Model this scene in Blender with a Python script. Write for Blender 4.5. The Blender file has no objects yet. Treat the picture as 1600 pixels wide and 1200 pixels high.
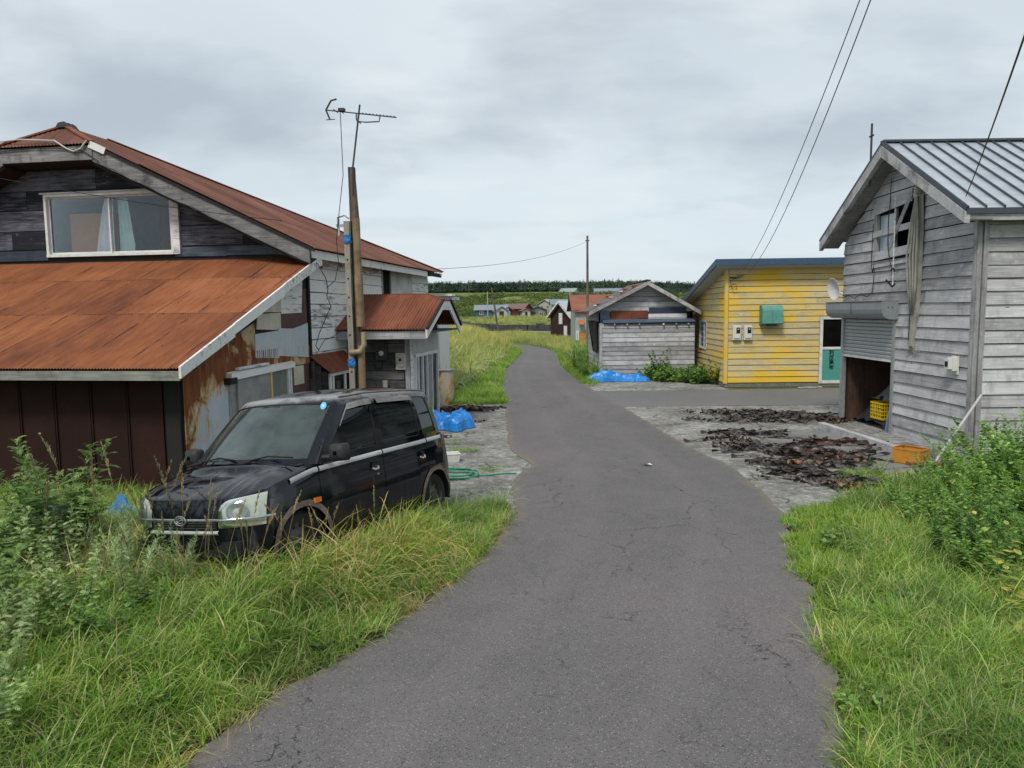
import bpy, math, random
import numpy as np
from mathutils import Vector, Matrix, Euler
from math import sin, cos, pi, radians, sqrt, atan2

# ---------------------------------------------------------------- camera, sky, sun, exposure
scene = bpy.context.scene
COL = scene.collection
rng = random.Random(11)

cam_data = bpy.data.cameras.new("camera")
cam = bpy.data.objects.new("camera", cam_data)
COL.objects.link(cam)
cam_data.sensor_width = 36.0
cam_data.lens = 26.0
cam_data.clip_start = 0.05
cam_data.clip_end = 6000
_p, _r = radians(5.64), radians(0.7)
_f = Vector((0, cos(_p), -sin(_p)))
_u0 = Vector((0, sin(_p), cos(_p)))
_r0 = Vector((1, 0, 0))
_rt = _r0 * cos(_r) - _u0 * sin(_r)
_up = _r0 * sin(_r) + _u0 * cos(_r)
cam.matrix_world = Matrix(((_rt.x, _up.x, -_f.x, 0), (_rt.y, _up.y, -_f.y, 0), (_rt.z, _up.z, -_f.z, 2.6), (0, 0, 0, 1)))
scene.camera = cam

SUN_EL, SUN_AZ = radians(52), radians(205)      # direction the light comes from (compass style, from +Y clockwise)
world = bpy.data.worlds.new("World")
scene.world = world
world.use_nodes = True
wn = world.node_tree
for n in list(wn.nodes):
    wn.nodes.remove(n)

def make_world():
    N, Lk = wn.nodes.new, wn.links.new
    out = N("ShaderNodeOutputWorld"); bg = N("ShaderNodeBackground")
    sky = N("ShaderNodeTexSky"); sky.sky_type = 'NISHITA'; sky.sun_disc = False
    sky.sun_elevation = SUN_EL; sky.sun_rotation = SUN_AZ
    tc = N("ShaderNodeTexCoord"); sep = N("ShaderNodeSeparateXYZ"); Lk(tc.outputs['Generated'], sep.inputs[0])
    zc = N("ShaderNodeMath"); zc.operation = 'MAXIMUM'; zc.inputs[1].default_value = 0.0; Lk(sep.outputs['Z'], zc.inputs[0])
    za = N("ShaderNodeMath"); za.operation = 'ADD'; za.inputs[1].default_value = 0.26; Lk(zc.outputs[0], za.inputs[0])
    comb = N("ShaderNodeCombineXYZ")
    for ax in 'XY':
        d = N("ShaderNodeMath"); d.operation = 'DIVIDE'; Lk(sep.outputs[ax], d.inputs[0]); Lk(za.outputs[0], d.inputs[1]); Lk(d.outputs[0], comb.inputs[ax])
    def noise(scale, detail, rough, loc, sc=(1, 1, 1), dist=0.0):
        mp = N("ShaderNodeMapping"); mp.inputs['Location'].default_value = loc; mp.inputs['Scale'].default_value = sc
        Lk(comb.outputs[0], mp.inputs[0])
        n = N("ShaderNodeTexNoise"); n.inputs['Scale'].default_value = scale; n.inputs['Detail'].default_value = detail
        n.inputs['Roughness'].default_value = rough; n.inputs['Distortion'].default_value = dist
        Lk(mp.outputs[0], n.inputs['Vector']); return n.outputs['Fac']
    def ramp(fac, stops):
        r = N("ShaderNodeValToRGB"); Lk(fac, r.inputs[0]); e = r.color_ramp.elements
        while len(e) < len(stops): e.new(0.5)
        for k, (p, c) in enumerate(stops):
            e[k].position = p; e[k].color = (c, c, c, 1) if not isinstance(c, tuple) else (*c, 1)
        return r.outputs[0]
    def mix(fac, a, b):
        m = N("ShaderNodeMix"); m.data_type = 'RGBA'
        if isinstance(fac, float): m.inputs[0].default_value = fac
        else: Lk(fac, m.inputs[0])
        for s, v in ((6, a), (7, b)):
            if isinstance(v, tuple): m.inputs[s].default_value = (*v, 1)
            else: Lk(v, m.inputs[s])
        return m.outputs[2]
    # overcast layers: soft broad veil, mid grey streaks, small darker scud
    veil = ramp(noise(0.8, 5, .5, (3.1, 1.7, 0), (0.85, 1.0, 1), .4), [(.36, 0.0), (.64, 1.0)])
    scud = ramp(noise(1.5, 7, .52, (8.4, 4.9, 0), (0.8, 1.1, 1), .15), [(.50, 0.0), (.68, 1.0)])
    puff = ramp(noise(2.6, 7, .52, (1.5, 7.3, 0), (0.7, 1.2, 1), .15), [(.55, 0.0), (.74, 1.0)])
    K = 5.6
    c_light = tuple(K * v for v in (.82, .90, .95))
    c_mid = tuple(K * v for v in (.69, .775, .84))
    c_dark = tuple(K * v for v in (.42, .485, .555))
    c_white = tuple(K * v for v in (.95, .99, 1.0))
    c = mix(veil, c_light, c_mid)
    sm = N("ShaderNodeMath"); sm.operation = 'MULTIPLY'; Lk(scud, sm.inputs[0]); sm.inputs[1].default_value = .62
    c = mix(sm.outputs[0], c, c_dark)
    pm = N("ShaderNodeMath"); pm.operation = 'MULTIPLY'; Lk(puff, pm.inputs[0]); pm.inputs[1].default_value = .65
    c = mix(pm.outputs[0], c, c_white)
    # paler band towards the horizon all round
    hz = N("ShaderNodeMapRange"); hz.inputs[1].default_value = 0.0; hz.inputs[2].default_value = 0.22
    hz.inputs[3].default_value = .75; hz.inputs[4].default_value = 0.0; Lk(sep.outputs['Z'], hz.inputs[0])
    c = mix(hz.outputs[0], c, tuple(K * v for v in (.76, .87, .93)))
    c = mix(0.06, c, sky.outputs[0])
    Lk(c, bg.inputs['Color']); bg.inputs['Strength'].default_value = 0.086
    Lk(bg.outputs[0], out.inputs['Surface'])
make_world()

sun_d = bpy.data.lights.new("sun", 'SUN'); sun_d.energy = 1.5; sun_d.angle = radians(14); sun_d.color = (1, .945, .87)
sun = bpy.data.objects.new("sun", sun_d); COL.objects.link(sun)
_sd = Vector((sin(SUN_AZ) * cos(SUN_EL), cos(SUN_AZ) * cos(SUN_EL), sin(SUN_EL)))
sun.rotation_euler = _sd.to_track_quat('Z', 'Y').to_euler()
sun.location = (0, 0, 30)

scene.view_settings.view_transform = 'Standard'
scene.view_settings.look = 'None'
scene.view_settings.exposure = 0.93
scene.view_settings.gamma = 1.0
scene.view_settings.use_curve_mapping = False
scene.render.resolution_x, scene.render.resolution_y = 1024, 768

# ---------------------------------------------------------------- helpers: meshes
class MB:
    def __init__(s): s.v = []; s.f = []; s.mi = []; s.cur = 0
    def add(s, vs, fs):
        o = len(s.v); s.v += [tuple(p) for p in vs]
        for f in fs: s.f.append(tuple(i + o for i in f)); s.mi.append(s.cur)
        return s
    def hexa(s, p):      # p: 4 bottom ccw, 4 top ccw
        return s.add(p, [(3, 2, 1, 0), (4, 5, 6, 7), (0, 1, 5, 4), (1, 2, 6, 5), (2, 3, 7, 6), (3, 0, 4, 7)])
    def box(s, x0, x1, y0, y1, z0, z1):
        return s.hexa([(x0, y0, z0), (x1, y0, z0), (x1, y1, z0), (x0, y1, z0), (x0, y0, z1), (x1, y0, z1), (x1, y1, z1), (x0, y1, z1)])
    def beam(s, a, b, w, h, up=(0, 0, 1)):
        a, b = Vector(a), Vector(b); d = (b - a).normalized(); up = Vector(up)
        sd = d.cross(up)
        if sd.length < 1e-4: sd = d.cross(Vector((1, 0, 0)))
        sd.normalize(); u = sd.cross(d).normalized(); sd = sd * w / 2; u = u * h / 2
        return s.hexa([a - sd - u, a + sd - u, b + sd - u, b - sd - u, a - sd + u, a + sd + u, b + sd + u, b - sd + u])
    def tube(s, pts, r, n=6, cap=True):
        pts = [Vector(p) for p in pts]; rs = r if isinstance(r, (list, tuple)) else [r] * len(pts)
        o = len(s.v); prev = None
        for i, p in enumerate(pts):
            d = (pts[min(i + 1, len(pts) - 1)] - pts[max(i - 1, 0)]).normalized()
            if prev is None:
                a = d.cross(Vector((0, 0, 1)))
                if a.length < 1e-3: a = d.cross(Vector((1, 0, 0)))
            else: a = prev - d * prev.dot(d)
            a.normalize(); prev = a; b = d.cross(a)
            for k in range(n):
                t = 2 * pi * k / n; s.v.append(tuple(p + (a * cos(t) + b * sin(t)) * rs[i]))
        for i in range(len(pts) - 1):
            for k in range(n):
                k2 = (k + 1) % n
                s.f.append((o + i * n + k, o + i * n + k2, o + (i + 1) * n + k2, o + (i + 1) * n + k)); s.mi.append(s.cur)
        if cap:
            s.f.append(tuple(o + k for k in range(n))[::-1]); s.mi.append(s.cur)
            s.f.append(tuple(o + (len(pts) - 1) * n + k for k in range(n))); s.mi.append(s.cur)
        return s
    def lathe(s, prof, n=24, M=Matrix.Identity(4)):   # prof (r, z) round local z
        o = len(s.v)
        for (r, z) in prof:
            for k in range(n):
                t = 2 * pi * k / n; s.v.append(tuple(M @ Vector((r * cos(t), r * sin(t), z))))
        for i in range(len(prof) - 1):
            for k in range(n):
                k2 = (k + 1) % n
                s.f.append((o + i * n + k, o + i * n + k2, o + (i + 1) * n + k2, o + (i + 1) * n + k)); s.mi.append(s.cur)
        return s
    def grid(s, P):      # P[i][j] points
        o = len(s.v); m = len(P[0])
        for row in P: s.v += [tuple(p) for p in row]
        for i in range(len(P) - 1):
            for j in range(m - 1):
                s.f.append((o + i * m + j, o + i * m + j + 1, o + (i + 1) * m + j + 1, o + (i + 1) * m + j)); s.mi.append(s.cur)
        return s
    def prism(s, poly, a0, a1, axis='y'):   # poly list of 2d, extruded along axis
        n = len(poly)
        def P(p, a): return (p[0], a, p[1]) if axis == 'y' else ((a, p[0], p[1]) if axis == 'x' else (p[0], p[1], a))
        o = len(s.v); s.v += [P(p, a0) for p in poly] + [P(p, a1) for p in poly]
        s.f.append(tuple(o + i for i in range(n))); s.mi.append(s.cur)
        s.f.append(tuple(o + n + i for i in range(n))[::-1]); s.mi.append(s.cur)
        for i in range(n):
            j = (i + 1) % n; s.f.append((o + j, o + i, o + n + i, o + n + j)); s.mi.append(s.cur)
        return s
    def build(s, name, m, parent=None, M=None, smooth=False, kind=None):
        me = bpy.data.meshes.new(name); me.from_pydata(s.v, [], s.f)
        for mm in (m if isinstance(m, (list, tuple)) else [m]): me.materials.append(mm)
        if any(s.mi): me.polygons.foreach_set('material_index', s.mi)
        if smooth: me.polygons.foreach_set('use_smooth', [True] * len(me.polygons))
        me.update()
        o = bpy.data.objects.new(name, me); COL.objects.link(o)
        if parent: o.parent = parent
        if M is not None: o.matrix_local = M
        if kind: o['kind'] = kind
        return o

def smooth_angle(o, ang=35):
    me = o.data
    me.polygons.foreach_set('use_smooth', [True] * len(me.polygons))
    try: me.set_sharp_from_angle(angle=radians(ang))
    except Exception: pass
    return o

def thing(name, label, cat, loc=(0, 0, 0), rotz=0.0, group=None):
    o = bpy.data.objects.new(name, None); COL.objects.link(o); o.empty_display_size = .3
    o.location = loc; o.rotation_euler = (0, 0, rotz); o['label'] = label; o['category'] = cat
    if group: o['group'] = group
    return o

def tag(o, label, cat, group=None):
    o['label'] = label; o['category'] = cat
    if group: o['group'] = group
    return o

def lab(o, label): o['label'] = label; return o

def wallM(x, y, deg, z=0.0): return Matrix.Translation((x, y, z)) @ Matrix.Rotation(radians(deg), 4, 'Z')

def planeM(O, U, V):   # object frame: X along U, Y along V, Z normal
    U = Vector(U).normalized(); V = Vector(V).normalized(); N = U.cross(V).normalized()
    return Matrix(((U.x, V.x, N.x, O[0]), (U.y, V.y, N.y, O[1]), (U.z, V.z, N.z, O[2]), (0, 0, 0, 1)))

def intervals(a, b, z, ops):
    iv = [(a, b)]
    for (u0, u1, z0, z1) in ops:
        if z0 < z < z1:
            nv = []
            for (p, q) in iv:
                if u1 <= p or u0 >= q: nv.append((p, q)); continue
                if u0 > p: nv.append((p, u0))
                if u1 < q: nv.append((u1, q))
            iv = nv
    return [(p, q) for p, q in iv if q - p > .02]

def wall(parent, name, M, lo, hi, zs, ops, m, thick=.10):
    """solid wall with openings; wall frame X along, Y inward, Z up"""
    mb = MB(); z = sorted(set(list(zs) + [v for o in ops for v in o[2:4] if zs[0] < v < zs[-1]]))
    for a, b in zip(z[:-1], z[1:]):
        mid = (a + b) / 2
        for (p, q) in intervals(lo(mid), hi(mid), mid, ops):
            p0 = lo(a) if abs(p - lo(mid)) < 1e-6 else p; p1 = lo(b) if abs(p - lo(mid)) < 1e-6 else p
            q0 = hi(a) if abs(q - hi(mid)) < 1e-6 else q; q1 = hi(b) if abs(q - hi(mid)) < 1e-6 else q
            mb.hexa([(p0, 0, a), (q0, 0, a), (q0, thick, a), (p0, thick, a), (p1, 0, b), (q1, 0, b), (q1, thick, b), (p1, thick, b)])
    return mb.build(name, m, parent, M)

def boards(parent, lo, hi, z0, z1, expo, ops, m, seed=0, tb=.024, seg=(1.6, 3.4), name='plank', sag=.004, jit=.003, skip=0.0, gap=.006, slot=.013):
    r = random.Random(seed); z = z0; out = []
    while z < z1 - .02:
        e = expo * r.uniform(.95, 1.05); b = min(z + e, z1); mid = (z + b) / 2
        for (p, q) in intervals(lo(mid), hi(mid), mid, ops):
            cuts = [p]
            while q - cuts[-1] > seg[1]: cuts.append(cuts[-1] + r.uniform(*seg))
            if len(cuts) > 1 and q - cuts[-1] < .3: cuts.pop()
            cuts.append(q)
            for c0, c1 in zip(cuts[:-1], cuts[1:]):
                if r.random() < skip: continue
                pa = c0 if c0 != p else (lo(z) if abs(p - lo(mid)) < 1e-6 else p)
                pb = c0 if c0 != p else (lo(b) if abs(p - lo(mid)) < 1e-6 else p)
                qa = c1 if c1 != q else (hi(z) if abs(q - hi(mid)) < 1e-6 else q)
                qb = c1 if c1 != q else (hi(b) if abs(q - hi(mid)) < 1e-6 else q)
                if c0 != p: pa += gap / 2; pb += gap / 2
                if c1 != q: qa -= gap / 2; qb -= gap / 2
                t0 = tb + r.uniform(-jit, jit * 1.5); t1 = tb + r.uniform(-jit, jit * 1.5)
                d0, d1 = r.uniform(-sag, sag), r.uniform(-sag, sag)
                mb = MB()
                mb.hexa([(pa, -t0, z + slot + d0), (qa, -t1, z + slot + d1), (qa, -.003, z + slot + d1), (pa, -.003, z + slot + d0),
                         (pb, -.009, b), (qb, -.009, b), (qb, -.003, b), (pb, -.003, b)])
                out.append(mb.build(name, m, parent))
        z = b
    return out

def vrange(poly, u):
    vs = []
    n = len(poly)
    for i in range(n):
        (a, b), (c, d) = poly[i], poly[(i + 1) % n]
        if (a - u) * (c - u) <= 0 and abs(a - c) > 1e-9:
            vs.append(b + (d - b) * (u - a) / (c - a))
    return (min(vs), max(vs)) if len(vs) >= 2 else None

def corrugated(parent, O, U, V, poly, m, sheet=.76, pitch=.033, amp=.008, rows=(), name='roof_sheet', seed=0, per=4, lift=.004):
    """corrugated sheets laid over a convex polygon (u,v) of a plane; each sheet an object"""
    M = planeM(O, U, V); r = random.Random(seed)
    u0, u1 = min(p[0] for p in poly), max(p[0] for p in poly); v0, v1 = min(p[1] for p in poly), max(p[1] for p in poly)
    rb = [v0] + list(rows) + [v1]; k = 0; u = u0
    while u < u1 - .01:
        w = min(sheet, u1 - u)
        for ri in range(len(rb) - 1):
            a, b = rb[ri], rb[ri + 1] + (.05 if ri < len(rb) - 2 else 0)
            lo_, hi_ = [], []
            n = max(2, int(w / pitch * per)); jz = r.uniform(0, lift); sk = r.uniform(-.006, .006)
            cols = []
            for i in range(n + 1):
                uu = u + (w + (.02 if u + w < u1 - .02 else 0)) * i / n; vr = vrange(poly, min(max(uu, u0 + 1e-5), u1 - 1e-5))
                if vr is None: continue
                c0, c1 = max(a, vr[0]), min(b, vr[1])
                if c1 - c0 < .004: continue
                cols.append((uu, c0, c1))
            if len(cols) > 1:
                P = []
                for t in (0, .5, 1):
                    P.append([(uu, c0 + (c1 - c0) * t, amp * sin(2 * pi * uu / pitch) + jz + (1 - t) * -lift + t * lift + (.006 * (ri % 2 == 0))) for (uu, c0, c1) in cols])
                mb = MB(); mb.grid(P); o = mb.build(name, m, parent, M, smooth=True)
        u += w; k += 1
    return M

# ---------------------------------------------------------------- helpers: materials
class T:
    def __init__(s, name):
        s.m = bpy.data.materials.new(name); s.m.use_nodes = True; s.t = s.m.node_tree
        for n in list(s.t.nodes): s.t.nodes.remove(n)
        s.out = s.t.nodes.new("ShaderNodeOutputMaterial")
    def n(s, typ, **k):
        nd = s.t.nodes.new(typ)
        for a, b in k.items(): setattr(nd, a, b)
        return nd
    def put(s, sock, v):
        if v is None: return
        if hasattr(v, 'is_output'): s.t.links.new(v, sock)
        elif isinstance(v, (int, float)):
            sock.default_value = v if sock.type == 'VALUE' else ((v, v, v, 1) if sock.type == 'RGBA' else (v, v, v))
        else:
            v = tuple(v); sock.default_value = (*v, 1) if sock.type == 'RGBA' and len(v) == 3 else v
    def obj(s, rnd=True):
        tc = s.n("ShaderNodeTexCoord").outputs['Object']
        if not rnd: return tc
        oi = s.n("ShaderNodeObjectInfo").outputs['Random']
        v = s.n("ShaderNodeCombineXYZ")
        for ax, k in (('X', 41.), ('Y', 17.), ('Z', 29.)): s.put(v.inputs[ax], s.math('MULTIPLY', oi, k))
        a = s.n("ShaderNodeVectorMath", operation='ADD'); s.put(a.inputs[0], tc); s.put(a.inputs[1], v.outputs[0]); return a.outputs[0]
    def rand(s): return s.n("ShaderNodeObjectInfo").outputs['Random']
    def pos(s): return s.n("ShaderNodeNewGeometry").outputs['Position']
    def map(s, v, sc=(1, 1, 1), loc=(0, 0, 0), rot=(0, 0, 0)):
        m = s.n("ShaderNodeMapping"); s.put(m.inputs[0], v); m.inputs['Scale'].default_value = sc; m.inputs['Location'].default_value = loc
        m.inputs['Rotation'].default_value = rot; return m.outputs[0]
    def noise(s, v, scale=5, detail=4, rough=.55, dist=0.):
        n = s.n("ShaderNodeTexNoise"); s.put(n.inputs['Vector'], v); n.inputs['Scale'].default_value = scale; n.inputs['Detail'].default_value = detail
        n.inputs['Roughness'].default_value = rough; n.inputs['Distortion'].default_value = dist; return n.outputs['Fac']
    def vor(s, v, scale=5, feature='F1', out='Distance', rand=1.):
        n = s.n("ShaderNodeTexVoronoi", feature=feature); s.put(n.inputs['Vector'], v); n.inputs['Scale'].default_value = scale
        n.inputs['Randomness'].default_value = rand; return n.outputs[out]
    def ramp(s, fac, stops, interp='LINEAR'):
        r = s.n("ShaderNodeValToRGB"); s.put(r.inputs[0], fac); r.color_ramp.interpolation = interp; e = r.color_ramp.elements
        while len(e) < len(stops): e.new(.5)
        for k, (p, c) in enumerate(stops):
            e[k].position = p; e[k].color = (c, c, c, 1) if not isinstance(c, (tuple, list)) else (*c, 1)
        return r.outputs[0]
    def mix(s, fac, a, b, blend='MIX'):
        m = s.n("ShaderNodeMix", data_type='RGBA', blend_type=blend); s.put(m.inputs[0], fac); s.put(m.inputs[6], a); s.put(m.inputs[7], b); return m.outputs[2]
    def math(s, op, a, b=None, clamp=False):
        m = s.n("ShaderNodeMath", operation=op, use_clamp=clamp); s.put(m.inputs[0], a); s.put(m.inputs[1], b); return m.outputs[0]
    def sep(s, v): n = s.n("ShaderNodeSeparateXYZ"); s.put(n.inputs[0], v); return n.outputs
    def bump(s, h, st=.3, d=.01, normal=None):
        b = s.n("ShaderNodeBump"); b.inputs['Strength'].default_value = st; b.inputs['Distance'].default_value = d; s.put(b.inputs['Height'], h)
        s.put(b.inputs['Normal'], normal) if normal is not None else None; return b.outputs[0]
    def bsdf(s, col, rough=.8, normal=None, metal=0., spec=.3, **k):
        b = s.n("ShaderNodeBsdfPrincipled"); s.put(b.inputs['Base Color'], col); s.put(b.inputs['Roughness'], rough); s.put(b.inputs['Metallic'], metal)
        s.put(b.inputs['Specular IOR Level'], spec)
        if normal is not None: s.put(b.inputs['Normal'], normal)
        for a, v in k.items(): s.put(b.inputs[a.replace('_', ' ')], v)
        s.t.links.new(b.outputs[0], s.out.inputs[0]); return b
    def attr(s, name, typ='GEOMETRY'): n = s.n("ShaderNodeAttribute", attribute_name=name, attribute_type=typ); return n

def flat(name, col, rough=.7, metal=0., spec=.3, var=.12, scale=8, bump=.1, **k):
    t = T(name); v = t.obj(); n = t.noise(v, scale, 5, .6)
    c = t.mix(1.0, col, t.ramp(n, [(.3, 1 - var), (.7, 1 + var * .6)]), 'MULTIPLY')
    t.bsdf(c, rough, t.bump(t.noise(v, scale * 12, 3), bump, .002), metal, spec, **k); return t.m

def wood(name, dark, mid, light, paint=None, pmask=(.45, .55), along='X', rough=.85, pv=.25, paint2=None, stain=.5, patch=0.):
    """weathered boards: long grain along one axis, blotches, optional flaking paint"""
    t = T(name); v = t.obj(); rd = t.rand()
    st = lambda a, b: (a, b, b) if along == 'X' else (b, b, a)
    grain = t.noise(t.map(v, st(1.6, 34)), 1, 7, .62, .3)
    fine = t.noise(t.map(v, st(6, 190)), 1, 3, .6)
    blot = t.noise(t.map(v, st(1.3, 4.0)), 1, 5, .6)
    f = t.math('ADD', t.math('MULTIPLY', grain, .55), t.math('MULTIPLY', blot, .45))
    f = t.math('ADD', f, t.math('MULTIPLY', t.math('SUBTRACT', fine, .5), .20))
    f = t.math('ADD', f, t.math('MULTIPLY', t.math('SUBTRACT', rd, .5), pv))
    c = t.ramp(f, [(.30, dark), (.5, mid), (.68, light)])
    lich = t.ramp(t.noise(t.map(v, st(3, 7), (5, 5, 5)), 1.4, 7, .7), [(.58, 0.), (.70, .5)])
    c = t.mix(lich, c, tuple(min(1, x * 1.35) for x in light))
    stn = t.ramp(t.noise(t.map(v, st(2.4, 1.2), (9, 2, 4)), 1.3, 6, .7), [(.50, 0.), (.68, stain)])
    c = t.mix(stn, c, tuple(x * .55 for x in dark))
    knot = t.ramp(t.vor(t.map(v, st(1.6, 6)), 1.0), [(.035, 1.), (.07, 0.)])
    c = t.mix(knot, c, tuple(x * .4 for x in dark))
    h = grain
    if paint:
        pn = t.noise(t.map(v, st(1.5, 9), (3, 1, 2)), 1.4, 9, .68, .4)
        pn = t.math('ADD', pn, t.math('MULTIPLY', t.math('SUBTRACT', fine, .5), .25))
        pn = t.math('ADD', pn, t.math('MULTIPLY', t.math('SUBTRACT', rd, .5), pv * 1.2))
        if patch:
            pb_ = t.ramp(t.noise(t.map(t.obj(False), (.55, 1, 1.1), (1.3, 0, 2.2)), 1.1, 4, .55), [(.42, 0.), (.60, 1.)])
            pn = t.math('ADD', pn, t.math('MULTIPLY', t.math('SUBTRACT', pb_, .5), patch))
        pm = t.ramp(pn, [(pmask[0], 0.), (pmask[1], 1.)])
        pc = t.mix(pb_ if patch else t.noise(t.map(v, st(.8, 3)), 1.3, 5, .6), *((paint2, paint) if patch else (paint, paint2 or tuple(x * .7 for x in paint))))
        c = t.mix(pm, c, pc); h = t.math('ADD', grain, t.math('MULTIPLY', pm, .5))
    t.bsdf(c, rough, t.bump(h, .45, .004, t.bump(fine, .25, .0015)), 0, .25)
    return t.m

M = {}
def materials():
    M['greywood'] = wood('weathered_grey_wood', (.25, .245, .25), (.43, .425, .435), (.57, .57, .575), pv=.30)
    M['greywood_v'] = wood('weathered_grey_wood_upright', (.15, .145, .145), (.27, .265, .27), (.40, .40, .405), along='Z')
    M['shedwood'] = wood('shed_grey_wood', (.21, .21, .22), (.36, .36, .375), (.50, .505, .52), pv=.26)
    M['yellow'] = wood('flaking_yellow_paint', (.33, .27, .15), (.47, .40, .24), (.58, .52, .36), (.66, .43, .045), (.34, .60), pv=.20, paint2=(.60, .47, .17), stain=.2, patch=.22)
    M['whitepaint'] = wood('flaking_white_paint', (.14, .14, .14), (.36, .355, .35), (.55, .545, .53), (.74, .74, .72), (.30, .43), pv=.22, paint2=(.62, .62, .61), stain=.45)
    M['whitebarge'] = wood('white_painted_trim', (.20, .19, .18), (.42, .41, .39), (.58, .57, .55), (.78, .78, .76), (.30, .44), pv=.2, paint2=(.58, .58, .57), stain=.3)
    M['darkplank'] = wood('dark_porch_boards', (.035, .033, .032), (.085, .08, .078), (.17, .16, .155), pv=.35)
    M['fasciagrey'] = wood('grey_green_fascia', (.12, .12, .10), (.22, .225, .2), (.32, .33, .29), pv=.25)
    M['tarboard'] = wood('black_tar_sheet', (.004, .004, .007), (.014, .014, .022), (.13, .13, .16), pv=.26, rough=.65, stain=.3)
    M['blueblack'] = wood('blue_black_flashing', (.02, .025, .035), (.04, .05, .07), (.09, .10, .13), pv=.2, rough=.5)
    M['blackwood'] = flat('blackened_wood', (.018, .016, .016), .85)
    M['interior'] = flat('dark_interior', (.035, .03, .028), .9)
    M['plywood'] = wood('brown_plywood', (.05, .028, .02), (.095, .055, .04), (.14, .085, .06), along='Z')
    M['whiteframe'] = flat('white_window_frame', (.62, .62, .61), .45, var=.2, scale=5)
    M['alu'] = flat('dull_aluminium', (.42, .43, .44), .45, .6, var=.15)
    M['bluefascia'] = flat('blue_metal_fascia', (.045, .085, .14), .5, 0, .4, var=.2)
    M['teal'] = flat('teal_painted_metal', (.11, .30, .25), .5, var=.15)
    M['tealpanel'] = flat('teal_door_panel', (.07, .28, .23), .5, var=.08)
    M['ink'] = flat('black_ink', (.012, .012, .014), .7)
    M['whiteplastic'] = flat('white_plastic', (.62, .62, .58), .45, var=.1)
    M['creamplastic'] = flat('cream_plastic', (.52, .49, .41), .5, var=.2)
    M['darkgrey'] = flat('dark_grey_metal', (.045, .045, .05), .6)
    M['blackrubber'] = flat('black_rubber', (.012, .012, .013), .75)
    M['cable'] = flat('black_cable', (.02, .02, .022), .6)
    M['polewood'] = wood('brown_mast_timber', (.05, .038, .03), (.10, .078, .06), (.17, .135, .11), along='Z')
    M['ladderwood'] = wood('pale_batten', (.13, .115, .09), (.22, .20, .165), (.33, .31, .265), along='Z')
    M['pipebrown'] = wood('stained_flue_pipe', (.09, .055, .03), (.18, .12, .07), (.28, .21, .13), along='Z', rough=.5)
    M['bluetape'] = flat('blue_strap', (.03, .16, .42), .5)
    M['cloth'] = flat('grey_beige_cloth', (.30, .295, .26), .9, var=.3, scale=4)
    M['cream'] = flat('cream_board', (.50, .48, .40), .7, var=.22, scale=3)
    M['brownboard'] = flat('brown_underlay', (.10, .055, .05), .8, var=.3)
    M['cement'] = flat('cement_board', (.27, .265, .26), .85, var=.35, scale=3)
    M['yellowbatten'] = flat('yellow_batten', (.55, .40, .18), .7)
    # galvanised shutter
    M['shutter'] = flat('shutter_grey_steel', (.40, .42, .43), .4, .35, .4, var=.1)
    M['boxgrey'] = flat('shutter_box_steel', (.27, .295, .31), .45, .3, .4, var=.12)
    M['conc'] = None
    # standing seam roof
    t = T('standing_seam_steel'); v = t.obj(False); n = t.noise(t.map(v, (.8, 2, 1)), 2.0, 6, .6)
    c = t.ramp(n, [(.3, (.36, .40, .44)), (.7, (.50, .54, .59))])
    t.bsdf(c, t.ramp(n, [(.3, .35), (.7, .5)]), None, .45, .4); M['seamroof'] = t.m
    M['seamdark'] = flat('roof_seam_dark', (.07, .08, .095), .5, .3)
    # rusted roofs
    def rust(name, cols, gal=None, gm=(.5, .6), along_y=True, rough=.85, torn=(), zoned=False):
        t = T(name); v = t.obj(False); rd = t.rand()
        sc = (5, .7, 1) if along_y else (1, 1, 1)
        big = t.noise(t.map(v, (.55, .35, .5)), 1.4, 6, .6)
        strk = t.noise(t.map(v, sc), 2.2, 6, .65)
        fine = t.noise(v, 45, 5, .7)
        f = t.math('ADD', t.math('MULTIPLY', big, .5), t.math('MULTIPLY', strk, .35))
        f = t.math('ADD', f, t.math('MULTIPLY', fine, .15)); f = t.math('ADD', f, t.math('MULTIPLY', t.math('SUBTRACT', rd, .5), .14))
        c = t.ramp(f, [(.32, cols[0]), (.45, cols[1]), (.56, cols[2]), (.70, cols[3])])
        sp = t.vor(t.map(v, (1, .6, 1)), 4.5); c = t.mix(t.ramp(sp, [(.03, .7), (.075, 0.)]), c, tuple(x * .45 for x in cols[0]))
        if torn:
            y = t.sep(v)[1]; tot = None
            for ty in torn:
                d = t.math('ABSOLUTE', t.math('SUBTRACT', t.math('ADD', y, t.math('MULTIPLY', t.math('SUBTRACT', t.noise(v, 9, 4), .5), .14)), ty))
                mk = t.math('MULTIPLY', t.ramp(d, [(.008, 1.), (.028, 0.)]), t.ramp(t.noise(t.map(v, (1.1, .3, 1)), 1.3, 3, .5), [(.40, .15), (.50, 1.)]))
                tot = mk if tot is None else t.math('MAXIMUM', tot, mk)
            sd = t.math('ABSOLUTE', t.math('SUBTRACT', t.math('FRACT', t.math('DIVIDE', t.math('ADD', t.sep(v)[0], t.math('MULTIPLY', t.math('SUBTRACT', t.noise(v, 5, 4), .5), .05)), .76)), .5))
            mk = t.math('MULTIPLY', t.ramp(sd, [(.482, 0.), (.496, 1.)]), t.ramp(t.noise(v, 1.7, 5, .6), [(.44, .08), (.56, .9)]))
            tot = t.math('MAXIMUM', tot, mk)
            c = t.mix(tot, c, (.05, .025, .02))
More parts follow.
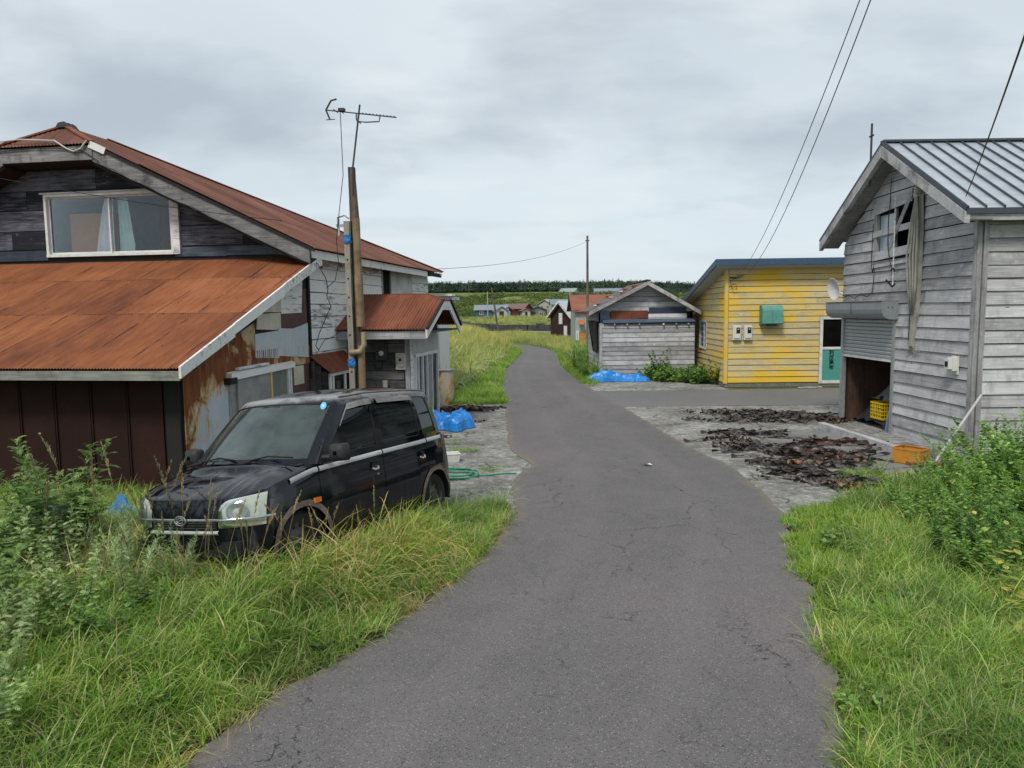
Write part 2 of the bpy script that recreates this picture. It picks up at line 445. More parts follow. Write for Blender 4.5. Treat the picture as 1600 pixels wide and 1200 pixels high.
        if gal:
            g = t.noise(t.map(v, (1.3, .9, 1.)), 1.5, 8, .6, .6)
            g = t.math('ADD', g, t.math('MULTIPLY', t.math('SUBTRACT', t.noise(t.map(v, (16, 1.2, 1)), 1.2, 4), .5), .16))
            if zoned:
                sx_, sy_ = t.sep(v)[0], t.sep(v)[1]
                g = t.math('ADD', g, .13); g = t.math('SUBTRACT', g, t.math('MULTIPLY', t.ramp(t.math('DIVIDE', sy_, 2.), [(.62, 0.), (.86, 1.)]), .30)); g = t.math('SUBTRACT', g, t.math('MULTIPLY', t.ramp(sx_, [(.05, 1.), (.45, 0.)]), .22))
            gm_ = t.ramp(g, [(gm[0], 0.), (gm[1], 1.)])
            halo = t.ramp(g, [(gm[0] - .07, 0.), (gm[0] + .01, 1.)])
            c = t.mix(halo, c, (.56, .42, .22))
            c = t.mix(gm_, c, t.mix(t.noise(v, 3, 5), gal, tuple(x * .7 for x in gal)))
        t.bsdf(c, rough, t.bump(fine, .3, .003), 0, .2); return t.m
    M['rust_lean'] = rust('orange_rust_roof', ((.09, .034, .022), (.185, .064, .030), (.265, .095, .040), (.35, .15, .075)), torn=(1.25, 3.05))
    M['rust_main'] = rust('brown_rust_roof', ((.075, .036, .030), (.135, .060, .045), (.18, .083, .060), (.24, .125, .095)), torn=(2.2, 4.4))
    M['rust_porch'] = rust('porch_rust_roof', ((.075, .028, .02), (.15, .05, .03), (.22, .078, .045), (.30, .13, .085)))
    M['rust_far'] = rust('far_rust_roof', ((.10, .035, .025), (.17, .06, .04), (.22, .085, .055), (.28, .13, .09)))
    M['rust_wall'] = rust('rusted_galvanised_wall', ((.09, .03, .018), (.19, .065, .03), (.27, .11, .05), (.36, .22, .11)), gal=(.56, .61, .66), gm=(.50, .55), zoned=True)
    M['rust_wall_top'] = rust('rust_streaked_wall', ((.075, .026, .017), (.16, .052, .026), (.25, .10, .045), (.40, .27, .15)), gal=(.45, .42, .34), gm=(.60, .66))
    M['galv'] = rust('galvanised_sheet', ((.09, .035, .02), (.2, .08, .04), (.30, .14, .06), (.40, .25, .13)), gal=(.52, .58, .62), gm=(.36, .43))
    M['rust_red'] = rust('red_rust_sheet', ((.013, .006, .005), (.020, .008, .0065), (.028, .011, .009), (.045, .018, .013)), along_y=False)
    M['rust_scrap'] = rust('rusty_scrap', ((.09, .03, .02), (.16, .055, .035), (.20, .07, .04), (.26, .11, .07)))
    M['drum'] = rust('rusting_cream_tank', ((.12, .05, .02), (.28, .12, .04), (.4, .2, .08), (.5, .3, .14)), gal=(.45, .46, .43), gm=(.48, .54))
    # glass
    t = T('dark_window_glass'); 
    b1 = t.n("ShaderNodeBsdfGlossy"); b1.inputs['Roughness'].default_value = .03; b1.inputs['Color'].default_value = (.8, .85, .9, 1)
    b2 = t.n("ShaderNodeBsdfTransparent"); b2.inputs['Color'].default_value = (.93, .95, .96, 1)
    mx = t.n("ShaderNodeMixShader"); fr = t.n("ShaderNodeFresnel"); fr.inputs[0].default_value = 1.5
    t.put(mx.inputs[0], t.math('MULTIPLY', fr.outputs[0], .8)); t.t.links.new(b2.outputs[0], mx.inputs[1]); t.t.links.new(b1.outputs[0], mx.inputs[2]); t.t.links.new(mx.outputs[0], t.out.inputs[0]); M['glass'] = t.m
    def carglass(name, tint, add):
        t = T(name)
        b1 = t.n("ShaderNodeBsdfGlossy"); b1.inputs['Roughness'].default_value = .04; b1.inputs['Color'].default_value = (.85, .92, .93, 1)
        b2 = t.n("ShaderNodeBsdfTransparent"); b2.inputs['Color'].default_value = (*tint, 1)
        b3 = t.n("ShaderNodeBsdfDiffuse"); t.put(b3.inputs['Color'], (.22, .28, .27))
        m0 = t.n("ShaderNodeMixShader"); t.put(m0.inputs[0], t.ramp(t.noise(t.obj(False), 2.5, 6, .6), [(.35, add * .3), (.7, add)])); t.t.links.new(b2.outputs[0], m0.inputs[1]); t.t.links.new(b3.outputs[0], m0.inputs[2])
        mx = t.n("ShaderNodeMixShader"); fr = t.n("ShaderNodeFresnel"); fr.inputs[0].default_value = 1.55
        t.put(mx.inputs[0], t.math('MULTIPLY', fr.outputs[0], 1.0)); t.t.links.new(m0.outputs[0], mx.inputs[1]); t.t.links.new(b1.outputs[0], mx.inputs[2]); t.t.links.new(mx.outputs[0], t.out.inputs[0]); return t.m
    M['windscreen'] = carglass('car_windscreen', (.62, .74, .70), .34)
    M['privacy'] = carglass('car_tinted_glass', (.05, .06, .06), .03)
    M['lens'] = carglass('headlight_lens', (.9, .92, .88), .35)
materials()
# ---------------------------------------------------------------- ground, roads, aprons
def sstep(x, a, b): t = np.clip((x - a) / (b - a), 0, 1); return t * t * (3 - 2 * t)
def interp(x, xp, fp): return np.interp(x, xp, fp)
_ns = np.random.RandomState(5)
_waves = [(_ns.uniform(.02, .09), _ns.uniform(0, 2 * pi), _ns.uniform(0, 2 * pi)) for _ in range(14)]
def hummock(x, y):
    s = 0
    for k, ph, an in _waves: s = s + np.sin((x * cos(an) + y * sin(an)) * k * 2 + ph)
    return s / 5.
LEFT_EDGE_Y = [24, 32, 47, 52, 56, 60]; LEFT_EDGE_X = [-.42, -.41, .63, .45, .0, -2.5]
ROAD_L = [(-3.2, -8), (-3.0, -1), (-2.6, 2), (-1.95, 4.03), (-1.64, 4.8), (-1.23, 5.56), (-.73, 6.59), (-.30, 7.86), (.02, 9.39), (-.02, 10.81), (.10, 11.6), (.29, 12.41), (.02, 13.3), (-.08, 14.61), (-.18, 19.44), (-.42, 24.23), (-.41, 32.04), (.20, 41), (.60, 46.94), (.45, 51.5), (-.2, 54.6), (-2.2, 57.3), (-6, 60)]
ROAD_R = [(1.4, -8), (1.45, -1), (1.65, 2), (1.9, 3.95), (2.49, 5.57), (2.92, 7.33), (3.35, 8.95), (3.5, 10.2), (3.59, 11.71), (3.40, 13.2), (3.26, 14.38), (3.0, 19.15), (2.75, 22.0), (2.6, 24.9), (2.33, 33.42), (2.60, 42), (2.76, 46.47), (2.3, 51), (1.25, 56.0), (-1.2, 60.0), (-6, 63.5)]
def H(x, y):
    x = np.asarray(x, float); y = np.asarray(y, float)
    h = np.full(np.broadcast(x, y).shape, -.012)
    le = interp(y, LEFT_EDGE_Y, LEFT_EDGE_X)
    bank = .95 * sstep(le - .5 - x, 0, 3.2) * sstep(y, 22.5, 34) * (1 - sstep(y, 78, 92))
    bank = bank + .25 * sstep(y, 55, 64) * (1 - sstep(y, 78, 90)) * sstep(4 - x, 0, 3)
    h = h + bank
    dle = interp(y, [p[1] for p in ROAD_L[:9]], [p[0] for p in ROAD_L[:9]]) - x
    h = h + .27 * sstep(dle, .15, 1.0) * (1 - sstep(dle, 3.6, 6.0)) * (1 - sstep(y, 7.6, 9.3))
    z = interp(y, [80, 95, 150, 185, 215, 262, 300, 400, 460, 700, 1200, 2500], [0, .1, 1.35, 2.2, 4.6, 7.0, 8.3, 12.6, 14.0, 15, 8, 0])
    h = h + z + hummock(x, y) * sstep(y, 160, 200) * (1 - sstep(y, 275, 310)) * .9 + hummock(x * 3, y * 3) * sstep(y, 95, 130) * .10 * (1 - sstep(y, 140, 160))
    # the plateau falls away to the right beyond the village
    h = h - sstep(x, 50, 190) * sstep(y, 200, 400) * 6.0
    return h

def terrain():
    xs = np.sinh(np.linspace(-5.2, 5.2, 150)) / np.sinh(5.2) * 1400
    xs = np.unique(np.concatenate([xs[np.abs(xs) > 8], np.linspace(-8, 8, 107)]))
    ys = np.concatenate([np.linspace(-40, 0, 14, endpoint=False), np.linspace(0, 10, 66, endpoint=False), np.linspace(10, 100, 110, endpoint=False), np.linspace(100, 320, 110, endpoint=False), np.linspace(320, 500, 30, endpoint=False), np.linspace(500, 2600, 26)])
    X, Y = np.meshgrid(xs, ys); Z = H(X, Y)
    nx, ny = len(xs), len(ys)
    v = np.stack([X, Y, Z], -1).reshape(-1, 3)
    i = np.arange((ny - 1) * (nx - 1)); a = i // (nx - 1) * nx + i % (nx - 1)
    f = np.stack([a, a + 1, a + nx + 1, a + nx], -1)
    me = bpy.data.meshes.new('ground'); me.from_pydata(v.tolist(), [], f.tolist()); me.polygons.foreach_set('use_smooth', [True] * len(f)); me.update()
    t = T('ground_soil_and_turf'); p = t.pos(); n = t.noise(p, .35, 6, .6); n2 = t.noise(p, 4.5, 6, .65); n3 = t.noise(p, .045, 5, .6)
    g = t.ramp(n, [(.35, (.045, .075, .016)), (.55, (.085, .125, .024)), (.7, (.16, .17, .05))])
    gf = t.ramp(t.noise(p, .11, 8, .75), [(.40, (.055, .075, .02)), (.50, (.13, .17, .04)), (.60, (.21, .23, .07))])
    soil = t.ramp(n2, [(.35, (.035, .03, .018)), (.6, (.07, .06, .035)), (.75, (.11, .10, .05))])
    y = t.sep(p)[1]
    far = t.ramp(t.math('DIVIDE', y, 100.), [(.18, 0.), (.3, 1.)])
    vfar = t.ramp(t.math('DIVIDE', y, 400.), [(.16, 0.), (.25, 1.)])
    c = t.mix(far, t.mix(.35, t.mix(t.ramp(n2, [(.45, 0.), (.6, .7)]), soil, (.24, .19, .11)), g), g); c = t.mix(vfar, c, gf)
    t.bsdf(c, .95, t.bump(n2, .6, .03), 0, .1); me.materials.append(t.m)
    o = bpy.data.objects.new('ground', me); COL.objects.link(o); o['kind'] = 'structure'
terrain()

def asphalt(name, lo, hi, lighten=1.0, crack=True):
    t = T(name); p = t.pos(); ea = t.attr('edge').outputs['Fac']
    big = t.noise(p, .45, 5, .6, .4); mid = t.noise(p, 3.0, 6, .65); grit = t.noise(p, 170, 3, .75)
    c = t.mix(big, lo, hi)
    c = t.mix(t.math('MULTIPLY', t.ramp(mid, [(.35, 0.), (.7, 1.)]), .35), c, tuple(x * .8 for x in lo))
    pink = t.ramp(t.noise(t.map(p, (1, .6, 1), (3.7, .4, 0)), .38, 3, .5), [(.50, 0.), (.70, .55)])
    c = t.mix(pink, c, tuple(a * b for a, b in zip(hi, (1.06, .95, .96))))
    stone = t.vor(p, 72, out='Color'); sd = t.vor(p, 72)
    sv = t.sep(stone)[0]
    c = t.mix(t.math('MULTIPLY', t.math('GREATER_THAN', sv, .86), t.ramp(sd, [(.22, .75), (.44, 0.)])), c, (.36, .35, .345))
    c = t.mix(t.math('MULTIPLY', t.math('LESS_THAN', sv, .25), t.ramp(sd, [(.25, .65), (.5, 0.)])), c, (.02, .02, .021))
    s2 = t.vor(p, 42, out='Color'); d2 = t.vor(p, 42)
    c = t.mix(t.math('MULTIPLY', t.math('GREATER_THAN', t.sep(s2)[1], .93), t.ramp(d2, [(.12, .7), (.24, 0.)])), c, (.42, .41, .40))
    c = t.mix(t.ramp(grit, [(.35, .55), (.62, 0.)]), c, (.025, .025, .026))
    h = t.math('ADD', t.math('MULTIPLY', grit, .6), t.math('MULTIPLY', sd, -.5))
    if crack:
        dv = t.n("ShaderNodeVectorMath", operation='ADD'); t.put(dv.inputs[0], p)
        off = t.n("ShaderNodeVectorMath", operation='SCALE'); nn = t.n("ShaderNodeTexNoise"); t.put(nn.inputs['Vector'], p); nn.inputs['Scale'].default_value = 3.2; nn.inputs['Detail'].default_value = 6
        nn.inputs['Roughness'].default_value = .7
        t.put(off.inputs[0], nn.outputs['Color']); off.inputs['Scale'].default_value = .42; t.put(dv.inputs[1], off.outputs[0])
        e = t.vor(t.map(dv.outputs[0], (1.35, .62, 1)), 1.0, 'DISTANCE_TO_EDGE'); 
        x = t.sep(p)[0]; y = t.sep(p)[1]
        m = t.ramp(t.noise(t.map(p, (1, .5, 1), (2.2, 5.1, 0)), .8, 3, .6), [(.49, 0.), (.58, 1.)])
        ck = t.math('MULTIPLY', t.ramp(e, [(.002, 1.), (.009, 0.)]), m)
        e2 = t.vor(t.map(dv.outputs[0], (3.6, 3.0, 1)), 1.0, 'DISTANCE_TO_EDGE')
        m2 = t.ramp(t.noise(t.map(p, (1, .6, 1), (7.2, 1.1, 0)), .8, 3, .55), [(.55, 0.), (.62, 1.)])
        ck = t.math('MAXIMUM', ck, t.math('MULTIPLY', t.ramp(e2, [(.003, .8), (.018, 0.)]), m2))
        ck = t.math('MULTIPLY', ck, t.ramp(t.noise(p, 14, 4, .6), [(.40, .0), (.56, 1.)]))
        c = t.mix(t.math('MULTIPLY', ck, .85), c, (.012, .011, .011)); h = t.math('SUBTRACT', h, t.math('MULTIPLY', ck, 1.6))
    trk = t.ramp(ea, [(.0, .0), (.28, .0), (.45, .09), (.62, .0), (.9, .0)]); c = t.mix(t.math('MULTIPLY', trk, t.ramp(mid, [(.3, .4), (.6, 1.)])), c, tuple(x * 1.35 for x in hi))
    dm = t.ramp(t.math('ADD', ea, t.math('MULTIPLY', t.math('SUBTRACT', t.noise(p, 5, 6, .7), .5), .30)), [(.93, 0.), (1.06, .6)]); c = t.mix(dm, c, t.mix(grit, (.10, .08, .055), (.26, .23, .17)))
    t.bsdf(c, .88, t.bump(h, .55, .006), 0, .25); return t.m
M['asphalt'] = asphalt('worn_asphalt', (.128, .121, .122), (.200, .187, .190))
M['asphalt2'] = asphalt('side_road_asphalt', (.155, .155, .155), (.215, .215, .21), crack=False)
def concrete_mat():
    t = T('broken_concrete'); p = t.pos()
    a = t.noise(p, .8, 7, .65); b = t.noise(p, 7, 7, .7); g = t.noise(p, 70, 4, .7)
    c = t.ramp(a, [(.33, (.17, .167, .158)), (.5, (.29, .288, .275)), (.66, (.42, .42, .40))])
    c = t.mix(t.ramp(b, [(.42, .55), (.6, 0.)]), c, (.075, .07, .062))
    c = t.mix(t.ramp(b, [(.60, 0.), (.70, .7)]), c, (.52, .52, .49))
    c = t.mix(t.ramp(t.noise(p, 1.9, 5, .6), [(.55, 0.), (.66, .45)]), c, (.10, .105, .045))
    sc = t.vor(p, 28, out='Color'); sd = t.vor(p, 28)
    c = t.mix(t.math('MULTIPLY', t.math('GREATER_THAN', t.sep(sc)[0], .80), t.ramp(sd, [(.18, .8), (.36, 0.)])), c, (.48, .47, .44))
    c = t.mix(t.math('MULTIPLY', t.math('LESS_THAN', t.sep(sc)[0], .16), t.ramp(sd, [(.2, .7), (.4, 0.)])), c, (.04, .036, .03))
    nn = t.n("ShaderNodeTexNoise"); t.put(nn.inputs['Vector'], p); nn.inputs['Scale'].default_value = 2.5; nn.inputs['Detail'].default_value = 6
    off = t.n("ShaderNodeVectorMath", operation='SCALE'); t.put(off.inputs[0], nn.outputs['Color']); off.inputs['Scale'].default_value = .5
    dv = t.n("ShaderNodeVectorMath", operation='ADD'); t.put(dv.inputs[0], p); t.put(dv.inputs[1], off.outputs[0])
    e = t.vor(t.map(dv.outputs[0], (1.1, 1.3, 1)), 1.1, 'DISTANCE_TO_EDGE'); ck = t.ramp(e, [(.008, 1.), (.03, 0.)])
    c = t.mix(t.math('MULTIPLY', t.math('MULTIPLY', ck, t.ramp(t.noise(p, 1.3, 4, .6), [(.48, 0.), (.60, 1.)])), .75), c, (.05, .05, .035))
    t.bsdf(c, .92, t.bump(t.math('SUBTRACT', t.math('ADD', b, t.math('MULTIPLY', g, .4)), t.math('MULTIPLY', ck, .8)), .8, .03), 0, .2); return t.m
M['conc'] = concrete_mat()

def dens(pts, step, amp, seed):
    r = random.Random(seed); out = []
    for (a, b) in zip(pts[:-1], pts[1:]):
        L = sqrt((a[0] - b[0]) ** 2 + (a[1] - b[1]) ** 2); n = max(1, int(L / step))
        for i in range(n):
            t = i / n; out.append((a[0] + (b[0] - a[0]) * t + (r.uniform(-amp, amp) if L > step else 0), a[1] + (b[1] - a[1]) * t + r.uniform(-amp, amp)))
    out.append(pts[-1]); return out

def smooth_line(pts, n=6):
    P = [np.array(p, float) for p in pts]; out = []
    for i in range(len(P) - 1):
        a, b, c, d = P[max(i - 1, 0)], P[i], P[i + 1], P[min(i + 2, len(P) - 1)]
        for k in range(n):
            t = k / n; out.append(tuple(.5 * ((2 * b) + (c - a) * t + (2 * a - 5 * b + 4 * c - d) * t * t + (3 * b - a - 3 * c + d) * t ** 3)))
    out.append(tuple(P[-1])); return out
RL, RR = smooth_line(ROAD_L), smooth_line(ROAD_R)
def strip(name, L, R, z, m, thick=.03, seed=1, amp=.025):
    r = random.Random(seed)
    def res(pts, N):
        P = np.array(pts); s = np.r_[0, np.cumsum(np.hypot(*np.diff(P, axis=0).T))]; q = np.linspace(0, s[-1], N)
        return np.stack([np.interp(q, s, P[:, 0]), np.interp(q, s, P[:, 1])], -1)
    N = 900; L, R = res(L, N), res(R, N); mb = MB(); P = []
    na = nb = 0
    for i in range(N):
        na = na * .6 + r.uniform(-1, 1) * amp; nb = nb * .6 + r.uniform(-1, 1) * amp
        a, b = L[i] + (na, 0), R[i] + (nb, 0)
        row = [(a[0], a[1], z - thick)] + [(a[0] + (b[0] - a[0]) * t, a[1] + (b[1] - a[1]) * t, z + .03 * (1 - (2 * t - 1) ** 2)) for t in (0, .12, .3, .5, .7, .88, 1)] + [(b[0], b[1], z - thick)]
        P.append(row)
    mb.grid(P); o = mb.build(name, m, smooth=False, kind='structure')
    at = o.data.attributes.new('edge', 'FLOAT', 'POINT'); at.data.foreach_set('value', [1, 1, .80, .45, 0, .45, .80, 1, 1] * N); return o
strip('road', RL, RR, .012, M['asphalt'])

def poly_sheet(name, pts, z, m, kind='structure', drop=.02):
    mb = MB(); n = len(pts); a = sum(pts[i][0] * pts[(i + 1) % n][1] - pts[(i + 1) % n][0] * pts[i][1] for i in range(n))
    if a < 0: pts = pts[::-1]
    mb.add([(x, y, z) for x, y in pts] + [(x, y, z - drop) for x, y in pts], [tuple(range(n))] + [(i, n + i, n + (i + 1) % n, (i + 1) % n) for i in range(n)])
    return mb.build(name, m, kind=kind)
poly_sheet('concrete_apron', dens([(2.6, 9.0), (4.4, 9.3), (5.6, 10.2), (9.3, 11.2), (9.3, 19.5), (1.0, 19.8), (1.0, 12), (2.6, 9.0)], .25, .03, 3)[:-1], 0.0, M['conc'])
poly_sheet('side_road', dens([(1.2, 19.75), (9.0, 19.6), (16, 19.2), (16, 23.7), (1.2, 23.5), (1.2, 19.75)], .3, .03, 4)[:-1], .006, M['asphalt2'])
poly_sheet('yard_slab', dens([(1.6, 23.6), (7.0, 23.7), (7.0, 27.2), (2.8, 27.8), (1.6, 25.6), (1.6, 23.6)], .25, .05, 5)[:-1], .002, M['conc'])
poly_sheet('house_apron', dens([(-4.6, 9.2), (1.0, 9.0), (1.0, 20.3), (-1.2, 20.9), (-3.6, 20.8), (-4.6, 9.2)], .25, .05, 6)[:-1], .0015, M['conc'])
# smoother dark slab before the barn door
t = T('barn_slab_concrete'); p = t.pos(); n = t.noise(p, 2.2, 7, .65)
t.bsdf(t.ramp(n, [(.35, (.14, .14, .135)), (.65, (.22, .22, .212))]), .9, t.bump(t.noise(p, 40, 4), .3, .006), 0, .2); M['slab'] = t.m
poly_sheet('barn_slab', dens([(5.35, 11.6), (7.6, 12.0), (7.6, 15.6), (6.5, 15.55), (4.9, 15.4), (5.35, 11.6)], .3, .025, 7)[:-1], .010, M['slab'])
# ---------------------------------------------------------------- left house
def gable_fn(eave, lo0, hi0, slope_l, slope_r):
    lo = lambda z: lo0 if z <= eave else lo0 + (z - eave) / slope_l
    hi = lambda z: hi0 if z <= eave else hi0 - (z - eave) / slope_r
    return lo, hi

def sliding_window(parent, M_, u0, u1, z0, z1, fm, nmul=2, depth=.07, frame=.05, glass=None, proud=.04):
    """window frame with sashes and one pane object per sash; wall frame coords"""
    mb = MB(); f = frame
    mb.box(u0 - f, u1 + f, -proud, depth, z1, z1 + f); mb.box(u0 - f, u1 + f, -proud - .015, depth, z0 - f, z0)
    mb.box(u0 - f, u0, -proud, depth, z0, z1); mb.box(u1, u1 + f, -proud, depth, z0, z1)
    w = mb.build('window', fm, parent, M_)
    W = (u1 - u0) / nmul; s = .032
    for k in range(nmul):
        a, b = u0 + W * k - (0 if k == 0 else .012), u0 + W * (k + 1) + (0 if k == nmul - 1 else .012); y = .005 + .028 * (k % 2)
        sb = MB(); sb.box(a, b, y, y + .024, z0, z0 + s * 1.3); sb.box(a, b, y, y + .024, z1 - s, z1); sb.box(a, a + s, y, y + .024, z0 + s * 1.3, z1 - s); sb.box(b - s, b, y, y + .024, z0 + s * 1.3, z1 - s)
        sb.build('sash', fm, w)
        gb = MB(); gb.box(a + s, b - s, y + .009, y + .014, z0 + s * 1.3, z1 - s); gb.build('pane', glass or M['glass'], w)
    return w

M['darkbarge'] = wood('dark_grey_barge', (.07, .068, .07), (.17, .168, .172), (.30, .30, .305), pv=.15, stain=.8)
def house_left():
    R = thing('weathered_house', 'old house with black gable window, rusty hipped roof and orange rusted lean-to in front', 'house', (-4.04, 14.75, 0), radians(-9))
    EA, SL, XL, XR, XM = 3.75, .475, -10.1, 0.0, -5.05
    # ---- front gable wall (faces -Y) above the lean-to
    Mf = wallM(XL, 0, 0)
    gz_ = lambda z: max(0.0, (z - 3.80) / SL)
    lo = lambda z: gz_(z) if z < 5.9 else gz_(z); hi = lambda z: 10.1 - gz_(z)
    win = (10.1 - 5.60, 10.1 - 2.83, 3.88, 5.05)
    zs = [0, 3.8, 4.4, 5.0, 5.5, 5.95]
    wf = wall(R, 'front_wall', Mf, lo, hi, zs, [(win[0] - .03, win[1] + .03, win[2] - .03, win[3] + .03)], M['blackwood'], .12)
    # tar sheets
    boards(wf, lo, hi, 3.98, 5.92, .40, [(win[0] - .06, win[1] + .06, win[2] - .05, win[3] + .10)], M['tarboard'], 3, tb=.012, seg=(1.0, 1.9), name='tar_sheet', sag=.006)
    boards(wf, lo, hi, 3.76, 3.97, .20, [(win[0] - .06, win[1] + .06, win[2] - .05, win[3] + .05)], M['blueblack'], 5, tb=.03, seg=(.9, 1.7), name='flashing_strip', sag=.012)
    w = sliding_window(wf, None, *win, M['whiteframe'], 2, frame=.055, proud=.06)
    mb = MB(); mb.box(win[1] + .055, win[1] + .19, -.06, 0, win[2] - .05, win[3] + .03); mb.build('side_casing', M['whitebarge'], w)
    mb = MB(); mb.box(win[0] - .12, win[1] + .02, -.085, 0, win[3] + .056, win[3] + .085); mb.build('head_board', M['greywood'], w)
    # room behind the window: back wall, wooden panel, curtains
    mb = MB(); mb.box(-5.9 - XL - .0, -2.65 - XL, 1.6, 1.65, 3.4, 5.1); mb.box(-5.95 - XL, -5.9 - XL, .12, 2.25, 3.4, 5.1); mb.box(-2.7 - XL, -2.65 - XL, .12, 2.25, 3.4, 5.12)
    mb.box(-5.95 - XL, -2.65 - XL, .12, 2.25, 5.10, 5.12); mb.box(-5.95 - XL, -2.45 - XL, .12, 2.25, 3.4, 3.44); mb.build('room', flat('room_wall', (.42, .42, .44), .8), R, Mf)
    mb = MB(); mb.box(-5.4 - XL, -4.3 - XL, .35, .4, 3.5, 4.75); mb.build('cabinet', flat('orange_wood_panel', (.50, .24, .09), .6), R, Mf)
    mb = MB(); mb.box(-3.45 - XL, -2.9 - XL, .5, .55, 3.5, 5.0); mb.build('inner_panel', M['plywood'], R, Mf)
    for (a, b, cl) in ((-4.80, -4.27, (.80, .80, .82)), (-4.18, -3.80, (.55, .72, .68))):
        P = []
        for i in range(9):
            z = 3.5 + 1.52 * i / 8; row = []
            for j in range(13):
                t_ = j / 12; wd = (.35 + .65 * (1 - i / 8) ** .7) if a < -4.2 else (.45 + .55 * (1 - abs(i / 8 - .35)) ** 1.0)
                c_ = b if a < -4.2 else a
                xx = c_ + ((t_ - 1) if a < -4.2 else t_) * (b - a) * wd
                row.append((xx - XL, .22 + .025 * sin(j * 1.9 + i * .25), z))
            P.append(row)
        mb = MB(); mb.grid(P); mb.build('curtain', flat('curtain_cloth', cl, .9), R, Mf, smooth=True)
    # ---- right side wall (faces +X), along y 0..8.95
    Ms = wallM(0, 0, 90)
    f0 = lambda z: 0.; f1 = lambda z: 8.95
    sw = wall(R, 'side_wall', Ms, f0, f1, [0, 3.95], [], M['blackwood'], .12)
    boards(sw, f0, lambda z: 4.5, .1, 3.92, .245, [(2.0, 4.5, 0, 2.35)], M['whitepaint'], 8, tb=.026, seg=(.9, 2.6), sag=.008)
    boards(sw, lambda z: 7.2, f1, 1.0, 3.92, .245, [], M['whitepaint'], 9, tb=.026, seg=(1.2, 2.6), sag=.006)
    mb = MB(); mb.box(4.55, 5.15, .0, .03, 2.3, 3.9); mb.build('recess_panel', M['blackwood'], sw)
    for u in (4.52, 5.18):
        mb = MB(); mb.box(u - .03, u + .03, -.04, -.002, 2.3, 3.9); mb.build('trim', M['greywood_v'], sw)
    mb = MB(); mb.box(5.22, 7.16, -.028, -.002, 2.3, 3.86); mb.build('plain_panel', flat('pale_board_panel', (.46, .455, .44), .8, var=.3, scale=2), sw)
    # rear wall and left wall, plain
    lo2, hi2 = gable_fn(3.8, 0, 10.1, 5, 5)
    wall(R, 'rear_wall', wallM(0, 8.95, 180), lo2, hi2, [0, 3.8], [], M['greywood'], .12)
    wall(R, 'left_wall', wallM(XL, 8.95, -90), f0, f1, [0, 3.8], [], M['greywood'], .12)
    # corner strip of peeling white next to the lean-to
    mb = MB(); mb.box(-.02, .06, -.045, .0, 1.3, 3.7); mb.build('corner_post', M['blackwood'], R, Ms)
    # ---- main roof : ridge point, hips
    EZ = 3.84; ER = .45; EL = -10.55; RY0, RY1, RZ = -.02, 1.2, 6.45
    FY = -.62; BY = 9.2; hz = 5.97; hxR, hxL = XM + (RZ - hz) / SL, XM - (RZ - hz) / SL
    def tri_plane(name, O, A, B, pts3, **k):
        """plane with U along (A-O) ; V downslope"""
        O = Vector(O); U = (Vector(A) - O).normalized(); W = Vector(B) - O; V = (W - U * W.dot(U)).normalized()
        poly = [((Vector(p) - O).dot(U), (Vector(p) - O).dot(V)) for p in pts3]
        return corrugated(R, O, U, V, poly, M['rust_main'], **k)
    # right slope : ridge start (XM,RY0), ridge end (XM,RY1), eave back (ER,BY), eave front (ER,FY), hip front (hxR,FY)
    r0 = (XM, RY0, RZ); r1 = (XM, RY1, RZ); eb = (ER, BY, EZ); ef = (ER, FY, EZ); hf = (hxR, FY, hz)
    tri_plane('right', (XM, 0, RZ), (XM, 1, RZ), (ER, 0, EZ), [r0, r1, eb, ef, hf], sheet=.76, pitch=.076, amp=.013, rows=(2.2, 4.4), seed=2)
    el = (EL, FY, EZ); elb = (EL, BY, EZ); hl = (hxL, FY, hz)
    tri_plane('left', (XM, 0, RZ), (XM, 1, RZ), (EL, 0, EZ), [r0, r1, elb, el, hl], sheet=.76, pitch=.076, amp=.013, seed=3)
    tri_plane('front', (XM, RY0, RZ), (XM + 1, RY0, RZ), (XM, FY - .04, hz - .02), [r0, (hxR, FY - .04, hz - .02), (hxL, FY - .04, hz - .02)], sheet=.76, pitch=.076, amp=.012, seed=4)
    tri_plane('rear', (XM, RY1, RZ), (XM + 1, RY1, RZ), (XM, BY, EZ), [r1, eb, elb], sheet=.9, pitch=.09, amp=.012, seed=5)
    # ridge cap with broken mortar
    mb = MB(); rr = random.Random(4)
    for i in range(3):
        y = -.14 + i * .12; mb.hexa([(XM - .13 + rr.uniform(-.02, .02), y, RZ - .04), (XM + .13, y, RZ - .04), (XM + .13, y + .11, RZ - .04), (XM - .13, y + .11, RZ - .04),
                                    (XM - .07, y, RZ + .07 + rr.uniform(-.02, .03)), (XM + .07, y, RZ + .07), (XM + .06, y + .1, RZ + .06), (XM - .06, y + .1, RZ + .06 + rr.uniform(0, .04))])
    mb.build('ridge_cap', M['darkgrey'], R)
    mb = MB(); mb.beam((XM, RY0, RZ + .02), (hxR, FY, hz + .02), .12, .03); mb.beam((XM, RY0, RZ + .02), (hxL, FY, hz + .02), .12, .03); mb.beam((XM, RY1, RZ + .02), (ER, BY, EZ + .03), .10, .02); mb.build('hip_cap', M['rust_porch'], R)
    # barge boards, eave fascia, soffit
    y = FY + .03
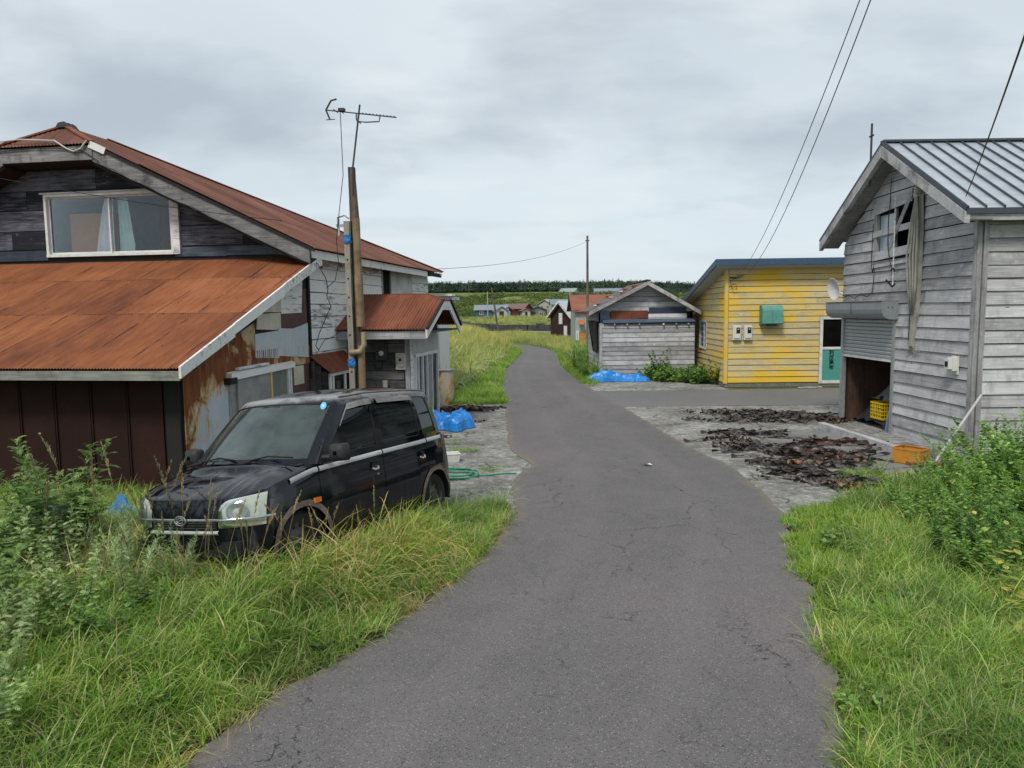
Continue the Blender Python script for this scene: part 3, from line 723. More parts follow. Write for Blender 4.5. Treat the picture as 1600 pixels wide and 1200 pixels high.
    for (a, b) in (((hxR - .02, hz), (ER - .1, EZ)), ((hxL + .02, hz), (EL + .1, EZ))):
        mb = MB(); s = 1 if a[0] > XM else -1
        mb.hexa([(a[0], y, a[1] - .36), (b[0], y, b[1] - .30), (b[0], y + .04, b[1] - .30), (a[0], y + .04, a[1] - .36), (a[0], y, a[1] - .04), (b[0], y, b[1] - .04), (b[0], y + .04, b[1] - .04), (a[0], y + .04, a[1] - .04)])
        mb.build('barge_board', M['darkbarge'], R)
        mb = MB(); mb.hexa([(a[0], y - .03, a[1] - .07), (b[0] + s * .1, y - .03, b[1] - .08), (b[0] + s * .1, y + .02, b[1] - .08), (a[0], y + .02, a[1] - .07), (a[0], y - .03, a[1] - .02), (b[0] + s * .1, y - .03, b[1] - .03), (b[0] + s * .1, y + .02, b[1] - .03), (a[0], y + .02, a[1] - .02)])
        mb.build('roof_edge_strip', M['blackwood'], R)
        # lower trim
        mb = MB(); mb.hexa([(a[0], y + .045, a[1] - .42), (b[0], y + .045, b[1] - .36), (b[0], y + .60, b[1] - .36), (a[0], y + .60, a[1] - .42), (a[0], y + .045, a[1] - .12), (b[0], y + .045, b[1] - .12), (b[0], y + .60, b[1] - .12), (a[0], y + .60, a[1] - .12)])
        mb.build('soffit', M['blackwood'], R)
    mb = MB(); mb.box(hxL, hxR, y - .02, y + .025, hz - .33, hz - .06); mb.build('hip_fascia', M['darkbarge'], R)
    mb = MB(); mb.box(hxL, hxR, y + .03, .0, hz - .35, hz - .1); mb.build('soffit', M['blackwood'], R)
    cuts = [FY + .1, 1.3, 3.5, 5.8, 7.7]
    for a, b in zip(cuts[:-1], cuts[1:]):
        mb = MB(); mb.box(.33, .36, a + .01, b - .01, EZ - .19, EZ - .035); mb.build('eave_board', M['whitebarge'], R)
    mb = MB(); mb.box(.36, .40, 7.72, BY, EZ - .16, EZ - .04); mb.build('eave_board', M['blackwood'], R)
    mb = MB(); mb.box(-.02, .33, FY + .1, BY - .2, EZ - .12, EZ - .08); mb.build('eave_soffit', M['blackwood'], R)
    mb = MB()   # rear eave overhang
    mb.box(-1.6, .42, 8.95, BY - .02, EZ - .10, EZ - .05); mb.build('eave_soffit', M['greywood'], R)
    # small tag board and cables on the barge board
    mb = MB(); mb.beam((-4.08, y - .03, 5.93), (-3.75, y - .03, 5.78), .02, .13, up=(0, 0, 1)); mb.build('name_plate', M['whitebarge'], R)
    rc = random.Random(8)
    mb = MB(); pts = [(-6.6, y - .04, 5.55), (-6.1, y - .04, 5.86), (-5.4, y - .05, 5.9), (-4.8, y - .05, 5.88), (-4.2, y - .05, 5.80), (-3.9, y - .04, 5.6)]
    for i in range(14): xx = -3.9 + i * .33; pts.append((xx, y - .045, 3.78 + (.38 - xx) * SL - .26 + rc.uniform(-.02, .02)))
    mb.tube(pts, .010, 5); mb.build('cable', M['cable'], R)
    mb = MB(); mb.tube([(-7.2, y - .05, 5.99), (-5.6, y - .05, 6.08), (-4.8, y - .06, 6.02), (-4.55, y - .06, 5.86), (-4.4, y - .06, 5.80), (-4.25, y - .06, 5.84), (-4.12, y - .06, 5.98), (-4.05, y - .04, 6.0)], .016, 6); mb.build('cable', flat('pale_conduit', (.45, .45, .44), .5), R)
    # ---- lean-to
    LE, LX = 1.86, .32; U = (1, 0, 0); S = Vector((0, -4.8, 1.88 - 3.68))
    Ln = S.length
    corrugated(R, (-8.2, -.02, 3.70), U, tuple(S), [(0, 0), (8.2 + LX, 0), (8.2 + LX, Ln), (0, Ln)], M['rust_lean'], sheet=.76, pitch=.0475, amp=.010, rows=(1.25, 3.05), seed=7, lift=.01)
    a0, a1 = Vector((0, -.02, 3.70)), Vector((0, -4.82, 1.88))
    mb = MB(); mb.hexa([(-8.2, a1.y + .05, a1.z - .075), (LX - .02, a1.y + .05, a1.z - .075), (LX - .02, a0.y, a0.z - .07), (-8.2, a0.y, a0.z - .07), (-8.2, a1.y + .05, a1.z - .03), (LX - .02, a1.y + .05, a1.z - .03), (LX - .02, a0.y, a0.z - .03), (-8.2, a0.y, a0.z - .03)]); mb.build('lean_to_deck', M['blackwood'], R)
    mb = MB(); mb.box(-8.2, LX - .02, -4.80, -4.765, 1.715, 1.845); mb.build('lean_to_fascia', M['fasciagrey'], R)
    # white barge board, three pieces
    for t0, t1 in ((0, .34), (.345, .70), (.705, 1.0)):
        p0, p1 = a0.lerp(a1, t0), a0.lerp(a1, t1); h0, h1 = .16, .13
        mb = MB(); mb.hexa([(LX, p1.y - .02, p1.z - h1), (LX + .035, p1.y - .02, p1.z - h1), (LX + .035, p0.y, p0.z - h0), (LX, p0.y, p0.z - h0), (LX, p1.y - .02, p1.z + .03), (LX + .035, p1.y - .02, p1.z + .03), (LX + .035, p0.y, p0.z + .03), (LX, p0.y, p0.z + .03)])
        mb.build('barge_board', M['whitebarge'], R)
    mb = MB(); mb.hexa([(.02, a1.y + .4, a1.z - .02), (LX, a1.y + .4, a1.z - .02), (LX, a0.y, a0.z - .10), (.02, a0.y, a0.z - .10), (.02, a1.y + .4, a1.z + .03), (LX, a1.y + .4, a1.z + .03), (LX, a0.y, a0.z - .05), (.02, a0.y, a0.z - .05)]); mb.build('soffit', M['blackwood'], R)
    # front wall of the lean-to: rust red sheets with ribs
    Mlf = wallM(-8.0, -4.3, 0)
    lf = wall(R, 'lean_to_front_wall', Mlf, lambda z: 0., lambda z: 7.98, [0, 1.9], [], M['blackwood'], .08)
    for k in range(14):
        if k < 9: mb = MB(); mb.box(7.72 - .585 * (k + .97), 7.72 - .585 * (k + .93), -.052, -.031, .02, 1.78); mb.build('rib', M['rust_red'], lf)
        u = 7.72 - .585 * (k + 1); mb = MB(); mb.box(u + .02, u + .585 - .02, -.03, -.004, .02, 1.78); mb.build('wall_panel', M['rust_red'], lf)
        mb = MB(); mb.prism([(u - .018, -.03), (u + .018, -.03), (u + .012, -.062), (u - .012, -.062)], .02, 1.80, 'z'); mb.build('rib', M['rust_red'], lf)
    mb = MB(); mb.box(7.76, 7.98, -.05, -.004, 0, 1.8); mb.build('corner_board', M['blackwood'], lf)
    # side wall of the lean-to
    Mls = wallM(0, -4.3, 90)
    top = lambda u: 1.80 + (u) * .375
    ls = MB(); ls.prism([(0, 0), (4.3, 0), (4.3, 3.45), (0, 1.83)], 0, .08, 'y'); lsw = ls.build('lean_to_side_wall', M['blackwood'], R, Mls)
    corrugated(lsw, (0, -.006, 0), (1, 0, 0), (0, 0, 1), [(0, 0), (1.18, 0), (1.18, 2.20), (0, 1.80)], M['rust_wall'], sheet=.6, pitch=.040, amp=.014, seed=11, name='wall_sheet')
    corrugated(lsw, (1.18, -.008, 0), (1, 0, 0), (0, 0, 1), [(0, 1.62), (.95, 1.62), (.95, 2.46), (0, 2.16)], M['rust_wall_top'], sheet=.5, pitch=.040, amp=.013, seed=12, name='wall_sheet')
    corrugated(lsw, (2.13, -.014, 0), (1, 0, 0), (0, 0, 1), [(0, 1.62), (2.13, 1.62), (2.13, 1.98), (0, 1.98)], M['rust_wall_top'], sheet=.75, pitch=.032, amp=.008, seed=15, name='wall_sheet')
    corrugated(lsw, (2.10, -.024, 0), (1, 0, 0), (0, 0, 1), [(0, 1.86), (.85, 1.80), (.85, 2.30), (0, 2.26)], M['galv'], sheet=.9, pitch=.075, amp=.012, seed=13, name='wall_sheet')
    corrugated(lsw, (2.95, -.034, 0), (1, 0, 0), (0, 0, 1), [(0, 1.84), (1.25, 1.74), (1.25, 2.42), (.6, 2.32), (0, 2.34)], M['galv'], sheet=1.3, pitch=.075, amp=.012, seed=14, name='wall_sheet')
    # cream cladding scraps above
    for poly, m_, y_ in (([(2.2, 2.34), (3.1, 2.30), (3.1, 2.62), (2.25, 2.60)], 'cream', .02), ([(2.32, 2.63), (3.15, 2.63), (3.15, 2.93), (2.62, 2.93)], 'cream', .016), ([(3.15, 2.60), (4.0, 2.62), (4.1, 3.30), (3.55, 3.12), (2.95, 2.9), (3.15, 2.9)], 'whitepaint', .012),
                         ([(3.12, 2.28), (4.24, 2.36), (4.24, 3.1), (3.9, 3.02), (3.85, 2.72), (3.12, 2.68)], 'brownboard', .009), ([(3.42, .2), (4.24, .2), (4.24, 1.62), (3.42, 1.62)], 'brownboard', .010), ([(3.55, 1.24), (3.98, 1.24), (3.98, 1.60), (3.55, 1.60)], 'cream', .022)):
        mb = MB(); mb.prism(poly, -y_, -.001, 'y'); mb.build('cladding_scrap', M[m_], lsw)
    # blocked window of the lean-to
    mb = MB(); mb.box(1.2, 3.42, -.02, -.004, .25, 1.60); win2 = mb.build('window', M['greywood_v'], lsw)
    mb = MB(); mb.box(1.42, 2.52, -.06, -.02, .3, 1.60); mb.build('cement_panel', M['cement'], win2)
    mb = MB(); mb.box(2.52, 2.58, -.075, -.02, .3, 1.64); mb.build('batten', M['yellowbatten'], win2)
    mb = MB(); mb.box(2.60, 3.20, -.038, -.02, .3, 1.60); mb.build('pane', flat('dusty_pane', (.15, .165, .15), .35, 0, .5, var=.2, scale=2), win2)
    for u in (3.22, 3.31): mb = MB(); mb.box(u, u + .05, -.07, -.02, .3, 1.63); mb.build('frame', M['whiteframe'], win2)
    mb = MB(); mb.hexa([(1.15, -.12, 1.56), (3.45, -.10, 1.60), (3.45, 0, 1.60), (1.15, 0, 1.56), (1.15, -.12, 1.66), (3.45, -.10, 1.70), (3.45, 0, 1.72), (1.15, 0, 1.69)]); mb.build('window_hood', M['whitebarge'], win2)
    mb = MB(); mb.hexa([(1.45, -.08, 1.70), (2.5, -.07, 1.715), (2.5, 0, 1.72), (1.45, 0, 1.70), (1.45, -.08, 1.74), (2.5, -.07, 1.75), (2.5, 0, 1.76), (1.45, 0, 1.74)]); mb.build('window_hood', M['whitebarge'], win2)
    mb = MB(); mb.box(1.08, 1.30, -.13, -.0, 1.50, 1.60); mb.build('bracket', M['blackwood'], win2)
    # ---- bay window on the side wall
    mb = MB(); mb.box(.0, .36, .02, 1.7, .5, 1.40); bay = mb.build('bay_window', M['greywood_v'], R)
    for k in range(3): mb = MB(); mb.box(.01 + k * .12, .01 + k * .12 + .11, -.01, .018, .5, 1.66 - k * .11); mb.build('plank', M['darkplank'], bay)
    Mb = wallM(.36, .0, 90)
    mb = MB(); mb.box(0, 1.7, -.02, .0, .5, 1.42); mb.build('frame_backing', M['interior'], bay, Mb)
    for u in (.02, .16, .80, 1.5): mb = MB(); mb.box(u, u + .075, -.055, -.021, .5, 1.38); mb.build('frame', M['whiteframe'], bay, Mb)
    mb = MB(); mb.box(.02, 1.6, -.06, -.021, 1.34, 1.40); mb.build('frame', M['whiteframe'], bay, Mb)
    for a, b in ((.24, .79), (.88, 1.49)): mb = MB(); mb.box(a, b, -.032, -.024, .5, 1.34); mb.build('pane', M['privacy'], bay, Mb)
    s_ = Vector((.50, 0, -.38)); corrugated(R, (-.02, -.06, 1.80), (0, 1, 0), tuple(s_), [(0, 0), (1.85, 0), (1.85, s_.length), (0, s_.length)], M['rust_porch'], sheet=.93, pitch=.076, amp=.012, seed=21)
    # ---- porch
    Mp = wallM(0, 2.0, 0)
    pf = wall(R, 'porch_front_wall', Mp, lambda z: 0., lambda z: 1.45, [0, 2.2], [], M['blackwood'], .08)
    boards(pf, lambda z: .02, lambda z: 1.36, .1, 2.16, .20, [], M['darkplank'], 31, tb=.028, seg=(1.0, 2.0), sag=.006)
    mb = MB(); mb.box(1.37, 1.48, -.05, .06, 0, 2.2); mb.build('corner_post', M['greywood_v'], R, Mp)
    Mps = wallM(1.5, 2.0, 90)
    wall(R, 'porch_side_wall', Mps, lambda z: 0., lambda z: 2.35, [0, 2.3], [(.28, 2.2, .05, 1.62)], M['whitebarge'], .06)
    mb = MB(); mb.box(.06, 2.3, -.012, -.001, 1.66, 2.25); mb.build('plain_panel', flat('grey_fibre_board', (.42, .42, .42), .7, var=.2, scale=3), R, Mps)
    for k, u in enumerate((.20, .42, .80, 1.18, 1.60, 2.16)): mb = MB(); mb.box(u, u + .06, -.05, .05, .03, 1.64); mb.build('door_stile', M['whiteframe'], R, Mps)
    mb = MB(); mb.box(.2, 2.22, -.06, .05, 1.58, 1.66); mb.build('door_head', M['whiteframe'], R, Mps)
    for a, b in ((.48, .8), (.86, 1.18), (1.66, 2.16)): mb = MB(); mb.box(a, b, .0, .006, .05, 1.58); mb.build('pane', M['privacy'], R, Mps)
    mb = MB(); mb.box(0, 1.5, 4.33, 4.38, 0, 2.3); mb.build('porch_rear_wall', M['greywood'], R)
    # porch roof, ridge along x at y=3.05
    ry, rz = 3.05, 3.03; ey0, ez0 = 1.30, 2.25; ey1, ez1 = 4.45, 2.26; xe = 2.04
    s1 = Vector((0, ey0 - ry, ez0 - rz)); L1 = s1.length
    corrugated(R, (-.02, ry, rz), (1, 0, 0), tuple(s1), [(0, 0), (1.62, 0), (xe + .02, .36), (xe + .02, L1), (-.0, L1)], M['rust_porch'], sheet=.66, pitch=.070, amp=.020, seed=22, per=6)
    s2 = Vector((0, ey1 - ry, ez1 - rz)); corrugated(R, (-.02, ry, rz), (1, 0, 0), tuple(s2), [(0, 0), (1.62, 0), (xe + .02, .36), (xe + .02, s2.length), (0, s2.length)], M['rust_porch'], sheet=.66, pitch=.066, amp=.012, seed=23)
    yh0 = ry + (ey0 - ry) * .36 / L1; yh1 = ry + (ey1 - ry) * .36 / s2.length; zh = rz - (rz - ez0) * .36 / L1
    mb = MB(); mb.add([(1.60, ry, rz + .01), (xe + .04, yh0, zh), (xe + .04, yh1, zh), (1.6, ry, rz - .03), (xe + .04, yh0, zh - .04), (xe + .04, yh1, zh - .04)], [(0, 1, 2), (5, 4, 3), (1, 4, 5, 2), (0, 3, 4, 1), (2, 5, 3, 0)]); mb.build('hip_end', M['rust_porch'], R)
    for (ya, za, yb, zb) in ((yh0, zh, ey0, ez0), (yh1, zh, ey1, ez1)):
        mb = MB(); mb.hexa([(xe, ya, za - .22), (xe + .04, ya, za - .22), (xe + .04, yb, zb - .20), (xe, yb, zb - .20), (xe, ya, za - .02), (xe + .04, ya, za - .02), (xe + .04, yb, zb - .02), (xe, yb, zb - .02)]) if yb < ya else mb.hexa([(xe, yb, zb - .20), (xe + .04, yb, zb - .20), (xe + .04, ya, za - .22), (xe, ya, za - .22), (xe, yb, zb - .02), (xe + .04, yb, zb - .02), (xe + .04, ya, za - .02), (xe, ya, za - .02)])
        mb.build('barge_board', M['whitebarge'], R)
        mb = MB(); d_ = -.02 if yb < ya else .02; mb.beam((xe + .05, ya, za + .0), (xe + .05, yb + d_, zb + .0), .07, .03); mb.build('roof_edge_strip', M['blackwood'], R)
    mb = MB(); mb.box(xe, xe + .04, yh0, yh1, zh - .24, zh - .03); mb.build('barge_board', M['whitebarge'], R)
    mb = MB(); mb.box(.0, xe, ey0 + .06, ey0 + .12, ez0 - .22, ez0 - .05); mb.build('eave_beam', M['greywood'], R)
    mb = MB(); mb.box(.0, xe, ey0 + .12, ey1 - .1, ez0 - .10, ez0 - .06); mb.build('porch_soffit', M['darkgrey'], R)
    mb = MB(); mb.prism([(ey0 + .2, ez0 - .06), (ey1 - .2, ez0 - .06), (ry, rz - .1)], 1.50, 1.54, 'x'); mb.build('porch_gable', M['darkgrey'], R)
    # white eave bit of a rear annex seen past the corner
    mb = MB(); mb.box(-.6, .75, 9.1, 9.6, 3.1, 3.16); mb.build('rear_canopy', M['whitebarge'], R)
    mb = MB(); mb.box(-.6, .7, 9.3, 10.4, 2.98, 3.08); mb.build('rear_canopy', M['greywood'], R)
    mb = MB(); mb.box(-3, .35, 8.97, 10.3, 0, 2.98); mb.build('rear_annex', M['whitepaint'], R)
    # electric meter (dark, glass dome) and cream meter box, vent pipe : parts of the porch wall
    mb = MB(); mb.box(.72, .98, -.13, -.03, 1.55, 1.92); mt = mb.build('electric_meter', M['darkgrey'], R, Mp)
    mb = MB(); mb.lathe([(.0, .07), (.05, .06), (.075, .03), (.08, 0)], 16, Matrix.Translation((.85, -.13, 1.70)) @ Matrix.Rotation(pi / 2, 4, 'X')); mb.build('meter_dome', M['glass'], mt, smooth=True)
    mb = MB(); mb.lathe([(.0, .02), (.055, .018), (.06, 0)], 16, Matrix.Translation((.85, -.13, 1.70)) @ Matrix.Rotation(pi / 2, 4, 'X')); mb.build('meter_dial', M['whiteplastic'], mt)
    mb = MB(); mb.box(.70, 1.0, -.16, -.03, 1.92, 1.95); mb.build('meter_hood', M['darkgrey'], mt)
    mb = MB(); mb.tube([(.66, -.05, 1.5), (.67, -.07, 1.40), (.75, -.08, 1.34), (.84, -.07, 1.38), (.86, -.06, 1.5), (.85, -.07, 1.55)], .012, 6); mb.build('meter_cable', M['cable'], mt)
    mb = MB(); mb.box(1.17, 1.40, -.09, -.03, 1.33, 1.70); mc = mb.build('meter_box', M['creamplastic'], R, Mp)
    mb = MB(); mb.box(1.22, 1.35, -.13, -.09, 1.40, 1.63); mb.build('meter_window', flat('cream_cover', (.42, .40, .33), .4), mc)
    mb = MB(); mb.box(1.255, 1.31, -.135, -.13, 1.52, 1.58); mb.build('meter_display', M['ink'], mc)
    mb = MB(); mb.tube([(1.36, -.07, 1.33), (1.36, -.06, .9), (1.36, -.05, .3)], .011, 6); mb.build('meter_cable', M['cable'], mc)
    mb = MB(); mb.tube([(.93, -.02, .85), (.93, -.12, .87), (.93, -.15, .95), (.93, -.15, 1.09)], [.05, .055, .055, .06], 12); smooth_angle(mb.build('vent_elbow', M['creamplastic'], R, Mp), 50)
    # house cables drooping along the white planks
    mb = MB(); mb.tube([(-.35, -.55, 3.75), (.38, -.3, 3.55), (.36, .1, 3.3), (.3, .35, 3.1), (.12, .7, 2.95), (.1, .95, 2.75), (.08, .7, 2.5), (.08, .35, 2.2), (.08, .15, 1.95), (.08, .3, 1.85)], .009, 6); mb.build('cable', M['cable'], R)
    mb = MB(); mb.tube([(.08, .1, 1.75), (.1, .55, 2.05), (.1, 1.0, 2.10), (.1, 1.4, 2.2)], .007, 5); mb.build('cable', M['cable'], R)
    return R
HOUSE = house_left()
HM = Matrix.Translation((-4.04, 14.75, 0)) @ Matrix.Rotation(radians(-9), 4, 'Z')
# ---------------------------------------------------------------- barn on the right
def barn():
    R = thing('grey_barn', 'weathered grey plank barn with half-open roller shutter and grey standing-seam roof', 'barn', (7.57, 12.1, 0))
    W, EV, SL = 4.85, 4.00, .655
    Mg = wallM(0, W, -90)
    lo = lambda z: 0. if z <= EV else (z - EV) / SL; hi = lambda z: W - lo(z)
    door = (.12, 2.36, -.1, 2.32); win = (1.45, 2.95, 3.62, 4.58)
    gw = wall(R, 'gable_wall', Mg, lo, hi, [0, EV, 4.7, 5.2, EV + W / 2 * SL - .05], [door, win], M['blackwood'], .1)
    boards(gw, lambda z: lo(z) + .03, lambda z: hi(z) - (.09 if z < EV else .0), .05, 5.50, .215, [(door[0] - .06, door[1] + .05, -1, 2.42), (win[0] - .02, win[1] + .02, win[2] - .02, win[3] + .02)], M['greywood'], 41, tb=.030, seg=(1.7, 3.6), sag=.008, jit=.006)
    Msd = wallM(0, 0, 0)
    sw = wall(R, 'side_wall', Msd, lambda z: .1, lambda z: 7.0, [0, EV], [], M['blackwood'], .1)
    boards(sw, lambda z: .12, lambda z: 7.0, .05, EV - .02, .215, [], M['greywood'], 47, tb=.030, seg=(2.0, 3.8), sag=.007, jit=.005)
    mb = MB(); mb.box(-.035, .035, -.035, .0, 0, EV); mb.build('corner_trim', M['greywood_v'], R)
    mb = MB(); mb.box(.055, .135, -.045, .0, 0, EV); mb.build('corner_trim', M['greywood_v'], R)
    mb = MB(); mb.box(-.04, -.002, .0, .075, 0, EV); mb.build('corner_trim', M['greywood_v'], R)
    wall(R, 'rear_wall', wallM(7.0, 0, 90), lo, hi, [0, EV, 5.4], [], M['greywood'], .1)
    bw = wall(R, 'far_side_wall', wallM(7.0, W, 180), lambda z: 0., lambda z: 6.9, [0, EV], [], M['plywood'], .1)
    mb = MB(); mb.box(.12, 3.2, W - .14, W - .11, 0, 3); mb.build('plywood_lining', M['plywood'], R)
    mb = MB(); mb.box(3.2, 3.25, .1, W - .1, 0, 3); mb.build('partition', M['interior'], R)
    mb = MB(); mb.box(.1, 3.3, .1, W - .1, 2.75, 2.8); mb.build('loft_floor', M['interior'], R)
    # roof
    RZ, RY = 5.72, W / 2; fy, fz = -.32, 4.13; by, bz = W + .32, 4.13; x0, x1 = -.42, 7.2
    s1 = Vector((0, fy - RY, fz - RZ)); Lr = s1.length
    Mr = planeM((x0, RY, RZ), (1, 0, 0), tuple(s1))
    mb = MB(); mb.box(0, x1 - x0, 0, Lr, -.05, -.012)
    # plane frame normal: U x V ; V downslope toward -y gives normal pointing down, so build mirrored
    deck_n = (Mr.to_3x3() @ Vector((0, 0, 1))).z
    sg = 1 if deck_n > 0 else -1
    mb = MB(); mb.box(0, x1 - x0, 0, Lr, *(sorted((-.06 * sg, -.012 * sg)))); rf = mb.build('roof', M['darkgrey'], R, Mr)
    n = 26; w = (x1 - x0) / n; r_ = random.Random(3)
    for i in range(n):
        mb = MB(); mb.box(i * w + .004, (i + 1) * w - .004, -.01, Lr + .02, *(sorted((-.010 * sg, 0)))); mb.build('roof_panel', M['seamroof'], rf)
        mb = MB(); mb.box(i * w - .011, i * w + .011, -.01, Lr + .025, *(sorted((.001 * sg, .034 * sg)))); mb.build('standing_seam', M['seamdark'], rf)
    s2 = Vector((0, by - RY, bz - RZ)); Mr2 = planeM((x0, RY, RZ), (1, 0, 0), tuple(s2)); sg2 = 1 if (Mr2.to_3x3() @ Vector((0, 0, 1))).z > 0 else -1
    mb = MB(); mb.box(0, x1 - x0, .0, s2.length, *(sorted((-.06 * sg2, 0)))); mb.build('roof', M['seamroof'], R, Mr2)
    mb = MB(); mb.beam((x0 - .01, RY, RZ + .02), (x1, RY, RZ + .02), .16, .04); mb.build('ridge_cap', M['seamdark'], R)
    for (yy, zz) in ((fy, fz), (by, bz)):
        s = 1 if yy < RY else -1
        mb = MB(); a, b = (RY, RZ), (yy, zz)
        q = [(x0 - .03, a[0], a[1] - .27), (x0 + .06, a[0], a[1] - .27), (x0 + .06, b[0], b[1] - .24), (x0 - .03, b[0], b[1] - .24), (x0 - .03, a[0], a[1] - .06), (x0 + .06, a[0], a[1] - .06), (x0 + .06, b[0], b[1] - .06), (x0 - .03, b[0], b[1] - .06)]
        mb.hexa(q); mb.build('barge_board', M['greywood_b'], R)
        mb = MB(); mb.beam((x0, a[0], a[1] - .02), (x0, b[0] - s * .02, b[1] - .02), .045, .07); mb.build('roof_edge_strip', M['seamdark'], R)
        mb = MB(); mb.hexa([(x0 + .06, a[0], a[1] - .20), (.0, a[0], a[1] - .20), (.0, b[0], b[1] - .19), (x0 + .06, b[0], b[1] - .19), (x0 + .06, a[0], a[1] - .165), (.0, a[0], a[1] - .165), (.0, b[0], b[1] - .155), (x0 + .06, b[0], b[1] - .155)])
        mb.build('soffit', M['soffit'], R)
    mb = MB(); mb.box(x0 + .06, x1, fy + .02, fy + .05, fz - .20, fz - .065); mb.build('eave_fascia', M['greywood'], R)
    mb = MB(); mb.box(x0 + .0, x1, fy - .015, fy + .018, fz - .10, fz - .015); mb.build('gutter_strip', M['seamdark'], R)
    mb = MB(); mb.box(.0, x1, fy + .05, .0, fz - .19, fz - .165); mb.build('soffit', M['soffit'], R)
    # lightning rod / mast
    rd = MB(); rd.tube([(-.35, 3.03, 5.0), (-.35, 3.03, 6.22)], .022, 8); rd.tube([(-.35, 2.95, 5.98), (-.35, 3.11, 5.98)], .018, 6); rd.beam((-.35, 3.03, 5.45), (-.30, 2.70, 5.45), .03, .03); rd.build('antenna_stub', M['darkgrey'], R)
    # boarded window
    u0, u1, z0, z1 = win
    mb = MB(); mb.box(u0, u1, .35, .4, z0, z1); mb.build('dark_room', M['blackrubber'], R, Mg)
    wf = MB(); wf.box(u0 - .04, u0 + .06, -.035, .04, z0 - .03, z1 + .02); wf.box(u0 + .72, u0 + .77, .0, .04, z0, z1); wf.box(u1 - .05, u1 + .04, -.035, .04, z0 - .03, z1 + .02); wfr = wf.build('window', M['greywood_v'], R, Mg)
    for a, b in ((u0 + .07, u0 + .36), (u0 + .40, u0 + .71)):
        for c, d in ((z0 + .08, z0 + .42), (z0 + .47, z1 - .14)): mb = MB(); mb.box(a, b, .045, .055, c, d); mb.build('pane', flat('sky_blue_pane', (.36, .45, .48), .12, 0, .6, var=.1), wfr)
    mb = MB(); mb.hexa([(u0 - .06, -.05, z1 - .12), (u1 - .1, -.05, z1 - .02), (u1 - .1, -.037, z1 - .02), (u0 - .06, -.037, z1 - .12), (u0 - .06, -.05, z1 + .10), (u1 - .1, -.05, z1 + .22), (u1 - .1, -.037, z1 + .22), (u0 - .06, -.037, z1 + .10)]); mb.build('cross_board', M['greywood'], wfr)
    for za, zb, h in ((z0 + .45, z0 + .50, .12), (z0 + .0, z0 + .06, .17), (z0 - .20, z0 - .15, .06)):
        mb = MB(); mb.hexa([(u0 - .05, -.05, za - h / 2), (u1, -.05, zb - h / 2), (u1, -.037, zb - h / 2), (u0 - .05, -.037, za - h / 2), (u0 - .05, -.05, za + h / 2), (u1, -.05, zb + h / 2), (u1, -.037, zb + h / 2), (u0 - .05, -.037, za + h / 2)]); mb.build('cross_board', M['greywood'], wfr)
    mb = MB(); mb.beam((u0 + .62, -.065, z0 + .12), (u1 - .12, -.065, z1 + .06), .015, .11, up=(0, 1, .01)); 
    mb = MB(); a = Vector((u0 + .60, -.06, z0 + .10)); b = Vector((u1 - .12, -.06, z1 + .10)); d = (b - a).normalized(); nrm = Vector((-d.z, 0, d.x)) * .055
    mb.hexa([a - nrm, b - nrm, b - nrm + Vector((0, .014, 0)), a - nrm + Vector((0, .014, 0)), a + nrm, b + nrm, b + nrm + Vector((0, .014, 0)), a + nrm + Vector((0, .014, 0))]); mb.build('diagonal_board', M['greywood'], wfr)
    # white pole hanging down in front of the window with hooks
    mb = MB(); mb.tube([(u0 + .95, -.12, 4.72), (u0 + .96, -.12, 3.0)], .012, 6); pl_ = mb.build('hanging_pole', M['whitebarge'], R, Mg)
    mb = MB(); mb.tube([(u0 + .72, -.13, 3.12), (u0 + .96, -.13, 2.98), (u0 + 1.06, -.13, 3.03)], .018, 6); mb.tube([(u0 + .9, -.13, 3.3), (u0 + .96, -.12, 3.34), (u0 + 1.02, -.13, 3.28)], .016, 5); mb.build('hook', M['blackrubber'], pl_)
    # thin black cables
    for pts in ([(u0 + .66, -.07, 5.1), (u0 + .64, -.07, 4.6), (u0 + .62, -.08, 4.2), (u0 + .66, -.08, 3.7), (u0 + .80, -.08, 3.35), (u0 + .86, -.08, 3.2)], [(u0 - .05, -.05, 4.3), (u0 - .08, -.05, 3.5), (u0 - .02, -.05, 3.3), (u0 + .03, -.05, 3.45), (u0 + .06, -.05, 3.2), (u0 + .0, -.05, 2.9), (u0 - .2, -.05, 2.80), (u0 - .5, -.05, 2.86), (u0 - .8, -.05, 2.78), (u0 - 1.1, -.05, 2.86), (u0 - 1.35, -.05, 2.80)],
                [(u1 + .12, -.05, 4.7), (u1 + .02, -.05, 3.6), (u1 + .0, -.05, 2.9), (u1 - .02, -.05, 1.95)]):
        mb = MB(); mb.tube(pts, .008, 5); mb.build('cable', M['cable'], R, Mg)
    # shutter
    st = M['shutter']
    mb = MB(); mb.prism([(2.33, -.01), (2.33, -.20), (2.40, -.30), (2.52, -.345), (2.68, -.345), (2.70, -.33), (2.70, -.01)], 0, 0, 'x')
    mb = MB(); prof = [(-.01, 2.35), (-.20, 2.35), (-.28, 2.39), (-.33, 2.46), (-.345, 2.54), (-.345, 2.68), (-.33, 2.70), (-.01, 2.70)]
    mb.prism([(a, b) for a, b in prof], -.12, 2.46, 'x'); sh = mb.build('shutter_box', M['boxgrey'], R, Mg)
    mb = MB(); mb.prism([(a * 1.01 - .002, b + (.004 if b > 2.6 else -.004)) for a, b in prof], 2.461, 2.476, 'x'); mb.build('box_end', M['boxgrey'], sh)
    mb = MB(); mb.box(-.13, 2.48, -.36, -.0, 2.703, 2.715); mb.build('box_lid', flat('rusty_lid', (.25, .22, .2), .6), sh)
    mb = MB(); mb.box(1.15, 1.16, -.35, -.343, 2.42, 2.68); mb.build('box_joint', M['darkgrey'], sh)
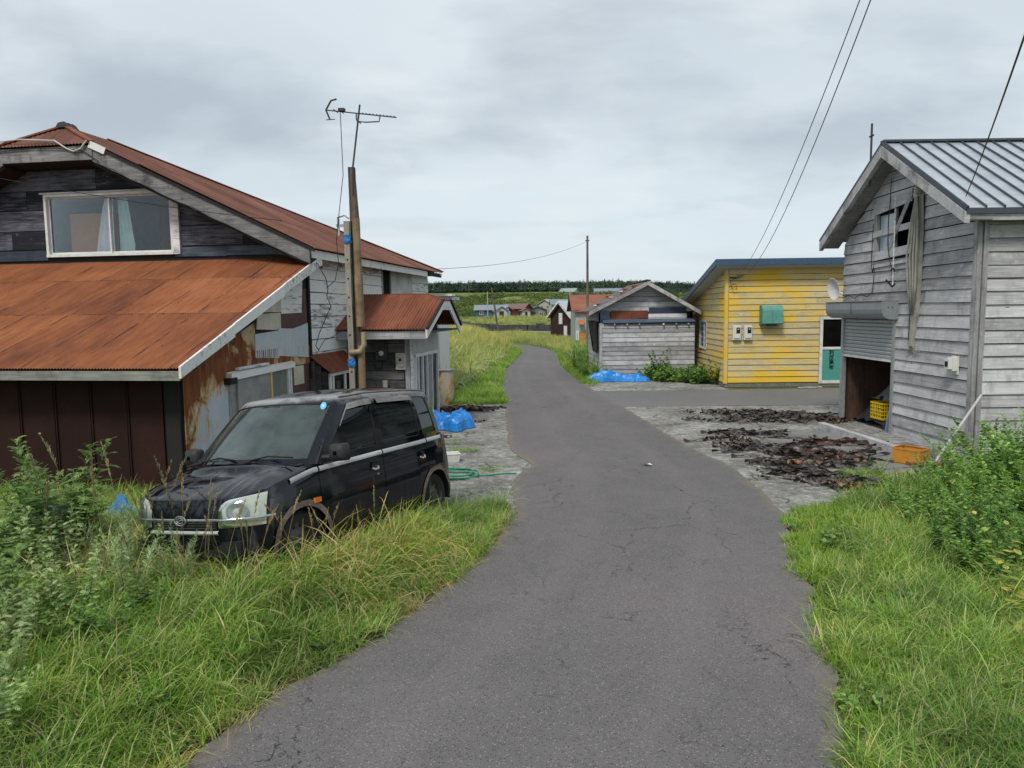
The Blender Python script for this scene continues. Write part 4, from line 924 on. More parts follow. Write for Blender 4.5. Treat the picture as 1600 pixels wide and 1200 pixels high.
    for dx in (-.14, -.22): mb = MB(); mb.lathe([(0, .008), (.01, .006), (.012, 0)], 8, Matrix.Translation((2.476, dx, 2.58)) @ Matrix.Rotation(pi / 2, 4, 'Y')); mb.build('bolt', M['ink'], sh)
    for k in range(10):
        z = 1.54 + k * .08; mb = MB(); mb.prism([(z + .002, -.0), (z + .02, -.016), (z + .055, -.018), (z + .074, -.004), (z + .074, .004), (z + .002, .006)], 0, 1, 'x')
        mb = MB(); mb.prism([(-.0, z + .002), (-.016, z + .018), (-.018, z + .058), (-.003, z + .077), (.008, z + .077), (.008, z + .002)], .16, 2.32, 'x'); mb.build('shutter_slat', st, R, Mg)
    mb = MB(); mb.box(.15, 2.33, -.022, .02, 1.49, 1.54); mb.build('shutter_bottom_bar', M['whiteframe'], R, Mg)
    for u in (.06, 2.32): mb = MB(); mb.box(u, u + .10, -.05, .04, .0, 2.36); mb.build('shutter_rail', M['alu'], R, Mg)
    # meter
    mb = MB(); mb.box(4.33, 4.52, -.05, -.03, 1.44, 1.75); me_ = mb.build('meter_box', M['whiteplastic'], R, Mg)
    mb = MB(); mb.box(4.345, 4.505, -.13, -.05, 1.50, 1.73); mb.build('meter_body', M['whiteplastic'], me_)
    mb = MB(); mb.box(4.36, 4.49, -.19, -.13, 1.53, 1.70); mb.build('meter_front', M['whiteplastic'], me_)
    mb = MB(); mb.box(4.385, 4.465, -.196, -.19, 1.57, 1.66); mb.build('meter_display', M['ink'], me_)
    # satellite dish on the far corner
    ds = MB(); ds.lathe([(0, .0), (.12, .012), (.22, .04), (.29, .075), (.30, .082), (.29, .085)], 28, Matrix.Translation((-.10, -.13, 3.02)) @ Matrix.Rotation(radians(100), 4, 'X') @ Matrix.Rotation(radians(20), 4, 'Y') @ Matrix.Diagonal((.62, .85, 1, 1)))
    sd = smooth_angle(ds.build('satellite_dish', flat('dish_grey', (.55, .55, .55), .5), R, Mg), 60)
    mb = MB(); mb.tube([(-.15, -.12, 3.0), (-.02, -.02, 2.9), (.02, .0, 2.85)], .02, 6); mb.build('dish_arm', M['alu'], sd)
    # torn cloth duct hanging beside the window
    P = []; r2 = random.Random(6)
    prof = [(4.80, .11), (4.62, .10), (4.55, .12), (4.3, .15), (4.0, .17), (3.6, .17), (3.2, .15), (2.9, .12), (2.6, .08), (2.42, .06), (2.38, .055), (2.15, .05), (2.0, .045), (1.85, .04)]
    for i, (z, w_) in enumerate(prof):
        row = []; cx = 3.14 + .02 * sin(i * .9) - (.0 if i < 9 else (i - 9) * .012)
        for j in range(17):
            t_ = j / 16; row.append((cx + (t_ - .5) * 2 * w_, -.05 - .045 * sin(pi * t_) - (.035 * sin(t_ * 21 + i * .25) if 1 < i else .0), z))
        P.append(row)
    mb = MB(); mb.grid(P); mb.build('cloth_duct', M['cloth'], R, Mg, smooth=True)
    for k in range(4):
        o_ = .035 * (k - 1.5); mb = MB(); mb.tube([(3.16 + o_ * .6, -.13, 4.6), (3.16 + o_ * 2.2, -.15, 4.1), (3.12 + o_ * 3.2, -.16, 3.5), (3.14 + o_ * 2.4, -.145, 3.0), (3.13 + o_, -.12, 2.45)], [.014, .022, .018, .024, .012], 6); mb.build('cloth_fold', M['cloth'], R, Mg, smooth=True)
    mb = MB(); mb.tube([(3.16, -.08, 4.86), (3.16, -.08, 4.64)], .075, 12); smooth_angle(mb.build('duct_collar', M['cloth'], R, Mg), 50)
    for k in range(6): mb = MB(); mb.tube([(3.08, -.05, 1.9), (3.05 - .08 * k / 2 + .1, -.055, 1.82), (2.9 + .09 * k, -.05, 1.72 + .02 * (k % 3))], .007, 4); mb.build('frayed_cord', M['cloth'], R, Mg)
    return R
M['greywood_b'] = wood('grey_barge_board', (.15, .14, .14), (.36, .355, .36), (.52, .52, .52), pv=.2, stain=.8)
M['soffit'] = wood('soffit_board', (.15, .148, .148), (.24, .235, .235), (.32, .315, .315), pv=.15)
barn()

# ---------------------------------------------------------------- yellow building
def yellow():
    R = thing('yellow_building', 'flaking yellow clapboard building with blue roof edge and teal door', 'building', (7.05, 24.4, 0), radians(-2))
    D = 5.1; HF, HR = 3.98, 2.86
    Mf = wallM(0, 0, 0)
    door = (3.10, 3.90, .1, 2.26)
    plm = flat('concrete_plinth', (.17, .168, .155), .9, var=.3)
    fw = wall(R, 'front_wall', Mf, lambda z: 0., lambda z: 6.0, [.12, HF], [door], M['blackwood'], .1)
    boards(fw, lambda z: .09, lambda z: 6.0, .14, HF - .06, .197, [(door[0] - .05, door[1] + .05, 0, door[3] + .05)], M['yellow'], 51, tb=.028, seg=(2.4, 4.0), sag=.004)
    mb = MB(); mb.box(-.0, 6.0, -.02, .1, 0, .12); mb.build('plinth', plm, R)
    hi = lambda z: D if z <= HR else D - (z - HR) * D / (HF - HR) ; lo_ = lambda z: 0.0
    Ml = wallM(0, D, -90)
    lo = lambda z: 0. if z <= HR else (z - HR) * D / (HF - HR)
    wn_ = (D - 3.75, D - 2.7, 1.16, 2.12)
    lw = wall(R, 'side_wall', Ml, lo, lambda z: D, [.12, HR, 3.2, 3.6, HF - .01], [wn_], M['blackwood'], .1)
    boards(lw, lo, lambda z: D - .06, .14, HF - .1, .197, [(wn_[0] - .05, wn_[1] + .05, wn_[2] - .05, wn_[3] + .05)], M['yellow'], 52, tb=.026, seg=(2.4, 5.2), sag=.003)
    mb = MB(); mb.box(0, D, -.02, .1, 0, .12); mb.build('plinth', plm, R, Ml)
    mb = MB(); mb.box(-.035, .075, -.035, .0, .12, HF - .05); mb.build('corner_board', M['yellow'], R)
    mb = MB(); mb.box(-.04, -.002, .0, .07, .12, HF - .05); mb.build('corner_board', M['yellow'], R)
    w = sliding_window(lw, None, *wn_, M['whiteframe'], 2, frame=.045, proud=.03)
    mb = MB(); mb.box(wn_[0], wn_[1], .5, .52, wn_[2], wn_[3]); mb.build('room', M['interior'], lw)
    for k in range(4): z = wn_[2] + .18 + k * .2; mb = MB(); mb.box(wn_[0], wn_[1], -.028, -.018, z, z + .014); mb.build('window_bar', M['whiteframe'], w)
    # roof slab with blue fascia
    x0, x1, y0, y1 = -.42, 6.3, -.42, D + .12; zf, zr = 4.16, 2.93; th = .20
    mb = MB(); mb.hexa([(x0, y0, zf - .05), (x1, y0, zf - .05), (x1, y1, zr - .05), (x0, y1, zr - .05), (x0, y0, zf), (x1, y0, zf), (x1, y1, zr), (x0, y1, zr)]); rf = mb.build('roof', M['bluefascia'], R)
    mb = MB(); mb.box(x0 - .02, x1, y0 - .025, y0 + .02, zf - .19, zf + .015); mb.build('fascia', M['bluefascia'], rf)
    mb = MB(); mb.hexa([(x0 - .025, y0 + .021, zf - .19), (x0 + .015, y0 + .021, zf - .19), (x0 + .015, y1, zr - .17), (x0 - .025, y1, zr - .17), (x0 - .025, y0 + .021, zf + .012), (x0 + .015, y0 + .021, zf + .012), (x0 + .015, y1, zr + .012), (x0 - .025, y1, zr + .012)]); mb.build('fascia', M['bluefascia'], rf)
    mb = MB(); mb.hexa([(x0 + .016, y0 + .022, zf - .22), (x1, y0 + .022, zf - .22), (x1, y1, zr - .20), (x0 + .016, y1, zr - .20), (x0 + .016, y0 + .022, zf - .17), (x1, y0 + .022, zf - .17), (x1, y1, zr - .15), (x0 + .016, y1, zr - .15)]); mb.build('soffit', flat('pale_soffit', (.42, .42, .40), .7), R)
    wall(R, 'rear_wall', wallM(6.0, D, 180), lambda z: 0., lambda z: 5.9, [0, HR - .1], [], M['yellow'], .1)
    # vent hood
    vh = MB(); prof = [(-.02, 2.07), (-.30, 2.07), (-.335, 2.10), (-.335, 2.52), (-.31, 2.60), (-.25, 2.655), (-.17, 2.68), (-.02, 2.68)]
    vh.prism(prof, 1.10, 1.76, 'x'); v_ = vh.build('vent_hood', M['teal'], R)
    mb = MB(); mb.prism([(a * 1.0 - .006 * (a < -.05), b + (.006 if b > 2.5 else -.006)) for a, b in prof], 1.085, 1.10, 'x'); mb.build('hood_flange', flat('teal_dark', (.07, .20, .17), .5), v_)
    mb = MB(); mb.box(1.42, 1.43, -.342, -.336, 2.1, 2.52); mb.build('hood_joint', flat('teal_line', (.07, .2, .17), .5), v_)
    mb = MB(); mb.box(1.3, 1.6, -.25, -.1, 2.02, 2.069); mb.build('hood_outlet', M['darkgrey'], v_)
    # meters
    for u in (.22, .58):
        mb = MB(); mb.box(u, u + .26, -.12, -.03, 1.56, 2.04); b_ = mb.build('meter_box', M['creamplastic'] if 0 else M['whiteplastic'], R)
        mb = MB(); mb.box(u + .03, u + .23, -.15, -.12, 1.62, 2.0); mb.build('meter_cover', M['whiteplastic'], b_)
        mb = MB(); mb.box(u + .10, u + .22, -.156, -.15, 1.78, 1.97); mb.build('meter_display', M['ink'], b_)
        mb = MB(); mb.box(u + .14, u + .18, -.162, -.156, 1.90, 1.93); mb.build('meter_dial', M['whiteplastic'], b_)
    # service bracket with curly wires at the corner
    mb = MB()
    for k in range(4): mb.tube([(.10 + .06 * k, -.05, 3.62), (.12 + .08 * k, -.12, 3.50 + .02 * k), (.2 + .12 * k, -.16, 3.55 + .05 * k), (.35 + .08 * k, -.2, 3.68)], .008, 4)
    mb.tube([(.12, -.06, 3.5), (.14, -.10, 3.3), (.22, -.1, 3.18), (.32, -.1, 3.22), (.3, -.1, 3.35), (.2, -.1, 3.38), (.08, -.08, 3.28)], .009, 5); mb.box(.10, .30, -.06, -.03, 3.58, 3.62); mb.build('service_bracket', M['darkgrey'], R)
    # door
    u0, u1, z0, z1 = door
    mb = MB(); f = .055; mb.box(u0, u0 + f, -.05, .05, z0, z1); mb.box(u1 - f, u1, -.05, .05, z0, z1); mb.box(u0, u1, -.05, .05, z1 - f, z1 + .04); mb.box(u0 - .04, u0, -.05, .05, z0, z1 + .04); mb.box(u0, u1, -.05, .05, z0, z0 + .10); mb.box(u0 + f, u1 - f, -.04, .02, 1.22, 1.30); dr = mb.build('door', M['whiteframe'], R)
    mb = MB(); mb.box(u0 + f, u1 - f, -.02, .0, z0 + .10, 1.22); mb.build('door_panel', M['tealpanel'], dr)
    mb = MB(); mb.box(u0 + f, u1 - f, -.01, .0, 1.30, z1 - f); mb.build('pane', M['privacy'], dr)
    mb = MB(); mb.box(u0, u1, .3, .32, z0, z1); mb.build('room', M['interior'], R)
    cu = bpy.data.curves.new('lettering', 'FONT'); cu.body = "利\n尻\n昆\n布"; cu.size = .165; cu.space_line = 1.0; cu.extrude = .002; cu.align_x = 'CENTER'; cu.offset = .004
    tx = bpy.data.objects.new('lettering', cu); COL.objects.link(tx); bpy.context.view_layer.update()
    dg = bpy.context.evaluated_depsgraph_get(); me = bpy.data.meshes.new_from_object(tx.evaluated_get(dg)); bpy.data.objects.remove(tx)
    me.materials.clear(); me.materials.append(M['ink'])
    lt = bpy.data.objects.new('lettering', me); COL.objects.link(lt); lt.parent = dr
    lt.matrix_local = Matrix.Translation((u0 + .36, -.024, 1.06)) @ Matrix.Rotation(pi / 2, 4, 'X')
yellow()

# ---------------------------------------------------------------- grey shed
M['shedroof'] = flat('grey_brown_roofing', (.13, .105, .10), .85, var=.5, scale=2)
def shed():
    R = thing('grey_shed', 'low grey plank shed with rusty and white scrap panels, beside the yellow building', 'shed', (3.3, 28.0, 0))
    W, EV, SL = 3.55, 2.62, .53
    Mf = wallM(0, 0, 0)
    lo = lambda z: 0. if z <= EV else (z - EV) / SL; hi = lambda z: W - lo(z)
    fw = wall(R, 'front_wall', Mf, lo, hi, [0, EV, EV + W / 2 * SL - .03], [], M['blackwood'], .1)
    boards(fw, lo, hi, 2.50, EV + W / 2 * SL - .05, .19, [], M['shedwood'], 61, tb=.024, seg=(2, 3.8))
    Ml = wallM(0, 3.7, -90)
    lw = wall(R, 'side_wall', Ml, lambda z: 0., lambda z: 3.7, [0, EV], [], M['blackwood'], .1)
    boards(lw, lambda z: 0., lambda z: 3.69, .05, EV - .02, .19, [], M['shedwood'], 62, tb=.024, seg=(2, 3.4))
    wall(R, 'far_side_wall', wallM(W, 0, 90), lambda z: 0., lambda z: 3.7, [0, EV], [], M['shedwood'], .1)
    wall(R, 'rear_wall', wallM(W, 3.7, 180), lo, hi, [0, EV, EV + W / 2 * SL - .03], [], M['shedwood'], .1)
    # projecting lower front
    Mp = wallM(.10, -.30, 0)
    pw = wall(R, 'lower_front_wall', Mp, lambda z: 0., lambda z: W - .1, [0, 2.12], [], M['blackwood'], .06)
    boards(pw, lambda z: .0, lambda z: W - .1, .02, 2.08, .172, [], M['shedwood'], 63, tb=.026, seg=(2.2, 4.2), sag=.003)
    mb = MB(); mb.box(.0, .10, -.28, .0, .0, 2.1); mb.build('corner_board', M['shedwood'], R)
    mb = MB(); mb.hexa([(.12, -.40, 2.10), (W, -.40, 2.12), (W, -.02, 2.24), (.12, -.02, 2.22), (.12, -.40, 2.13), (W, -.40, 2.15), (W, -.02, 2.27), (.12, -.02, 2.25)]); mb.build('lower_roof', M['blueblack2'], R)
    mb = MB(); mb.box(.35, W, -.38, -.33, 2.06, 2.10); mb.build('batten', M['blackwood'], R)
    for k, u in enumerate((.55, 1.02, 1.47, 2.37, 2.85, 3.3)):
        mb = MB(); mb.lathe([(0, .04), (.028, .032), (.04, 0), (.028, -.032), (0, -.04)], 10, Matrix.Translation((u, -.40, 2.04)) @ Matrix.Rotation(pi / 2, 4, 'X')); smooth_angle(mb.build('float', M['whiteplastic'] if k == 3 else M['cement'], R), 60)
    mb = MB(); mb.prism([(.06, 2.0), (.20, 1.98), (.42, 2.10), (.40, 2.56), (.04, 2.58)], -.06, -.03, 'y'); mb.build('scrap_panel', flat('blue_grey_sheet', (.13, .17, .24), .6, var=.3), R)
    mb = MB(); mb.prism([(.42, 2.20), (1.86, 2.28), (1.84, 2.56), (.44, 2.56)], -.07, -.035, 'y'); mb.build('scrap_panel', M['rust_scrap'], R)
    mb = MB(); mb.box(1.88, 3.28, -.065, -.03, 2.44, 2.67); mb.build('scrap_panel', flat('navy_sheet', (.035, .045, .09), .5), R)
    mb = MB(); mb.box(1.86, 3.30, -.10, -.035, 2.29, 2.43); mb.build('scrap_panel', M['whiteframe'], R)
    mb = MB(); mb.box(1.86, 3.30, -.09, -.035, 2.25, 2.275); mb.build('batten', M['whiteframe'], R)
    # roof
    RZ = EV + W / 2 * SL + .10; ez = EV - .12
    for s, xe in ((-1, -.42), (1, W + .2)):
        xm = W / 2
        mb = MB(); mb.hexa([(xe, -.42, ez), (xm, -.42, RZ - .05), (xm, 3.9, RZ - .05), (xe, 3.9, ez)] + [(xe, -.42, ez + .05), (xm, -.42, RZ), (xm, 3.9, RZ), (xe, 3.9, ez + .05)])
        mb.build('roof', M['shedroof'], R)
        mb = MB(); mb.hexa([(xe, -.44, ez - .11), (xm, -.44, RZ - .17), (xm, -.40, RZ - .17), (xe, -.40, ez - .11), (xe, -.44, ez + .03), (xm, -.44, RZ - .02), (xm, -.40, RZ - .02), (xe, -.40, ez + .03)]); mb.build('barge_board', M['greywood_b'], R)
    for k in range(7): # loose shingles and stones on the left slope
        pass
    rr = random.Random(9)
    for k in range(9):
        t_ = rr.uniform(.1, .9); x = -.42 + (W / 2 + .42) * t_; z = ez + .05 + (RZ - ez - .05) * t_; y = rr.uniform(-.3, 2.6)
        mb = MB(); mb.box(x - .1, x + .1, y, y + .25, z, z + rr.uniform(.03, .06)); mb.build('roof_scrap', M['whiteframe'] if k % 4 == 0 else M['rust_scrap'], R)
    mb = MB(); mb.box(W / 2 - .10, W / 2 + .10, -.46, 3.9, RZ - .01, RZ + .03); mb.build('ridge_cap', M['darkgrey'], R)
    mb = MB(); mb.tube([(-.46, -.45, ez + .02), (-.46, 3.8, ez + .02)], .05, 8); mb.build('gutter', M['rust_scrap'], R)
    mb = MB(); mb.hexa([(-.12, -.2, 1.0), (-.06, -.2, 1.0), (-.06, 1.0, 1.0), (-.12, 1.0, 1.0), (-.12, -.25, 2.2), (-.3, -.2, 2.2), (-.3, 1.0, 2.2), (-.12, 1.0, 2.2)]); mb.build('hanging_sheet', M['blackwood'], R)
M['blueblack2'] = flat('blue_grey_flashing', (.075, .105, .16), .5, 0, .4, var=.25)
shed()

def small_house(label, cat, name, loc, yaw, w, l, ev, rise, wm, rm, wins=(), over=.3, doors=(), trim=None, leanto=None):
    """gable faces local -Y, ridge along Y ; wins: (face, u, z0, w, h)"""
    R = thing(name, label, cat, loc, radians(yaw))
    mb = MB(); mb.prism([(-w / 2, 0), (w / 2, 0), (w / 2, ev), (0, ev + rise), (-w / 2, ev)], 0, l, 'y'); mb.build('wall', wm, R)
    sl = rise / (w / 2)
    for s in (-1, 1):
        xe = s * (w / 2 + over); ze = ev - over * sl
        mb = MB(); mb.hexa([(xe, -over, ze + .02), (0, -over, ev + rise + .02), (0, l + over, ev + rise + .02), (xe, l + over, ze + .02), (xe, -over, ze + .14), (0, -over, ev + rise + .14), (0, l + over, ev + rise + .14), (xe, l + over, ze + .14)]); mb.build('roof', rm, R)
        if trim:
            mb = MB(); mb.hexa([(xe, -over - .04, ze - .10), (0, -over - .04, ev + rise - .10), (0, -over - .005, ev + rise - .10), (xe, -over - .005, ze - .10), (xe, -over - .04, ze + .12), (0, -over - .04, ev + rise + .12), (0, -over - .005, ev + rise + .12), (xe, -over - .005, ze + .12)]); mb.build('barge_board', trim, R)
    for (face, u, z0, ww, hh, kind) in wins:
        m_ = {'w': M['glassdark'], 'd': M['interior'], 'p': M['whiteframe'], 'o': M['orange']}[kind]
        Mx = {'f': wallM(0, 0, 0), 'r': wallM(w / 2, 0, 90), 'l': wallM(-w / 2, l, -90)}[face]
        mb = MB(); mb.box(u - ww / 2, u + ww / 2, -.06, -.002, z0, z0 + hh); wnd = mb.build('door' if kind in 'dpo' and z0 < .5 else 'window', M['whiteframe'] if kind == 'w' else m_, R, Mx)
        if kind == 'w':
            mb = MB(); mb.box(u - ww / 2 + .07, u - .03, -.07, -.055, z0 + .07, z0 + hh - .07); mb.build('pane', m_, wnd)
            mb = MB(); mb.box(u + .03, u + ww / 2 - .07, -.07, -.055, z0 + .07, z0 + hh - .07); mb.build('pane', m_, wnd)
    return R
M['glassdark'] = flat('dark_far_glass', (.05, .06, .07), .15, 0, .6)
M['orange'] = flat('orange_door', (.45, .19, .05), .6)
brown = wood('dark_brown_cladding', (.022, .012, .012), (.045, .022, .022), (.07, .04, .035), along='Z')
pale = wood('pale_grey_green_cladding', (.22, .25, .235), (.33, .37, .35), (.44, .47, .45))
paleroof = flat('pale_blue_metal_roof', (.40, .45, .50), .45, .2, .4)
small_house('dark brown shed with pale metal roof beyond the grey shed', 'shed', 'brown_shed', (4.55, 68.0, 0), -58, 3.3, 5, 2.1, 1.25, brown, paleroof,
            [('f', .0, 1.35, .5, 1.0, 'p'), ('f', .75, .2, .45, 1.0, 'p')], trim=M['whitebarge'])
shop = small_house('pale green-grey shop with rusty roof and orange door', 'shop', 'pale_shop', (10.2, 56.5, 0), 90, 4.2, 5.5, 2.62, 1.0, pale, M['rust_far'],
                   [('l', .52, .0, .42, 1.0, 'o'), ('l', .16, .4, .22, .7, 'w')], trim=None)
mb = MB(); mb.hexa([(-2.6, 4.9, 1.55), (-2.1, 4.9, 1.85), (-2.1, 5.25, 1.85), (-2.6, 5.35, 1.55), (-2.6, 4.9, 1.59), (-2.1, 4.9, 1.89), (-2.1, 5.25, 1.89), (-2.6, 5.35, 1.59)]); mb.build('awning', flat('orange_awning', (.42, .14, .05), .6), shop)
# ---------------------------------------------------------------- far village
def hz(x, y): return float(H(np.array([x]), np.array([y]))[0])
blue = flat('blue_cladding', (.035, .085, .14), .7); navy = flat('navy_cladding', (.04, .06, .085), .7); maroon = flat('maroon_cladding', (.13, .03, .035), .75); mroof = flat('dull_maroon_roof', (.17, .10, .09), .7)
groof = flat('grey_blue_roof', (.20, .23, .27), .6); palew = flat('pale_plaster', (.40, .41, .40), .8); greyw = flat('grey_far_wood', (.17, .17, .18), .85); droof = flat('dark_far_roof', (.075, .085, .10), .6); beige = flat('beige_render', (.36, .34, .27), .8)
def fh(label, name, x, y, yaw, w, l, ev, rise, wm, rm, wins, dz=0, cat='house'):
    return small_house(label, cat, name, (x, y, hz(x, y) - .25 + dz), yaw, w, l, ev, rise, wm, rm, wins)
# ridge along X (yaw 90): local -X face looks at the camera
fh('long blue shed with grey roof, leftmost of the far village', 'blue_shed', -.75, 151, 90, 5.0, 6.4, 1.75, .9, blue, groof, [('l', 1.2, .8, .8, .7, 'w'), ('l', 4.2, .8, .9, .7, 'w')], cat='shed')
fh('small white-gabled far shed right behind the blue shed', 'white_shed', -1.9, 147, 15, 2.4, 3, 1.6, .8, palew, groof, [('f', 0, .1, .9, 1.4, 'd')], cat='shed')
fh('tiny navy far shed with pale door between blue and maroon sheds', 'navy_shed', -.7, 149, 40, 2.3, 3, 1.7, .6, navy, groof, [('f', .3, .1, .7, 1.4, 'p')], cat='shed')
fh('maroon shed with bright white doorway in the far village', 'maroon_shed', 3.4, 152, 62, 3.6, 5.0, 1.95, .9, maroon, mroof, [], cat='shed')
ms = small_house('low maroon porch hut with white front standing before the maroon shed', 'hut', 'porch_hut', (3.0, 148.6, hz(3, 148.6) - .2), 10, 1.7, 2, 1.5, .35, palew, mroof, [('f', 0, .1, .5, 1.2, 'd')])
fh('dark grey far shed with open bays right of the maroon shed', 'grey_far_shed', 5.6, 156, 8, 3.4, 4, 1.5, .7, greyw, droof, [('f', -.9, .2, .8, 1.0, 'd'), ('f', .7, .3, .9, .8, 'w')], cat='shed')
fh('pale beige two-storey house at the right end of the far village', 'beige_house', 7.4, 162, -35, 3.6, 5, 2.6, .9, beige, flat('beige_roof', (.34, .33, .28), .7), [('f', -.8, 1.6, .7, .8, 'w'), ('f', .7, 1.6, .7, .8, 'w'), ('f', 0, .2, .9, 1.2, 'd'), ('r', 1.5, 1.4, 1, .9, 'w')])
fh('pale house with grey-green roof on the distant plateau', 'plateau_house', 26.5, 300, 62, 5, 6.5, 2.0, 1.3, palew, flat('grey_green_roof', (.25, .30, .29), .6), [('l', 1.5, .8, 1, .9, 'w'), ('l', 4, .8, 1, .9, 'w'), ('f', 0, .6, 1.2, 1.2, 'w')])
fh('long pale building with grey roof on the distant plateau', 'long_building', 46, 300, 90, 6, 12.5, 1.9, 1.1, palew, groof, [('l', 2, .7, 1.2, .9, 'w'), ('l', 5.5, .7, 1.2, .9, 'w'), ('l', 9, .7, 1.2, .9, 'w')], cat='building')
fh('small dark far hut between the two plateau buildings', 'dark_hut', 31, 301, 90, 3, 3.2, 1.0, .6, greyw, droof, [('l', 1.4, .2, .8, .8, 'w')], cat='hut')
fh('long low dark roofed boathouse just beyond the brown shed', 'boathouse', 13.5, 120, 90, 4, 7, 3.2, .7, palew, flat('slate_blue_roof', (.17, .21, .25), .6), [('l', 2, .7, 1.2, .9, 'w')], cat='building')

# dark sea wall of stacked stones, courses as parts
def seawall(label, pts, h, th, seed):
    R = thing('sea_wall', label, 'wall', (pts[0][0], pts[0][1], 0)); r = random.Random(seed); o = Vector((pts[0][0], pts[0][1], 0))
    st_ = flat('dark_wall_stone', (.06, .06, .062), .9, var=.4, scale=1.5)
    for (a, b) in zip(pts[:-1], pts[1:]):
        L = sqrt((a[0] - b[0]) ** 2 + (a[1] - b[1]) ** 2); n = max(1, int(L / .9))
        for k in range(n):
            t0, t1 = k / n, (k + 1) / n - .03 / L * .9
            p, q = Vector((a[0] + (b[0] - a[0]) * t0, a[1] + (b[1] - a[1]) * t0, 0)), Vector((a[0] + (b[0] - a[0]) * t1, a[1] + (b[1] - a[1]) * t1, 0))
            zb = hz(p.x, p.y) - .2; hh = h * r.uniform(.85, 1.08); mb = MB(); mb.beam(p - o + Vector((0, 0, zb + hh / 2)), q - o + Vector((0, 0, zb + hh / 2)), th * r.uniform(.85, 1.1), hh); mb.build('stone_block', st_, R)
seawall('dark low sea wall curving across the flats before the village', [(-9.5, 118), (-5.5, 96), (-2.5, 90), (2, 88.5), (9, 88)], 1.15, .8, 1)
seawall('second dark wall behind and above the near sea wall', [(-7.5, 108), (-2, 101), (4, 100), (10, 100)], .75, .6, 2)
pth = [(-9.0, 108), (-6.0, 93.5), (-3.2, 87.5), (0, 85.6), (6, 84.8), (12, 84.6)]
M['palepath'] = flat('pale_concrete_path', (.36, .355, .33), .9, var=.25, scale=.6)
mb = MB()
P = []
for (x, y) in smooth_line(pth, 5): P.append([(x - .2, y - 1.3, hz(x, y) + .16), (x + .2, y + .8, hz(x, y) + .16)])
mb.grid(P); mb.build('path', M['palepath'], kind='structure')

def pole(label, x, y, z0, h, r, lean=(0, 0), bars=1, group=None, m=None):
    R = thing('utility_pole', label, 'pole', (x, y, z0), group=group)
    mb = MB(); mb.tube([(0, 0, -.3), (lean[0] * .5, lean[1] * .5, h * .5), (lean[0], lean[1], h)], [r * 1.15, r, r * .8], 10); smooth_angle(mb.build('pole', m or M['polewood'], R), 50)
    for k in range(bars): mb = MB(); z = h - .3 - .5 * k; mb.box(lean[0] - .35, lean[0] + .35, lean[1] - .04, lean[1] + .04, z, z + .06); mb.build('crossarm', M['darkgrey'], R)
    return R
p1 = pole('tall slim timber pole standing by the road at the left corner of the grey shed', 5.06, 49.2, 0, 7.45, .085, (.0, 0), 0)
mb = MB(); mb.box(-.14, .14, -.04, .04, 7.1, 7.16); mb.build('crossarm', M['darkgrey'], p1)
pole('leaning timber pole beyond the grassy bank in front of the far village', -1.45, 85, hz(-1.45, 85), 5.2, .11, (-.75, 0), 0)
pole('slim upright pole just left of the leaning pole, by the blue shed', -4.4, 140, hz(-4.4, 140), 5.2, .10, (0, 0), 0, m=flat('pale_pole', (.35, .34, .31), .8))
for k, (px, pb, pt, d) in enumerate([(666, 458, 443, 300), (735, 458, 441, 330), (821, 458, 440, 330), (876, 460, 445, 320), (958, 458, 440, 310), (968, 452, 437, 310)]):
    x = (px - 800) / 1155 * d; hzn = 486.2 - .0122 * (px - 800)
    pole(['far pole above the house porch roof on the skyline', 'far pole left of the village on the plateau', 'far pole at the middle of the plateau', 'far pole just left of the plateau house', 'far pole left of the pair over the shed roof', 'far pole right of the pair over the shed roof'][k], x, d, hz(x, d), (pb - pt) / 1155 * d + 2.0, .13, (0, 0), 1, group='distant utility poles')

# ---------------------------------------------------------------- overhead wires
def wire(label, a, b, sag, r, m=None, n=26):
    a, b = Vector(a), Vector(b); pts = []
    for i in range(n + 1):
        t_ = i / n; p = a.lerp(b, t_); p.z -= sag * 4 * t_ * (1 - t_); pts.append(p - a)
    mb = MB(); mb.tube(pts, r, 5); o = mb.build('overhead_wire', m or M['cable']); o.location = a
    return tag(o, label, 'wire')
WG = flat('grey_cable', (.12, .12, .13), .6)
wire('left one of two cables rising from the yellow wall over the road', (7.35, 24.22, 3.62), (2.74, 4.0, 6.82), .65, .006, WG)
wire('right one of two cables rising from the yellow wall over the road', (7.50, 24.2, 3.58), (2.84, 4.0, 6.98), .85, .0065, WG)
wire('twisted cable coming down to the eave corner of the grey barn', (7.15, 11.82, 4.3), (2.78, 4.0, 4.30), .05, .007, M['cable'])
wire('thin wire between the slim timber pole and the old house roof', (5.06, 49.2, 7.1), (-2.3, 23.6, 3.95), .35, .008, WG)
wire('wire crossing in front of the black gable of the old house', (-9.6, 11.5, 5.1), (-4.3, 14.2, 4.35), .1, .006)

